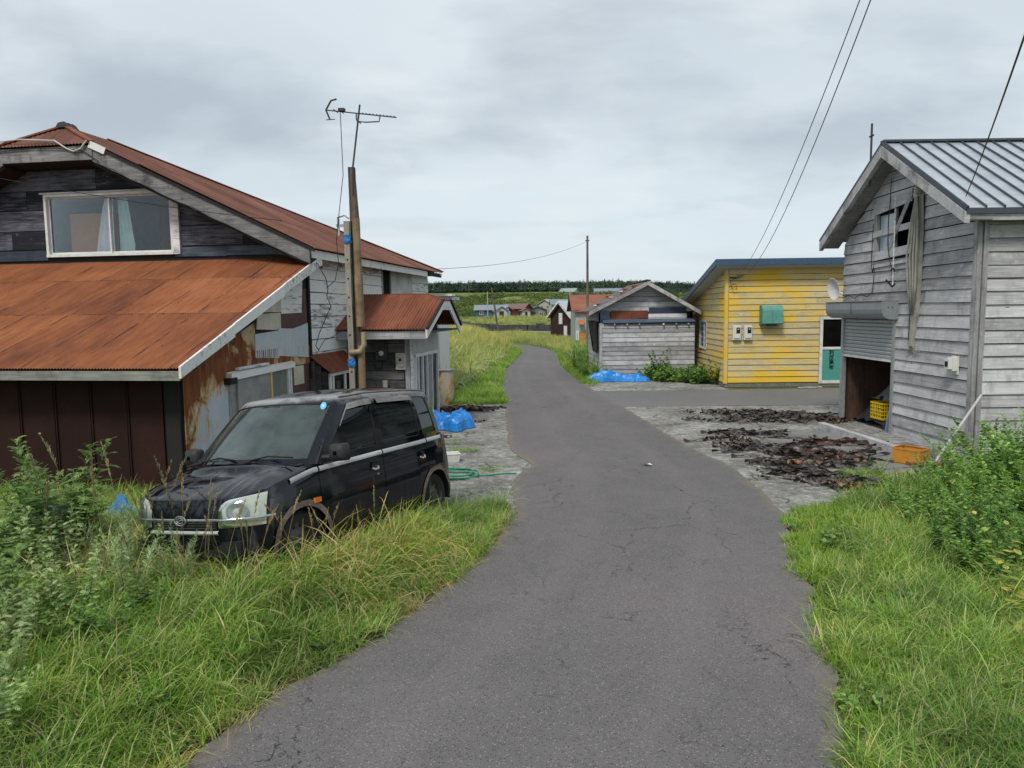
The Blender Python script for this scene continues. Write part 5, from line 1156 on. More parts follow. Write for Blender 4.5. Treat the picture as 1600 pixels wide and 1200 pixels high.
# ---------------------------------------------------------------- mast with TV aerial, batten ladder and flue by the house
def mast():
    R = thing('antenna_mast', 'tall brown timber mast with TV aerial, punched batten and flue pipe beside the house', 'mast', (-2.78, 13.7, 0), radians(-6))
    mb = MB(); mb.hexa([(-.10, -.05, 0), (.02, -.05, 0), (.02, .05, 0), (-.10, .05, 0), (-.13, -.05, 5.22), (-.02, -.05, 5.22), (-.02, .05, 5.22), (-.13, .05, 5.22)]); mb.build('timber_post', M['polewood'], R)
    mb = MB(); mb.tube([(.03, -.11, 0), (.03, -.11, 2.0)], .066, 14); mb.tube([(.03, -.11, 2.35), (.02, -.10, 3.3)], .078, 14); mb.tube([(.02, -.10, 3.3), (.0, -.09, 4.3)], .070, 14); smooth_angle(mb.build('flue_pipe', M['pipebrown'], R), 50)
    mb = MB(); mb.tube([(.0, -.09, 4.25), (-.04, -.07, 5.2)], [.068, .045], 10); smooth_angle(mb.build('post_tip', M['polewood'], R), 50)
    mb = MB(); mb.tube([(.09, -.15, 2.25), (.10, -.16, 2.02), (.04, -.20, 1.90), (-.10, -.2, 1.88), (-.16, -.16, 1.88)], [.045, .05, .055, .05, .045], 12); smooth_angle(mb.build('drain_elbow', flat('brass_brown_elbow', (.30, .24, .15), .45, .2), R), 60)
    mb = MB(); mb.hexa([(-.19, -.16, 0), (-.09, -.16, 0), (-.09, -.10, 0), (-.21, -.10, 0), (-.21, -.16, 4.25), (-.11, -.16, 4.25), (-.11, -.10, 4.25), (-.21, -.10, 4.25)]); lb = mb.build('batten', M['ladderwood'], R)
    for k in range(11):
        z = .5 + k * .34; x = -.12 - z * .005; mb = MB(); mb.lathe([(0, .004), (.016, .003), (.018, 0)], 10, Matrix.Translation((x - .02, -.16, z)) @ Matrix.Rotation(pi / 2, 4, 'X')); mb.build('bolt_hole', M['ink'], lb)
    for z in (1.62, 3.86):
        mb = MB(); rr = random.Random(int(z * 10)); P = []
        for i in range(5):
            row = []
            for j in range(13):
                t_ = 2 * pi * j / 12; row.append((-.14 - z * .005 + .078 * cos(t_) + rr.uniform(-.008, .008), -.13 + .06 * sin(t_) + rr.uniform(-.008, .008), z + i * .035))
            P.append(row)
        mb.grid(P); mb.build('blue_binding', M['bluetape'], R)
    mb = MB(); mb.box(-.36, -.12, -.13, -.10, 4.15, 4.20); mb.box(-.34, -.30, -.13, -.10, 4.0, 4.3); mb.tube([(-.34, -.12, 4.32), (-.2, -.12, 4.36), (-.12, -.12, 4.30)], .02, 6); mb.build('bracket', M['alu'], R)
    mb = MB(); mb.tube([(-.02, -.13, 4.7), (-.01, -.13, 5.2), (.15, -.12, 6.28)], .017, 8); mb.build('aerial_tube', M['darkgrey'], R)
    # aerial : boom, V reflector, dipole, directors
    A = MB(); a, b = Vector((-.46, -.16, 6.20)), Vector((.80, -.10, 6.04)); A.tube([a, b], .011, 6)
    d = (b - a).normalized()
    A.tube([a, a + Vector((.10, 0, .16)), a + Vector((.20, 0, .18))], .016, 6); A.tube([a, a + Vector((.07, 0, -.17))], .016, 6); A.tube([a + Vector((.0, 0, -.17)), a + Vector((.16, 0, -.165))], .008, 5)
    for t_ in (.14, .22): A.tube([a + d * t_ * 1.27 + Vector((0, -.12, 0)), a + d * t_ * 1.27 + Vector((0, .12, 0))], .008, 5)
    A.box(a.x + .23, a.x + .34, -.19, -.10, 6.17, 6.22)
    for k in range(11):
        q = a + d * (.62 + k * .063); A.tube([q + Vector((-.004, -.07, .006)), q + Vector((.004, .07, .006))], .006, 5)
    A.build('aerial', M['darkgrey'], R)
    mb = MB(); c = Vector((.13, -.13, 6.0)); mb.tube([a + d * .55, a + d * .55 + Vector((.0, 0, -.12)), a + d * .55 + Vector((.08, 0, -.18)), c + Vector((-.02, 0, -.01)), c + Vector((.12, 0, -.03)), a + d * .98 + Vector((-.02, 0, -.1)), a + d * .98], .012, 6); mb.build('aerial_yoke', M['darkgrey'], R)
    mb = MB(); q = a + d * .26; mb.tube([q, q + Vector((.02, -.02, -1.1)), (-.34 + .02, -.14, 4.2), (-.36, -.13, 3.9), (-.34, -.12, 3.5), (-.42, -.1, 3.2), (-.62, -.05, 3.05)], .007, 5); mb.build('coax_cable', M['cable'], R)
mast()
# ---------------------------------------------------------------- abandoned black minicar
def car():
    t = T('faded_black_car_paint'); v = t.obj(False); x, y, z = t.sep(v)[:3]
    n = t.noise(v, 2.2, 7, .62, .4); fine = t.noise(v, 26, 5, .7)
    chalk = t.ramp(t.math('ADD', n, t.math('MULTIPLY', t.math('SUBTRACT', fine, .5), .12)), [(.47, 0.), (.60, 1.)])
    nrm = t.sep(t.n("ShaderNodeNewGeometry").outputs['Normal'])[2]
    edge = t.ramp(z, [(.0, 0.), (1., 1.)])
    zone = t.math('ADD', t.math('MULTIPLY', t.ramp(t.math('ABSOLUTE', t.math('SUBTRACT', z, 1.56)), [(.02, 1.), (.09, 0.)]), .75), t.math('MULTIPLY', t.ramp(t.math('ABSOLUTE', t.math('SUBTRACT', z, .935)), [(.01, 1.), (.05, 0.)]), .30))
    zone = t.math('ADD', zone, t.math('MULTIPLY', t.ramp(t.math('ABSOLUTE', t.math('SUBTRACT', z, .70)), [(.05, .0), (.9, 0.)]), 0.0))
    zone = t.math('ADD', zone, t.math('ADD', .0, t.math('MULTIPLY', t.ramp(x, [(.0, 0.), (1., 1.)]), .0)))
    mk = t.math('MULTIPLY', chalk, zone, True)
    rail = t.ramp(t.math('ABSOLUTE', t.math('SUBTRACT', z, 1.575)), [(.012, .8), (.045, 0.)])
    mk = t.math('MAXIMUM', mk, t.math('MULTIPLY', rail, t.ramp(n, [(.36, .15), (.52, 1.)])))
    hoodz = t.math('MULTIPLY', t.ramp(t.math('ABSOLUTE', t.math('SUBTRACT', x, 1.58)), [(.05, .7), (.22, 0.)]), t.ramp(t.noise(t.map(v, (1.2, 9, 1)), 1.5, 5, .6), [(.50, 0.), (.62, 1.)]))
    mk = t.math('MAXIMUM', mk, t.math('MULTIPLY', hoodz, .35))
    c = t.mix(mk, (.0035, .0045, .009), (.30, .30, .31))
    st_ = t.ramp(t.noise(t.map(v, (7, 7, .8)), 2.0, 6, .7), [(.56, 0.), (.72, .22)])
    c = t.mix(st_, c, (.11, .10, .09))
    rst = t.ramp(t.noise(v, 3.1, 7, .72), [(.66, 0.), (.71, 1.)]); c = t.mix(rst, c, (.16, .055, .03))
    t.bsdf(c, t.ramp(t.math('ADD', mk, t.math('MULTIPLY', n, .25)), [(.0, .04), (.25, .09), (.7, .5)]), t.bump(fine, .02, .001), 0, .38, Coat_Weight=.12, Coat_Roughness=.03); paint = t.m
    M['carchrome'] = flat('dull_chrome', (.50, .51, .52), .22, .9, .5, var=.12)
    M['carplastic'] = flat('black_car_plastic', (.022, .022, .024), .55, var=.2)
    M['carfade'] = wood('faded_grey_trim', (.08, .078, .075), (.17, .165, .16), (.30, .295, .29), pv=.1, rough=.7)
    M['silver'] = wood('belt_stripe', (.26, .26, .27), (.42, .42, .43), (.55, .55, .55), pv=.0, rough=.45, stain=.2)
    M['arch'] = wood('rust_edged_arch', (.08, .055, .045), (.16, .12, .10), (.26, .22, .20), pv=.0, rough=.8)
    seatm = flat('car_seat', (.07, .075, .075), .9); dash = flat('dashboard', (.10, .11, .11), .8)
    tyre = flat('tyre_rubber', (.028, .026, .025), .85, var=.3); rim = flat('steel_wheel', (.10, .095, .09), .55, .4, var=.4, scale=20)
    R = thing('minicar', 'abandoned black boxy minicar with faded paint, sunk in tall grass before the rusty lean-to', 'car', (-2.10, 7.92, .13), radians(-113.6))
    R.rotation_euler = (radians(5.5), radians(-3.6), radians(-113.6)); R.scale = (1.03, 1.10, .985)
    HW = .735
    def xf(y_, z_): return 1.80 - .30 * (abs(y_) / .72) ** 5 - .05 * ((z_ - .52) / .3) ** 2 * (1 if z_ > .52 else 1.2) - .05 * (abs(y_) / .72) ** 2
    def xr(y_, z_): return -1.70 + .20 * (abs(y_) / .72) ** 5 + .04 * ((z_ - .5) / .5) ** 2
    def shoulder(x_):   # z of the shoulder line
        return float(np.interp(x_, [-1.7, -1.5, -.9, 0, .8, 1.02, 1.2, 1.4, 1.6, 1.72, 1.80], [1.02, 1.02, 1.0, .975, .945, .935, .90, .855, .80, .765, .745]))
    def wid(x_): return float(np.interp(x_, [-1.6, -1.3, -.8, 0, .8, 1.3, 1.45], [.675, .715, .735, .737, .733, .712, .695]))
    vs = [0, .1, .22, .34, .46, .58, .7, .8, .9, .96, 1.0]
    def prof(v_): return float(np.interp(v_, [0, .1, .3, .55, .8, .93, 1.0], [.955, .98, 1.0, 1.0, .985, .965, .94]))
    def column(kind, a):
        col = []
        for v_ in vs:
            if kind == 'front':
                zt = .745 + (.10 if abs(a) > .55 else 0) * ((abs(a) - .55) / .15) * .0; z_ = .24 + v_ * (zt - .24); x_ = xf(a, z_); y_ = a * (prof(v_) if abs(a) > .5 else 1)
                zt2 = shoulder(x_) ; z_ = .24 + v_ * (max(zt, zt2) - .24)
            elif kind == 'rear':
                zt = 1.02; z_ = .28 + v_ * (zt - .28); x_ = xr(a, z_); y_ = a * (prof(v_) if abs(a) > .5 else 1)
            else:
                zt = shoulder(a); z_ = .22 + v_ * (zt - .22); x_ = a; y_ = wid(a) * prof(v_)
            col.append(Vector((x_, y_, z_)))
        return col
    fy_ = [0, .12, .24, .36, .46, .54, .60, .65, .685]
    cols = [('front', a, column('front', a)) for a in fy_]
    DF, DM, DRr = .93, -.10, -1.02
    xs = sorted(set([round(1.42 - .045 * k, 4) for k in range(64)] + [DF + .004, DF - .004, DM + .004, DM - .004, DRr + .004, DRr - .004]), reverse=True)
    xs = [x_ for x_ in xs if x_ > -1.45]
    for x_ in xs: cols.append(('side', x_, column('side', x_)))
    for a in (.685, .64, .58, .5, .38, .24, .12, 0): cols.append(('rear', a, column('rear', a)))
    RA, ZC, AX = .325, .275, (1.18, -1.18)
    def ring(sgn):
        N = len(cols); nv = len(vs); V = [[c[2][j].copy() for j in range(nv)] for c in cols]; ins = [[False] * nv for _ in cols]
        for i in range(N):
            if cols[i][0] == 'side' or (cols[i][0] == 'front' and cols[i][1] > .6):
                for j in range(nv):
                    p = V[i][j]
                    for ax in AX:
                        dx, dz = p.x - ax, p.z - ZC; d_ = sqrt(dx * dx + dz * dz)
                        if d_ < RA: ins[i][j] = True; k = RA / max(d_, 1e-3); p.x = ax + dx * k; p.z = ZC + dz * k
        groups = {}
        for i in range(N - 1):
            a, b = cols[i], cols[i + 1]; xm = (V[i][5].x + V[i + 1][5].x) / 2
            if a[0] == 'side' and b[0] == 'side' and abs(a[1] - b[1]) < .0085 and any(abs((a[1] + b[1]) / 2 - q) < .001 for q in (DF, DM, DRr)): continue
            if a[0] == 'front' or b[0] == 'front': g = 'front'
            elif a[0] == 'rear' or b[0] == 'rear': g = 'rear'
            else: g = 'fender' if xm > DF else ('door_f' if xm > DM else ('door_r' if xm > DRr else 'quarter'))
            for j in range(nv - 1):
                if ins[i][j] and ins[i + 1][j] and ins[i][j + 1] and ins[i + 1][j + 1]: continue
                gg = g
                if g == 'front': gg = 'front_bumper' if vs[j] < .46 else 'nose'
                if g == 'rear': gg = 'rear_bumper' if vs[j] < .34 else 'tailgate'
                groups.setdefault(gg, []).append([V[i][j], V[i + 1][j], V[i + 1][j + 1], V[i][j + 1]])
        return groups
    def panel(name, quads, sgn, m, smooth=True):
        key = {}; mb = MB()
        fs = []
        for q in quads:
            idx = []
            for p in q:
                k = (round(p.x, 4), round(p.y * sgn, 4), round(p.z, 4))
                if k not in key: key[k] = len(mb.v); mb.v.append(k)
                idx.append(key[k])
            if len(set(idx)) >= 3: fs.append(tuple(dict.fromkeys(idx))[::sgn])
        mb.f = fs; mb.mi = [0] * len(fs); return smooth_angle(mb.build(name, m, R), 50)
    gr = ring(1)
    DOORS = {}
    for s in (1, -1):
        for g, nm in (('fender', 'fender'), ('door_f', 'door'), ('door_r', 'door'), ('quarter', 'quarter_panel')):
            o = panel(nm, gr[g], s, paint); DOORS[(g, s)] = o
    for g in ('front_bumper', 'nose', 'rear_bumper', 'tailgate'):
        q2 = [[Vector((p.x, -p.y, p.z)) for p in reversed(q)] for q in gr[g]]
        panel(g, gr[g] + q2, 1, paint)
    # inner dark shell, floor, arch liners
    mb = MB(); mb.box(-1.55, 1.45, -.50, .50, .20, .42); mb.box(-.80, .80, -.68, .68, .20, .30)
    for s in (-1, 1):
        for q in (DF, DM, DRr): mb.box(q - .05, q + .05, s * .665 - .012, s * .665 + .012, .25, .93)
        mb.box(-.85, .85, s * .62 - .01, s * .62 + .01, .28, .90)
    mb.box(-1.55, 1.5, -.56, .56, .42, .50); mb.build('underbody', M['blackrubber'], R)
    for ax in AX:
        for s in (-1, 1):
            P = []
            for k in range(13):
                a = pi * (-.08 + 1.16 * k / 12); P.append([(ax + RA * cos(a), s * .50, ZC + RA * sin(a)), (ax + RA * cos(a), s * .70, ZC + RA * sin(a))])
            mb = MB(); mb.grid(P)
            mb.build('wheel_well', M['blackrubber'], R)
            # arch lip
            P = []
            for k in range(17):
                a = pi * (-.06 + 1.12 * k / 16); w_ = .05 + .006 * sin(k * 2.3); xx0 = ax + RA * .985 * cos(a); xx1 = ax + (RA + w_) * cos(a)
                def yy(xq, zq): return s * (wid(min(max(xq, -1.45), 1.42)) * prof(min(max((zq - .22) / (shoulder(xq) - .22), 0), 1)) + .008)
                P.append([(xx0, yy(xx0, ZC + RA * .985 * sin(a)) + s * .004, ZC + RA * .985 * sin(a)), (xx1, yy(xx1, ZC + (RA + w_) * sin(a)), ZC + (RA + w_) * sin(a))])
            mb = MB(); mb.grid(P); mb.build('wheel_arch', M['arch'], R, smooth=True)
            # wheel
            Mw = Matrix.Translation((ax, s * .60, .275)) @ Matrix.Rotation(-s * pi / 2, 4, 'X')
            mb = MB(); mb.lathe([(.185, -.07), (.245, -.078), (.268, -.06), (.275, -.03), (.275, .03), (.268, .06), (.245, .078), (.185, .07)], 36, Mw); w = smooth_angle(mb.build('wheel', tyre, R), 40)
            mb = MB(); mb.lathe([(.19, .06), (.182, .072), (.172, .055), (.165, .03), (.12, .035), (.075, .058), (.05, .062), (.045, .075), (.0, .078)], 36, Mw); smooth_angle(mb.build('rim', rim, w), 40)
            for k in range(10):
                a = 2 * pi * k / 10; mb = MB(); mb.lathe([(0, .003), (.015, .002), (.018, 0)], 8, Mw @ Matrix.Translation((.14 * cos(a), .14 * sin(a), .036))); mb.build('rim_hole', M['ink'], w)
    # hood and fender tops
    hx = [1.775, 1.74, 1.69, 1.62, 1.53, 1.43, 1.32, 1.20, 1.10, 1.02, .95]
    def hood_half(x_):
        ys = np.linspace(0, .685, 60); xsf = [xf(q, .745) for q in ys]
        if x_ > 1.43: return float(np.interp(-x_, [-q for q in xsf], ys)) * .965
        return wid(x_) * .94
    ts = [-1, -.93, -.86, -.80, -.6, -.4, -.2, 0, .2, .4, .6, .80, .86, .93, 1]
    G = []
    for x_ in hx:
        w_ = hood_half(x_); zs_ = shoulder(x_); cr = float(np.interp(x_, [.95, 1.1, 1.5, 1.775], [.075, .075, .06, .012])); row = []
        for t_ in ts:
            edge = .012 * (abs(t_) > .78) * (1 - abs(t_)) / .2
            xx = x_ + (.20 * (1 - t_ * t_) if x_ < 1.12 else .20 * (1 - t_ * t_) * max(0, (1.32 - x_) / .2) if x_ < 1.32 else 0)
            if x_ < 1.0: pass
            row.append((xx, t_ * w_, zs_ + cr * (1 - abs(t_) ** 3.2)))
        G.append(row)
    mid = [[p for p, t_ in zip(row, ts) if abs(t_) <= .8001] for row in G]
    hd = MB(); hd.grid(mid); h_ = smooth_angle(hd.build('hood', paint, R), 60)
    for s in (0, 1):
        sub = [[(p[0], p[1] + (.004 if s else -.004) * (abs(t_) < .81), p[2]) for p, t_ in zip(row, ts) if (t_ > .79 if s else t_ < -.79)] for row in G]
        mb = MB(); mb.grid(sub); smooth_angle(mb.build('fender_top', paint, R), 60)
    # front lip between hood and nose
    P = []
    for k in range(25):
        y_ = -.685 + 1.37 * k / 24; P.append([(xf(y_, .745) + .002, y_, .742), (xf(y_, .745) - .05, y_ * .965, .755 + .0)])
    mb = MB(); mb.grid(P); mb.build('nose_lip', paint, R, smooth=True)
    # greenhouse
    gb = [(1.235, 0, .985, .53, 0, 1.60), (1.215, .2, .98, .52, .18, 1.598), (1.16, .38, .972, .49, .33, 1.590), (1.075, .53, .962, .44, .45, 1.578), (1.00, .625, .952, .385, .535, 1.562),
          (.93, .672, .95, .32, .572, 1.553), (.83, .687, .953, .24, .585, 1.555), (.40, .695, .965, .10, .595, 1.565), (-.04, .70, .975, -.06, .60, 1.575), (-.15, .70, .98, -.16, .60, 1.577),
          (-.55, .698, .99, -.53, .598, 1.575), (-.92, .693, 1.0, -.86, .592, 1.568), (-1.0, .69, 1.002, -.93, .59, 1.565), (-1.34, .665, 1.01, -1.22, .572, 1.555), (-1.50, .62, 1.015, -1.37, .535, 1.545),
          (-1.58, .55, 1.02, -1.45, .47, 1.542), (-1.63, .30, 1.02, -1.50, .26, 1.55), (-1.64, 0, 1.02, -1.51, 0, 1.553)]
    rows = [0, .08, .2, .35, .5, .65, .8, .89, 1.0]
    def gp(c, v_, s, off=0):
        b = Vector((c[0], c[1], c[2])); t__ = Vector((c[3], c[4], c[5])); p = b.lerp(t__, v_); bul = .022 * sin(pi * v_) - off
        n_ = Vector((.6 if c[0] > .9 else (-.6 if c[0] < -1.45 else 0), c[1] * 1.4, 0)); n_ = n_.normalized() if n_.length > 1e-4 else Vector((1 if c[0] > 0 else -1, 0, 0))
        if c[0] > .98: n_ = Vector((1, c[1] * .5, .5)).normalized()
        if c[0] < -1.55: n_ = Vector((-1, c[1] * .4, 0)).normalized()
        p = p + n_ * bul; return Vector((p.x, p.y * s, p.z))
    wins = [('windscreen', 0, 4, M['windscreen'], (1, 7)), ('side_window', 6, 8, M['privacy'], (1, 7)), ('side_window', 9, 11, M['privacy'], (1, 7)), ('quarter_window', 12, 13, M['privacy'], (1, 7)), ('rear_window', 15, 17, M['privacy'], (1, 7))]
    def insidewin(i, j): return any(a <= i < b and r0 <= j < r1 for _, a, b, _, (r0, r1) in wins)
    for s in (1, -1):
        quads = []
        for i in range(len(gb) - 1):
            for j in range(len(rows) - 1):
                if insidewin(i, j): continue
                quads.append([gp(gb[i], rows[j], s), gp(gb[i + 1], rows[j], s), gp(gb[i + 1], rows[j + 1], s), gp(gb[i], rows[j + 1], s)])
        panel('pillar_frame', [[Vector((p.x, p.y * s, p.z)) for p in q] for q in quads], s, paint)
    for nm, a, b, m_, (r0, r1) in wins:
        sides = (0,) if a in (0, 15) else (1, -1)
        for s in sides:
            P = []
            if s == 0:
                seq = [(gb[i], -1) for i in (range(b, a, -1) if a == 0 else range(a, b))] + [(gb[i], 1) for i in (range(a, b + 1) if a == 0 else range(b, a - 1, -1))]
            else: seq = [(gb[i], s) for i in range(a, b + 1)]
            for c, ss in seq: P.append([gp(c, rows[j], ss, .007) for j in range(r0, r1 + 1)])
            mb = MB(); mb.grid(P); pm_ = Vector(P[len(P) // 2][len(P[0]) // 2]); fn = (Vector(P[len(P) // 2][1]) - Vector(P[len(P) // 2][0])).cross(Vector(P[len(P) // 2 - 1][0]) - Vector(P[len(P) // 2][0]))
            if fn.dot(Vector((pm_.x, pm_.y, 0))) > 0: mb.f = [f_[::-1] for f_ in mb.f]
            o = smooth_angle(mb.build(nm, m_, R), 60)
            # rubber seal round the opening
            loop = [P_[0] for P_ in P] + [P[-1][k] for k in range(1, len(P[-1]))] + [P_[-1] for P_ in reversed(P[:-1])] + [P[0][k] for k in range(len(P[0]) - 2, -1, -1)]
            mb = MB(); mb.tube(loop, .010 if s == 0 else .008, 5, cap=False); mb.build('seal', M['blackrubber'], o)
            # rounded corner fillets in body colour
            if s != 0:
                for (ci, rj, di, dj) in ((0, 0, 1, 1), (0, -1, 1, -1), (-1, 0, -1, 1), (-1, -1, -1, -1)):
                    if nm == 'side_window' and ci == 0 and rj == -1 and a == 6: f1, f2 = .55, 1.6
                    else: f1, f2 = .12, .35
                    c0 = Vector(P[ci][rj]); c1 = c0.lerp(Vector(P[ci + di][rj]), f1); c2 = c0.lerp(Vector(P[ci][rj + dj]), min(f2, 1)) if f2 <= 1 else Vector(P[ci][rj + dj]).lerp(Vector(P[ci][rj + 2 * dj]), f2 - 1)
                    o_ = Vector((0, .006 * s, 0)); mb = MB(); mb.add([c0 + o_, c1 + o_, c2 + o_], [(0, 1, 2)]); mb.build('corner_fillet', paint, o)
    # door visors and belt stripe
    for s in (1, -1):
        for a, b in ((6, 8), (9, 11)):
            P = []
            for i in range(a, b + 1):
                c = gb[i]; P.append([gp(c, .93, s, -.012), gp(c, .885, s, -.028), gp(c, .83, s, -.036)])
            if a == 6: P = [[gp(gb[6], .55, s, -.012), gp(gb[6], .53, s, -.02), gp(gb[6], .50, s, -.02)], [gp(gb[6], .90, s, -.012), gp(gb[6], .84, s, -.022), gp(gb[6], .80, s, -.024)]] + P[1:]
            mb = MB(); mb.grid(P); mb.build('window_visor', M['carfade'], R, smooth=True)
        for x0_, x1_ in ((1.30, DF + .01), (DF - .01, DM + .01), (DM - .01, DRr + .01), (DRr - .01, -1.40)):
            P = []
            for k in range(7):
                x_ = x0_ + (x1_ - x0_) * k / 6; zs_ = shoulder(x_) - .012; w_ = wid(x_) * .955 + .008; P.append([(x_, s * w_, zs_ + .0), (x_, s * (w_ + .012), zs_ - .022), (x_, s * (w_ + .010), zs_ - .045)])
            mb = MB(); mb.grid(P); mb.build('belt_stripe', M['silver'], R, smooth=True)
        # handles with dished cup
        for x_, g in ((.08, 'door_f'), (-.86, 'door_r')):
            z_ = .80; yv = wid(x_) * .995
            mb = MB(); mb.lathe([(0, -.012), (.04, -.008), (.055, .003)], 18, Matrix.Translation((x_, s * (yv + .002), z_ + .02)) @ Matrix.Rotation(-s * pi / 2, 4, 'X') @ Matrix.Diagonal((1.0, .85, 1, 1))); mb.build('handle_cup', M['carplastic'], DOORS[(g, s)])
            mb = MB(); mb.tube([(x_ + .05, s * (yv + .004), z_ - .005), (x_ + .03, s * (yv + .022), z_ - .02), (x_ - .03, s * (yv + .022), z_ - .02), (x_ - .05, s * (yv + .004), z_ + .002)], .013, 8); smooth_angle(mb.build('handle', M['carchrome'], DOORS[(g, s)]), 60)
        mb = MB(); mb.box(.02, .05, s * (wid(0) + .0) - .004, s * (wid(0)) + .006, .715, .735); mb.build('keyhole', M['carchrome'], R)
        # side marker
        mb = MB(); x_ = 1.0; yv = wid(x_) * .998; mb.box(x_ - .045, x_ + .045, min(s * yv, s * (yv + .018)), max(s * yv, s * (yv + .018)), .60, .645); mb.build('side_marker', flat('orange_lens', (.65, .17, .02), .25, 0, .6, var=.1), R)
        # mirror
        mb = MB(); q_ = lambda r_, z_: [(z_, s * (.845 + r_ * a_), 1.04 + r_ * b_) for a_, b_ in ((-1, -.7), (-.8, -.95), (.75, -.9), (.95, -.6), (.85, .8), (.6, 1.0), (-.8, .95), (-1, .7))]
        rr_ = [q_(.02, .865), q_(.06, .855), q_(.085, .83), q_(.09, .78), q_(.088, .745)]; mb.grid([r_ + [r_[0]] for r_ in rr_]); mir = smooth_angle(mb.build('mirror', M['carplastic'], R), 50)
        mb = MB(); mb.add(q_(.084, .752), [tuple(range(8))]); mb.build('mirror_glass', M['alu'], mir)
        mb = MB(); mb.hexa([(.92, s * .67, .95), (.76, s * .685, .95), (.76, s * .70, .95), (.92, s * .69, .95), (.80, s * .66, 1.12), (.75, s * .665, 1.12), (.75, s * .68, 1.12), (.80, s * .675, 1.12)]); mb.tube([(.82, s * .68, 1.0), (.80, s * .80, 1.0)], .028, 8); mb.build('mirror_base', M['carplastic'], mir)
        # rear lamp and filler
        mb = MB(); P = []
        for k in range(5):
            a_ = .60 + .05 * k / 4 ; P.append([(xr(a_, .5) - .02 + .02 * k, s * (a_ + .022), .62), (xr(a_, .9) - .02 + .03 * k, s * (a_ + .020), 1.0)])
        mb.grid(P); mb.build('rear_lamp', flat('dark_red_lens', (.18, .012, .015), .2, 0, .6), R)
    mb = MB(); mb.box(-1.36, -1.20, .712, .722, .66, .84); mb.build('fuel_flap', paint, R)
    # roof with drip rails
    n0 = 4
    L_ = gb[4:15]; st_r = []
    for i in range(len(L_)): st_r.append((L_[i][3], L_[i][4], L_[i][5]))
    P = []
    front_edge = [(gb[k][3], gb[k][4], gb[k][5]) for k in (3, 2, 1, 0)]
    tt = [-1, -.96, -.88, -.7, -.5, -.25, 0, .25, .5, .7, .88, .96, 1]
    for i, (x_, y_, z_) in enumerate(st_r):
        row = []; cr = float(np.interp(i, [0, 1, 3, 8, 10], [.03, .05, .085, .085, .04]))
        fx = float(np.interp(i, [0, 1, 2], [.145, .08, .0])) if i < 3 else float(np.interp(i, [8, 10], [0, -.13]))
        for t_ in tt: row.append((x_ + fx * (1 - t_ * t_), y_ * t_, z_ + cr * (1 - abs(t_) ** 3.0) + (.0)))
        P.append(row)
    P = [[(q[0] + .02, q[1], q[2] - .012) for q in P[0]]] + P
    mb = MB(); mb.grid(P); rf = smooth_angle(mb.build('roof', paint, R), 60)
    for s in (1, -1):
        pts = [(x_, s * (y_ - .03), z_ + .022) for x_, y_, z_ in st_r[1:]]; mb = MB(); mb.tube(pts, .012, 6); mb.build('roof_rail', M['carfade'], R)
    mb = MB(); mb.tube([(-.9, .25, 1.68), (-1.2, .25, 1.93)], .006, 5) if 0 else mb.box(-.55, -.45, -.01, .01, 1.655, 1.665); mb.build('roof_fitting', M['carplastic'], R)
    # cowl, wipers
    P = []
    for k in range(17):
        y_ = -.62 + 1.24 * k / 16; t_ = y_ / .64; P.append([(1.0 + .235 * (1 - t_ * t_) - .02, y_, .965 + .03 * (1 - t_ * t_)), (.95 + .20 * (1 - t_ * t_) + .12, y_, .955 + .055 * (1 - t_ * t_))])
    mb = MB(); mb.grid(P); mb.build('cowl', M['carplastic'], R)
    for y0_, y1_ in ((.10, .58), (-.45, .05)):
        mb = MB(); mb.tube([(1.20, y0_, 1.015), (1.13, (y0_ + y1_) / 2, 1.06), (1.10 if y1_ > .3 else 1.21, y1_, 1.04)], .008, 5); mb.tube([(1.22, y0_ - .05, .995), (1.19, y0_ + .1, 1.02)], .014, 6); mb.build('wiper', M['blackrubber'], R)
    # headlights
    lampw = flat('lamp_reflector', (.72, .73, .68), .3, .15, .5, var=.25, scale=12); lampy = flat('yellowed_lens_edge', (.50, .49, .36), .35, var=.3, scale=10)
    for s in (1, -1):
        def fp(y_, z_, o): return (xf(y_, z_) + o * 1.0, s * (y_ + o * .35), z_)
        ya, yb, za, zb = .36, .655, .52, .745
        def inside(u, v): return 1
        P = []; Q = []; n1 = 12
        for i in range(n1 + 1):
            u = i / n1; y_ = ya + (yb - ya) * u; row = []; row2 = []
            top = zb + .05 * u - .05 * max(0, 1 - u / .3) ** 2; bot = za + .0 * u
            for j in range(9): z_ = bot + (top - bot) * j / 8; row.append(fp(y_, z_, .004)); row2.append(fp(y_, z_, .028 * min(1, 6 * min(u + .02, 1.02 - u), 6 * min(j / 8 + .02, 1.02 - j / 8)) + .006))
            P.append(row); Q.append(row2)
        mb = MB(); mb.grid(P); hl = mb.build('headlight', lampw, R, smooth=True)
        c_ = Vector(fp(.50, .655, .012)); 
        nrm_ = Vector((1, s * .55, .12)).normalized(); Mq = Matrix.Translation(c_) @ nrm_.to_track_quat('Z', 'Y').to_matrix().to_4x4() @ Matrix.Diagonal((1, 1, 1, 1))
        mb = MB(); mb.lathe([(.075, .012), (.085, .010), (.085, 0), (.072, .0), (.05, -.008), (0, -.012)], 24, Mq); smooth_angle(mb.build('reflector', M['carchrome'], hl), 50)
        mb = MB(); mb.lathe([(0, .02), (.022, .016), (.024, 0)], 12, Mq); mb.build('bulb_shield', M['whiteplastic'], hl)
        mb = MB()
        P2 = []
        for i in range(n1 + 1):
            u = i / n1; y_ = ya + (yb - ya) * u; P2.append([fp(y_, .525, .010), fp(y_, .572, .012)])
        mb.grid(P2); mb.build('turn_signal', lampy, hl)
        mb = MB(); mb.grid(Q); mb.build('lens', M['lens'], hl, smooth=True)
        P3 = []
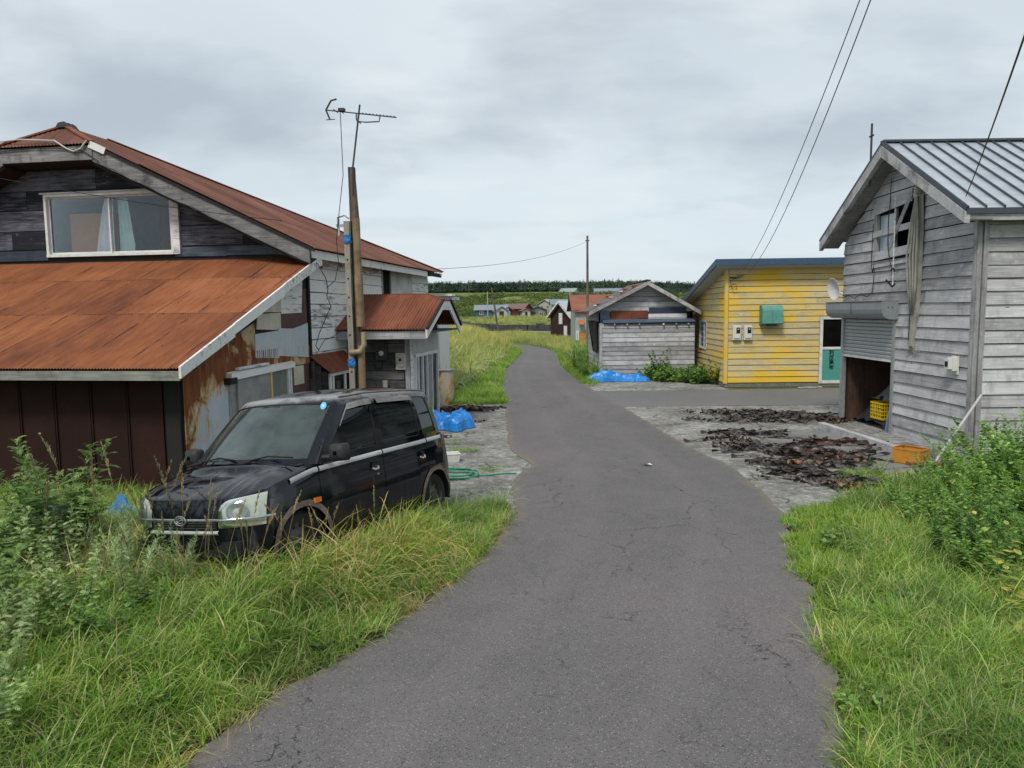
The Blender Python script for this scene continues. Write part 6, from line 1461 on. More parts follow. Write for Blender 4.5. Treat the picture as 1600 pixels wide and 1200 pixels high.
        for i in range(14):
            y_ = .02 + .68 * i / 13; P3.append([fp(y_, .578, .034 if y_ > .34 else .012), fp(y_, .592, .040 if y_ > .34 else .018), fp(y_, .602, .034 if y_ > .34 else .012)])
        mb = MB(); mb.grid(P3); mb.build('chrome_strip', M['carchrome'], R, smooth=True)
    # grille slats, emblem, bumper strip, plate
    mb = MB()
    P = [[(xf(y_, .55) + .004, y_, .505), (xf(y_, .57) + .004, y_, .60)] for y_ in [-.34 + .68 * k / 12 for k in range(13)]]; mb.grid(P); gl = mb.build('grille', M['blackrubber'], R)
    for z_ in (.52, .542, .564):
        mb = MB(); mb.grid([[(xf(y_, z_) + .006, y_, z_ - .004), (xf(y_, z_) + .013, y_, z_), (xf(y_, z_) + .006, y_, z_ + .004)] for y_ in [-.33 + .66 * k / 12 for k in range(13)]]); mb.build('slat', M['darkgrey'], gl)
    mb = MB(); P = []
    for y_ in [-.36 + .72 * k / 14 for k in range(15)]: P.append([(xf(y_, .48) + .008, y_, .462), (xf(y_, .48) + .022, y_, .475), (xf(y_, .49) + .022, y_, .49), (xf(y_, .5) + .008, y_, .497)])
    mb.grid(P); mb.build('bumper_strip', flat('pale_bumper_strip', (.45, .48, .50), .4, var=.2), R)
    ex = xf(0, .585) + .025
    mb = MB(); ring_ = [(ex, .058 * cos(2 * pi * k / 24), .588 + .040 * sin(2 * pi * k / 24)) for k in range(25)]; mb.tube(ring_, .007, 6, cap=False)
    D_ = [(ex, .030, .588), (ex, .028, .606), (ex, .0, .614), (ex, -.028, .604), (ex, -.036, .588), (ex, -.026, .572), (ex, .0, .566), (ex, .02, .572)]; mb.tube(D_, .006, 6); mb.tube([(ex, .036, .592), (ex, .0, .594), (ex, -.012, .588)], .006, 6)
    mb.build('emblem', M['carchrome'], R)
    mb = MB(); mb.box(1.70, 1.765, -.55, .55, .26, .40); mb.build('air_intake', M['blackrubber'], R)
    # interior
    mb = MB(); mb.hexa([(1.22, -.6, .62), (.80, -.62, .62), (.80, .62, .62), (1.22, .6, .62), (1.18, -.58, .93), (.78, -.6, .90), (.78, .6, .90), (1.18, .58, .93)]); mb.build('dashboard', dash, R)
    for s in (-1, 1):
        mb = MB(); mb.hexa([(.35, s * .34 - .24, .45), (-.1, s * .34 - .24, .45), (-.1, s * .34 + .24, .45), (.35, s * .34 + .24, .45), (.38, s * .34 - .22, .60), (-.1, s * .34 - .22, .60), (-.1, s * .34 + .22, .60), (.38, s * .34 + .22, .60)])
        mb.hexa([(.02, s * .34 - .23, .58), (-.14, s * .34 - .23, .58), (-.14, s * .34 + .23, .58), (.02, s * .34 + .23, .58), (-.14, s * .34 - .18, 1.15), (-.24, s * .34 - .18, 1.15), (-.24, s * .34 + .18, 1.15), (-.14, s * .34 + .18, 1.15)])
        mb.hexa([(-.15, s * .34 - .11, 1.17), (-.24, s * .34 - .11, 1.17), (-.24, s * .34 + .11, 1.17), (-.15, s * .34 + .11, 1.17), (-.17, s * .34 - .09, 1.34), (-.24, s * .34 - .09, 1.34), (-.24, s * .34 + .09, 1.34), (-.17, s * .34 + .09, 1.34)])
        mb.build('seat', seatm, R)
    mb = MB(); mb.box(-1.2, -.8, -.58, .58, .45, .62); mb.hexa([(-1.1, -.58, .6), (-1.25, -.58, .6), (-1.25, .58, .6), (-1.1, .58, .6), (-1.22, -.55, 1.12), (-1.32, -.55, 1.12), (-1.32, .55, 1.12), (-1.22, .55, 1.12)]); mb.build('rear_seat', seatm, R)
    ct = Vector((.70, -.34, .93)); ax_ = Vector((-.75, 0, .55)).normalized(); a1 = Vector((0, 1, 0)); a2 = ax_.cross(a1)
    mb = MB(); mb.tube([ct + (a1 * cos(2 * pi * k / 24) + a2 * sin(2 * pi * k / 24)) * .18 for k in range(25)], .014, 6, cap=False); mb.tube([ct, ct - ax_ * .2], .03, 8); mb.beam(ct - a1 * .17, ct + a1 * .17, .03, .015); mb.build('steering_wheel', M['carplastic'], R)
    mb = MB(); mb.box(.60, .63, -.10, .10, 1.46, 1.52); mb.build('rear_view_mirror', M['carplastic'], R)
    sp = (gp(gb[3], .86, 1, .004) + gp(gb[4], .86, 1, .004)) / 2; nn_ = Vector((1, .3, .62)).normalized()
    mb = MB(); mb.lathe([(0, .002), (.035, .002), (.037, 0)], 18, Matrix.Translation(sp + nn_ * .012) @ nn_.to_track_quat('Z', 'Y').to_matrix().to_4x4() @ Matrix.Diagonal((.8, 1.2, 1, 1))); stk = mb.build('inspection_sticker', flat('blue_sticker', (.10, .42, .62), .4), R)
    mb = MB(); mb.box(-.008, .008, -.012, .012, .003, .004); mb.build('sticker_mark', M['whiteplastic'], stk, Matrix.Translation(sp + nn_ * .012) @ nn_.to_track_quat('Z', 'Y').to_matrix().to_4x4())
car()
# ---------------------------------------------------------------- loose things
def tarp(label, cx, cy, sx, sy, h, rot, seed, m):
    nr = np.random.RandomState(seed); n = 30; P = []; jit = nr.normal(0, 1, (n, n, 3))
    ph = nr.uniform(0, 6, 12); an = nr.uniform(0, pi, 12); fr = nr.uniform(2.5, 13, 12)
    for i in range(n):
        row = []
        for j in range(n):
            u, v = 2 * i / (n - 1) - 1, 2 * j / (n - 1) - 1; r = sqrt(u * u + v * v); edge = 1 + .16 * sin(3 * atan2(v, u) + ph[0]) + .10 * sin(7 * atan2(v, u) + ph[1])
            z = 0
            for k in range(12): z += abs(sin((u * cos(an[k]) + v * sin(an[k])) * fr[k] + ph[k])) * (.9 / (1 + k * .25))
            z = h * ((z / 4.2) * .75 + .12 * sin(u * 3 + ph[5]) + .25) * max(0, 1 - (max(abs(u), abs(v))) ** 6) ** .7 * (.72 + .28 * sin(u * 3.3 + ph[3] + v)) + .012
            u += jit[i, j, 0] * .018; v += jit[i, j, 1] * .018
            row.append((cx + cos(rot) * u * sx * edge - sin(rot) * v * sy * edge, cy + sin(rot) * u * sx * edge + cos(rot) * v * sy * edge, max(z + jit[i, j, 2] * .022 * (max(abs(u), abs(v)) < .97), .015)))
        P.append(row)
    mb = MB(); c = Vector((cx, cy, 0)); mb.grid([[tuple(Vector(p) - c) for p in row] for row in P]); o = mb.build('tarpaulin', m, smooth=False); o.location = c; smooth_angle(o, 14)
    return tag(o, label, 'tarpaulin')
tb = flat('bright_blue_tarp', (.02, .22, .62), .38, 0, .5, var=.12)
tarp('crumpled bright blue tarpaulin on the concrete in front of the grey shed', 3.9, 26.95, .95, .42, .42, .0, 3, tb)
tarp('crumpled blue tarpaulin on the ground behind the black minicar', -1.55, 16.6, .60, .60, .50, -.4, 5, tb)
tarp('blue tarpaulin half hidden in weeds by the rusty lean-to wall', -4.95, 8.4, .5, .35, .45, .3, 9, flat('faded_blue_tarp', (.04, .20, .45), .5, var=.2))

# garden hose coil
mb = MB(); pts = []
for k in range(70):
    a = k * .33; r_ = .30 + .05 * sin(k * .21); pts.append((r_ * cos(a) * 1.15, r_ * sin(a) * .9, .02 + .02 * (k // 19) + .008 * sin(k)))
pts += [(.5, -.02, .02), (.8, .14, .015), (1.0, .12, .015)]
mb.tube(pts, .013, 6); hs = mb.build('garden_hose', flat('green_hose', (.02, .22, .12), .4), smooth=True); hs.location = (-.95, 11.5, .0); tag(hs, 'coiled green hose lying on concrete behind the minicar', 'hose')
# white tub
mb = MB(); mb.lathe([(0, 0), (.13, 0), (.16, .14), (.175, .145), (.17, .155), (.15, .15), (.12, .02)], 4, Matrix.Rotation(pi / 4, 4, 'Z')); tbx = mb.build('white_tub', M['whiteplastic']); tbx.location = (-1.05, 12.7, 0); tbx.rotation_euler = (0, 0, .3); tag(tbx, 'small white plastic tub beside the rear of the minicar', 'tub')
# rusty tank beyond the porch
tk = thing('rusty_tank', 'cream tank streaked with rust standing in grass behind the porch', 'tank', (-2.05, 20.9, 0), radians(-12))
mb = MB(); mb.lathe([(0, 0), (.40, 0), (.40, .95), (.0, .95)], 26, Matrix.Diagonal((1, .8, 1, 1))); smooth_angle(mb.build('tank_body', M['drum'], tk), 40)
mb = MB(); mb.lathe([(0, .955), (.43, .955), (.43, .985), (0, .995)], 26, Matrix.Diagonal((1, .8, 1, 1))); mb.build('lid', M['cement'], tk)

def crate(name, label, loc, rz, sx, sy, sz, m, cat='crate', slots=True, tilt=(0, 0), solid=False):
    R = thing(name, label, cat, loc, rz); R.rotation_euler = (tilt[0], tilt[1], rz)
    mb = MB(); mb.box(-sx / 2, sx / 2, -sy / 2, sy / 2, 0, .012); mb.build('base', m, R)
    w_ = .010
    for (axis, sgn) in (('x', 1), ('x', -1), ('y', 1), ('y', -1)):
        mb = MB(); L = sx if axis == 'y' else sy; D = (sy if axis == 'y' else sx) / 2
        def bx(a, b, z0, z1, pr=0.):
            d0, d1 = sorted((sgn * (D - w_), sgn * (D + pr)))
            if axis == 'y': mb.box(a, b, d0, d1, z0, z1)
            else: mb.box(d0, d1, a, b, z0, z1)
        if solid:
            bx(-L / 2, L / 2, .012, sz); bx(-L / 2, L / 2, sz - .03, sz + .004, .008); bx(-L / 2, L / 2, .012, .05, .006); bx(-L / 2, -L / 2 + .03, .05, sz - .03, .006); bx(L / 2 - .03, L / 2, .05, sz - .03, .006); bx(-L * .1, L * .1, sz * .45, sz * .6, .006)
        else:
            nn = 7
            for k in range(nn + 1): c = -L / 2 + L * k / nn; bx(max(-L / 2, c - .008), min(L / 2, c + .008), .012, sz)
            for k in range(5): z = .02 + (sz - .05) * k / 4; bx(-L / 2, L / 2, z, z + .018, .003)
            bx(-L / 2, L / 2, sz - .03, sz, .006)
        mb.build('side', m, R)
    return R
crate('orange_crate', 'orange plastic crate on the ground by the barn wall under the leaning pole', (6.58, 12.05, .012), radians(-58), .44, .30, .26, flat('orange_plastic', (.52, .22, .035), .5, var=.15), solid=True)
pk = MB(); 
for k in range(5): pk.box(-.35 + .01 * k, .35, -.16 + k * .07, -.11 + k * .07, .0, .02)
pk.box(-.33, -.28, -.17, .2, -.03, .0) 
pk.box(.25, .3, -.17, .2, -.03, .0)
o = pk.build('small_pallet', M['rust_scrap']); o.location = (6.78, 11.75, .05); o.rotation_euler = (0, 0, radians(-52)); tag(o, 'small brown slatted board under the orange crate', 'pallet')
yc = crate('yellow_crate', 'yellow slatted crate hanging over a dark pile inside the barn doorway', (7.98, 15.72, .20), radians(4), .36, .46, .36, flat('yellow_plastic', (.72, .50, .015), .45, var=.1))
mb = MB(); r_ = random.Random(3); P = []
for i in range(16):
    row = []
    for j in range(12): 
        u, v = i / 15, j / 11; row.append((7.80 + u * 1.5, 15.30 + v * 1.5, .02 + (.66 * sin(pi * min(u * 1.1 + .06, 1)) * sin(pi * v) ** .6) * (1 + .35 * sin(u * 17 + v * 9) * sin(v * 13)) + r_.uniform(-.03, .04)))
    P.append(row)
mb.grid(P); o = mb.build('net_heap', flat('black_net_heap', (.022, .022, .024), .8, var=.5, scale=20)); o['kind'] = 'stuff'; tag(o, 'dark heap of nets and bags on the barn floor', 'nets')
mb = MB(); P = []
for i in range(14):
    row = []
    for j in range(10):
        u, v = i / 13, j / 9; row.append((8.1 + u * .9, 15.7 + v * .9, .56 + .42 * sin(pi * u) * sin(pi * v) * (1 + .12 * sin(u * 14 + v * 5))))
    P.append(row)
mb.grid(P); o = mb.build('plastic_sack', flat('translucent_grey_sack', (.20, .20, .21), .3, 0, .5, var=.3)); smooth_angle(o, 40); tag(o, 'grey plastic sack on top of the dark heap inside the barn', 'sack')
mb = MB(); mb.box(-.025, .025, -.02, .02, 0, .48); o = mb.build('blue_board', flat('pale_blue_board', (.16, .30, .42), .6)); o.location = (7.68, 15.03, .012); o.rotation_euler = (0, radians(8), 0); tag(o, 'narrow pale blue board under the yellow crate in the doorway', 'board')
mb = MB(); mb.box(-.07, .07, 0, 2.85, 0, .13); o = mb.build('timber_beam', M['greywood']); o.location = (6.78, 12.85, .012); o.rotation_euler = (0, 0, radians(3)); tag(o, 'grey squared timber lying before the barn doorway', 'beam')
mb = MB(); mb.box(.0, .60, 0, 3.0, 0, .06); o = mb.build('threshold_slab', M['conc']); o.location = (6.98, 12.75, .011); o['kind'] = 'structure'
mb = MB(); mb.tube([(0, 0, 0), (1.10, .48, 1.18)], .020, 8); o = mb.build('leaning_pole', flat('pale_pvc_pole', (.42, .42, .41), .5, var=.15)); o.location = (6.35, 11.18, .0); tag(o, 'pale pole leaning against the barn wall by the orange crate', 'pole')
mb = MB(); mb.prism([(0, 0), (.9, .05), (.95, .5), (.25, .62), (-.05, .45)], 0, .03, 'z'); o = mb.build('white_board', M['whitepaint']); o.location = (6.6, 29.6 - 1.9, .1); o.rotation_euler = (radians(38), radians(14), radians(-30)); tag(o, 'broken white board lying in weeds between the grey shed and yellow building', 'board')
mb = MB(); mb.prism([(0, 0), (.7, .1), (.6, .4), (.1, .35)], 0, .05, 'z'); o = mb.build('stone_slab', M['conc']); o.location = (5.7, 27.0, .03); o.rotation_euler = (.1, .05, .2); tag(o, 'pale stone slab in the weeds left of the white board', 'slab')
# rope at the foot of the yellow wall
mb = MB(); rr = random.Random(12); pts = [(0, 0, .01)]
for k in range(26): p = pts[-1]; pts.append((p[0] + .045 * cos(k * .9) + .03, p[1] + .05 * sin(k * 1.3), .012))
mb.tube(pts, .014, 5); o = mb.build('white_rope', M['whiteplastic']); o.location = (9.3, 23.9, .0); tag(o, 'tangled white rope on the ground under the yellow wall', 'rope')
# small litter on the asphalt
mb = MB(); mb.add([(0, 0, 0), (.10, .03, .03), (.13, -.05, .01), (.03, -.07, .035), (-.08, -.03, .01)], [(0, 1, 2), (0, 2, 3), (0, 3, 4)]); o = mb.build('paper_scrap', M['whiteplastic']); o.location = (2.16, 11.99, .045); tag(o, 'small white scrap of paper lying on the asphalt', 'litter')

# drain lid and broken concrete flakes on the verge edge
# ---------------------------------------------------------------- kelp
def kelp_strand(mb, x, y, L, w, ang, z, r, n=11, curl=.9):
    P = []; a = ang; px, py = x, y
    c1, c2 = r.uniform(-.5, .5) * curl, r.uniform(0, 6)
    for i in range(n):
        t_ = i / (n - 1); ww = w * (.35 + sin(pi * min(1, t_ * .9 + .08)) * .8) * r.uniform(.8, 1.15)
        zz = z + .012 + .030 * abs(sin(t_ * 6 + c2)) * r.uniform(.4, 1.2)
        dx, dy = -sin(a), cos(a); tw = .03 * sin(t_ * 9 + c2)
        P.append([(px - dx * ww / 2, py - dy * ww / 2, zz + tw), (px, py, zz + .012), (px + dx * ww / 2, py + dy * ww / 2, max(z + .008, zz - tw))])
        a += c1 * .35 + r.uniform(-.22, .22) * curl; px += cos(a) * L / n; py += sin(a) * L / n
    mb.grid(P)
def kelp_mat(nm, a, b, c_, rough=.45):
    t = T(nm); v = t.pos(); n = t.noise(v, 2.6, 6, .7); n2 = t.noise(v, 14, 4, .6)
    c = t.ramp(t.math('ADD', t.math('MULTIPLY', n, .7), t.math('MULTIPLY', n2, .3)), [(.36, a), (.5, b), (.62, c_)])
    t.bsdf(c, rough, t.bump(n2, .4, .01), 0, .4); return t.m
M['kelp'] = kelp_mat('dark_kelp', (.010, .008, .008), (.032, .024, .022), (.14, .12, .11))  # palest grey stop paints highlights into the dark strands
M['kelp_red'] = kelp_mat('red_brown_kelp', (.014, .008, .007), (.036, .015, .011), (.085, .038, .022))
M['kelp_amber'] = kelp_mat('amber_kelp', (.07, .03, .012), (.17, .085, .03), (.32, .19, .08))
def kelp_heap(label, zones, m, seed, zt=.0):
    r = random.Random(seed); mb = MB()
    for (x0, y0, x1, y1, n, a0, sp, L) in zones:
        for k in range(int(n * 1.1)):
            t_ = r.random(); x = x0 + (x1 - x0) * t_ + r.gauss(0, sp * .9); y = y0 + (y1 - y0) * t_ + r.gauss(0, sp * .55)
            kelp_strand(mb, x, y, L * r.uniform(.5, 1.7), r.uniform(.014, .046), a0 + r.gauss(0, .5), zt + r.choice((0, .0, .015, .03)), r)
    o = mb.build('kelp_heap', m, smooth=True); o['kind'] = 'stuff'; return tag(o, label, 'kelp')
kelp_heap('long bed of dark kelp drying nearest the side road', [(4.9, 18.3, 7.2, 17.1, 150, 0, .42, .55), (4.6, 17.0, 6.2, 16.6, 45, 0, .3, .5), (5.6, 17.9, 7.3, 16.8, 90, .2, .32, .5)], M['kelp'], 1, .004)
kelp_heap('middle bed of dark tangled kelp strands on the concrete', [(3.95, 15.2, 5.4, 15.1, 26, 0, .15, .7), (3.9, 13.7, 5.2, 13.4, 60, .1, .22, .5), (4.2, 13.2, 5.8, 12.5, 62, .0, .22, .65)], M['kelp'], 2, .004)
kelp_heap('near bed of dark kelp spread beside the road edge', [(4.0, 12.2, 5.4, 11.9, 52, 0, .18, .6), (3.9, 11.5, 4.9, 10.8, 60, -.1, .2, .55), (4.2, 10.9, 5.0, 10.3, 30, -.1, .15, .5)], M['kelp'], 3, .004)
kelp_heap('red-brown kelp fronds scattered among the dark beds', [(3.7, 14.4, 4.3, 14.1, 14, .1, .09, .4), (5.2, 13.9, 6.3, 13.6, 14, .05, .07, .7), (4.6, 12.7, 5.9, 12.3, 12, 0, .15, .6), (6.9, 16.6, 7.3, 16.2, 12, 0, .10, .35)], M['kelp_red'], 4, .03)
kelp_heap('amber yellow kelp tips among the near kelp bed', [(4.3, 12.1, 4.7, 11.9, 5, 0, .10, .22), (4.5, 10.4, 4.8, 10.2, 7, -.3, .10, .2), (5.5, 12.1, 5.9, 12.0, 3, 0, .08, .2)], M['kelp_amber'], 5, .04)
kelp_heap('mixed brown and amber kelp heap behind the blue tarpaulin by the porch', [(-1.9, 19.4, -.8, 19.3, 70, 0, .22, .4)], M['kelp_red'], 6, .01)
kelp_heap('few amber kelp pieces on the heap by the porch', [(-1.8, 19.3, -1.2, 19.2, 22, 0, .16, .35)], M['kelp_amber'], 7, .06)
r = random.Random(77)
KL = ['stray kelp frond at the left end of the bed nearest the side road', 'red-brown stray kelp frond closest to the asphalt beside the middle bed', 'longest stray kelp frond, stretched straight above the middle bed', 'short stray kelp frond between the far and middle beds', 'stray kelp frond lying at the asphalt edge left of the near bed', 'red-brown stray frond on the bare slab before the barn doorway', 'stray kelp frond on pale concrete nearest the camera', 'stray kelp frond at the asphalt edge above the near bed', 'stray kelp frond on the barn slab near the squared timber', 'tiny kelp scrap beside the blue tarpaulin behind the minicar', 'red-brown scrap on the concrete between tarpaulin and white tub', 'stray kelp frond by the grass patch on the barn slab']
for k, (x, y, L, a) in enumerate([(3.95, 17.1, .55, .05), (3.35, 14.3, .7, 0.0), (5.0, 14.6, 1.3, .05), (4.5, 15.6, .5, .2), (3.6, 13.2, .8, -.3), (5.9, 14.1, .9, .1), (4.5, 9.95, .9, .0), (3.8, 12.7, .6, .5), (6.3, 13.1, .5, .2), (-.9, 17.2, .35, .1), (-1.6, 15.2, .4, .0), (5.3, 11.2, .8, -.4)]):
    mb = MB(); kelp_strand(mb, 0, 0, L, .07, a, 0, r, 10, .5); o = mb.build('kelp_frond', M['kelp_red'] if k in (1, 5, 9, 10) else M['kelp'], smooth=True); o.location = (x, y, .006)
    tag(o, KL[k], 'kelp', 'stray kelp fronds on the concrete')
mb = MB()
for k in range(7): kelp_strand(mb, r.uniform(-.08, .08), r.uniform(-.04, .04), .14, .03, r.uniform(0, 6), 0, r, 5)
o = mb.build('dead_leaf_clump', M['kelp_red'], smooth=True); o.location = (-1.18, 5.66, .02); tag(o, 'small red-brown dead leaf clump at the left road edge', 'leaf')
# ---------------------------------------------------------------- vegetation
def leafmat(name, hue, rough=.5, trans=.42, var=.35, spec=.5, patch=.9):
    t = T(name); col = t.attr('Col').outputs['Color']; rd = t.rand()
    c = t.mix(1.0, hue, col, 'MULTIPLY')
    c = t.mix(1.0, c, t.ramp(rd, [(0, 1 - var * .6), (1, 1 + var * .5)]), 'MULTIPLY')
    c = t.mix(1.0, c, t.ramp(t.noise(t.pos(), patch, 4, .6), [(.36, (.66, .72, .70)), (.50, (1, 1, 1)), (.66, (1.25, 1.18, 1.0))]), 'MULTIPLY')
    b = t.n("ShaderNodeBsdfPrincipled"); t.put(b.inputs['Base Color'], c); b.inputs['Roughness'].default_value = rough; b.inputs['Specular IOR Level'].default_value = spec
    tr = t.n("ShaderNodeBsdfTranslucent"); t.put(tr.inputs['Color'], t.mix(1.0, c, (1.05, 1.15, .7), 'MULTIPLY'))
    mx = t.n("ShaderNodeMixShader"); mx.inputs[0].default_value = trans; t.t.links.new(b.outputs[0], mx.inputs[1]); t.t.links.new(tr.outputs[0], mx.inputs[2]); t.t.links.new(mx.outputs[0], t.out.inputs[0]); return t.m
L_grass = leafmat('grass_blade', (1, 1, 1)); L_leaf = leafmat('leaf', (1, 1, 1), .6, .3); L_far = leafmat('far_foliage', (.82, .84, .92), .8, .25, .5, .15, .035)

def mesh_np(name, v, f, col, m):
    me = bpy.data.meshes.new(name); me.from_pydata(v.tolist(), [], f.tolist() if hasattr(f, 'tolist') else f)
    ca = me.color_attributes.new('Col', 'FLOAT_COLOR', 'POINT'); c4 = np.ones((len(v), 4), np.float32); c4[:, :3] = col; ca.data.foreach_set('color', c4.ravel())
    me.polygons.foreach_set('use_smooth', [True] * len(me.polygons)); me.materials.append(m); me.update(); return me

def leafy(seed, h, nst, nleaf, leaf, cols, spread=.35, rad=.12, ll=(.07, .13), stemcol=(.16, .18, .07), top=.6, droop=.4, dens_low=.15):
    """leaf: 'mug' lobed leaves; 'oval' broad leaves"""
    g = np.random.RandomState(seed); V = []; F = []; C = []
    def quad(a, b, c, d, col): o = len(V); V.extend([tuple(a), tuple(b), tuple(c), tuple(d)]); C.extend([col] * 4); F.append((o, o + 1, o + 2, o + 3))
    for s in range(nst):
        az = g.uniform(0, 6.28); r0 = rad * sqrt(g.uniform(0, 1)); p = np.array([r0 * cos(az), r0 * sin(az), 0.]); tilt = g.uniform(.02, spread); H_ = h * g.uniform(.72, 1.08); n = 10; path = []; th = tilt * .4
        az2 = az + g.uniform(-.5, .5)
        for i in range(n + 1): path.append(p.copy()); th += tilt / n * .9; p = p + np.array([sin(th) * cos(az2), sin(th) * sin(az2), cos(th)]) * H_ / n
        for i in range(n):
            r_ = .005 * (1.1 - i / n)
            a, b = path[i], path[i + 1]
            for k in range(3):
                e0 = np.array([cos(k * 2.09), sin(k * 2.09), 0]) * r_; e1 = np.array([cos(k * 2.09 + 2.09), sin(k * 2.09 + 2.09), 0]) * r_; quad(a + e0, a + e1, b + e1, b + e0, stemcol)
        for q in range(nleaf):
            t_ = dens_low + (1 - dens_low) * (q + g.uniform(0, 1)) / nleaf; i = min(int(t_ * n), n - 1); f = t_ * n - i; b0 = path[i] * (1 - f) + path[i + 1] * f
            la = q * 2.4 + g.uniform(-.4, .4); el = .9 - .9 * (1 - t_) * droop + g.uniform(-.25, .25) if t_ > .8 else .35 + g.uniform(-.35, .35)
            L = g.uniform(*ll) * (1.15 - top * t_ if t_ < .9 else .5); d = np.array([cos(la) * cos(el), sin(la) * cos(el), sin(el)]); sd = np.array([-sin(la), cos(la), 0]); up = np.cross(d, sd) * -1
            col = tuple(np.array(cols[g.randint(len(cols))]) * g.uniform(.8, 1.2))
            def pt(a, bb, c_=0): return b0 + d * a + sd * bb + up * c_ + np.array([0, 0, -1]) * droop * (a * a) / max(L, .01) * .9
            if leaf == 'mug':
                w = L * .06; quad(pt(0, -w), pt(0, w), pt(L * .7, w * 1.2), pt(L * .7, -w * 1.2), col)
                for (a0, sgn) in ((.25, 1), (.25, -1), (.48, 1), (.48, -1), (.68, .8), (.68, -.8)):
                    l2 = L * .42 * (1.1 - a0 * .5); s_ = 1 if sgn > 0 else -1; quad(pt(L * a0, 0), pt(L * (a0 + .05) + l2 * .45, s_ * l2 * .40), pt(L * a0 + l2 * .85, s_ * l2 * .75), pt(L * a0 + l2 * .12, s_ * l2 * .42), col)
                quad(pt(L * .66, 0), pt(L * .82, L * .09), pt(L * 1.05, 0), pt(L * .82, -L * .09), col)
            elif leaf == 'fine':
                for m_ in range(5):
                    l2 = L * g.uniform(.5, 1); aa = g.uniform(-.9, .9); dd = d * cos(aa) + sd * sin(aa) + np.array([0, 0, g.uniform(-.2, .4)]); ss = np.cross(dd, up); ss = ss / (np.linalg.norm(ss) + 1e-6) * L * .055; quad(b0 - ss * .5, b0 + ss * .5, b0 + dd * l2 * .6 + ss, b0 + dd * l2, col)
            else:
                w = L * .33; quad(pt(0, 0), pt(L * .35, w, .1 * w), pt(L * .7, 0, -.1 * w), pt(L * .35, 0, -.15 * w), col); quad(pt(0, 0), pt(L * .35, 0, -.15 * w), pt(L * .7, 0, -.1 * w), pt(L * .35, -w, .1 * w), col)
                quad(pt(L * .35, w, .1 * w), pt(L * .72, w * .8), pt(L * 1.05, 0, -.2 * w), pt(L * .7, 0, -.1 * w), col); quad(pt(L * .35, -w, .1 * w), pt(L * .7, 0, -.1 * w), pt(L * 1.05, 0, -.2 * w), pt(L * .72, -w * .8), col)
    return np.array(V), F, np.array(C)
def blades(nb, rad, Lr, wr, bend, cols, seed, seg=4, spread=.5, tip=(1.25, 1.15, .9), lean=0.):
    """ribbon blades; returns verts, faces, colours"""
    g = np.random.RandomState(seed); V = []; F = []; C = []
    a = g.uniform(0, 2 * pi, nb); rr = rad * np.sqrt(g.uniform(0, 1, nb)); bx, by = rr * np.cos(a), rr * np.sin(a)
    L = g.uniform(*Lr, nb); w = g.uniform(*wr, nb); az = g.uniform(0, 2 * pi, nb); b = g.uniform(*bend, nb); tl = g.uniform(0, spread, nb)
    ci = g.randint(0, len(cols), nb); cv = np.array(cols)[ci] * g.uniform(.8, 1.25, (nb, 1)); tp = np.array(tip)
    tw = g.uniform(-.8, .8, nb)
    o = 0
    for k in range(nb):
        px, py, pz = bx[k], by[k], 0.; th = tl[k]; d = L[k] / seg; sx, sy = -sin(az[k] + tw[k]), cos(az[k] + tw[k])
        for i in range(seg + 1):
            t_ = i / seg; ww = w[k] * (1 - t_ ** 1.8) * .5 + .0004
            V.append((px - sx * ww, py - sy * ww, pz)); V.append((px + sx * ww, py + sy * ww, pz)); c = cv[k] * (1 + (tp - 1) * t_ * t_); C.append(c); C.append(c)
            th += b[k] / seg * (1 + t_); px += sin(th) * cos(az[k]) * d; py += sin(th) * sin(az[k]) * d; pz += cos(th) * d
            if i < seg: q = o + 2 * i; F.append((q, q + 1, q + 3, q + 2))
        o += 2 * (seg + 1)
    return np.array(V), F, np.array(C)

def merge(parts):
    V, F, C = [], [], []; o = 0
    for v, f, c in parts:
        V.append(v); F += [tuple(i + o for i in q) for q in f]; C.append(c); o += len(v)
    return np.concatenate(V), F, np.concatenate(C)

def src_collection(name, meshes):
    c = bpy.data.collections.new(name)
    for i, me in enumerate(meshes):
        o = bpy.data.objects.new('%s_%02d' % (name, i), me); c.objects.link(o)
    return c

def gn_tree(name, coll, nvar):
    ng = bpy.data.node_groups.new(name, 'GeometryNodeTree')
    ng.interface.new_socket('Geometry', in_out='INPUT', socket_type='NodeSocketGeometry'); ng.interface.new_socket('Geometry', in_out='OUTPUT', socket_type='NodeSocketGeometry')
    N, Lk = ng.nodes.new, ng.links.new
    gi, go = N('NodeGroupInput'), N('NodeGroupOutput'); ip = N('GeometryNodeInstanceOnPoints'); ci = N('GeometryNodeCollectionInfo')
    ci.inputs['Collection'].default_value = coll; ci.inputs['Separate Children'].default_value = True; ci.inputs['Reset Children'].default_value = True
    ip.inputs['Pick Instance'].default_value = True
    def na(nm, typ):
        n = N('GeometryNodeInputNamedAttribute'); n.data_type = typ; n.inputs['Name'].default_value = nm; return n.outputs['Attribute']
    Lk(gi.outputs[0], ip.inputs['Points']); Lk(ci.outputs[0], ip.inputs['Instance']); Lk(na('idx', 'INT'), ip.inputs['Instance Index'])
    e2r = N('FunctionNodeEulerToRotation'); Lk(na('rot', 'FLOAT_VECTOR'), e2r.inputs[0]); Lk(e2r.outputs[0], ip.inputs['Rotation']); Lk(na('scl', 'FLOAT_VECTOR'), ip.inputs['Scale'])
    Lk(ip.outputs[0], go.inputs[0]); return ng

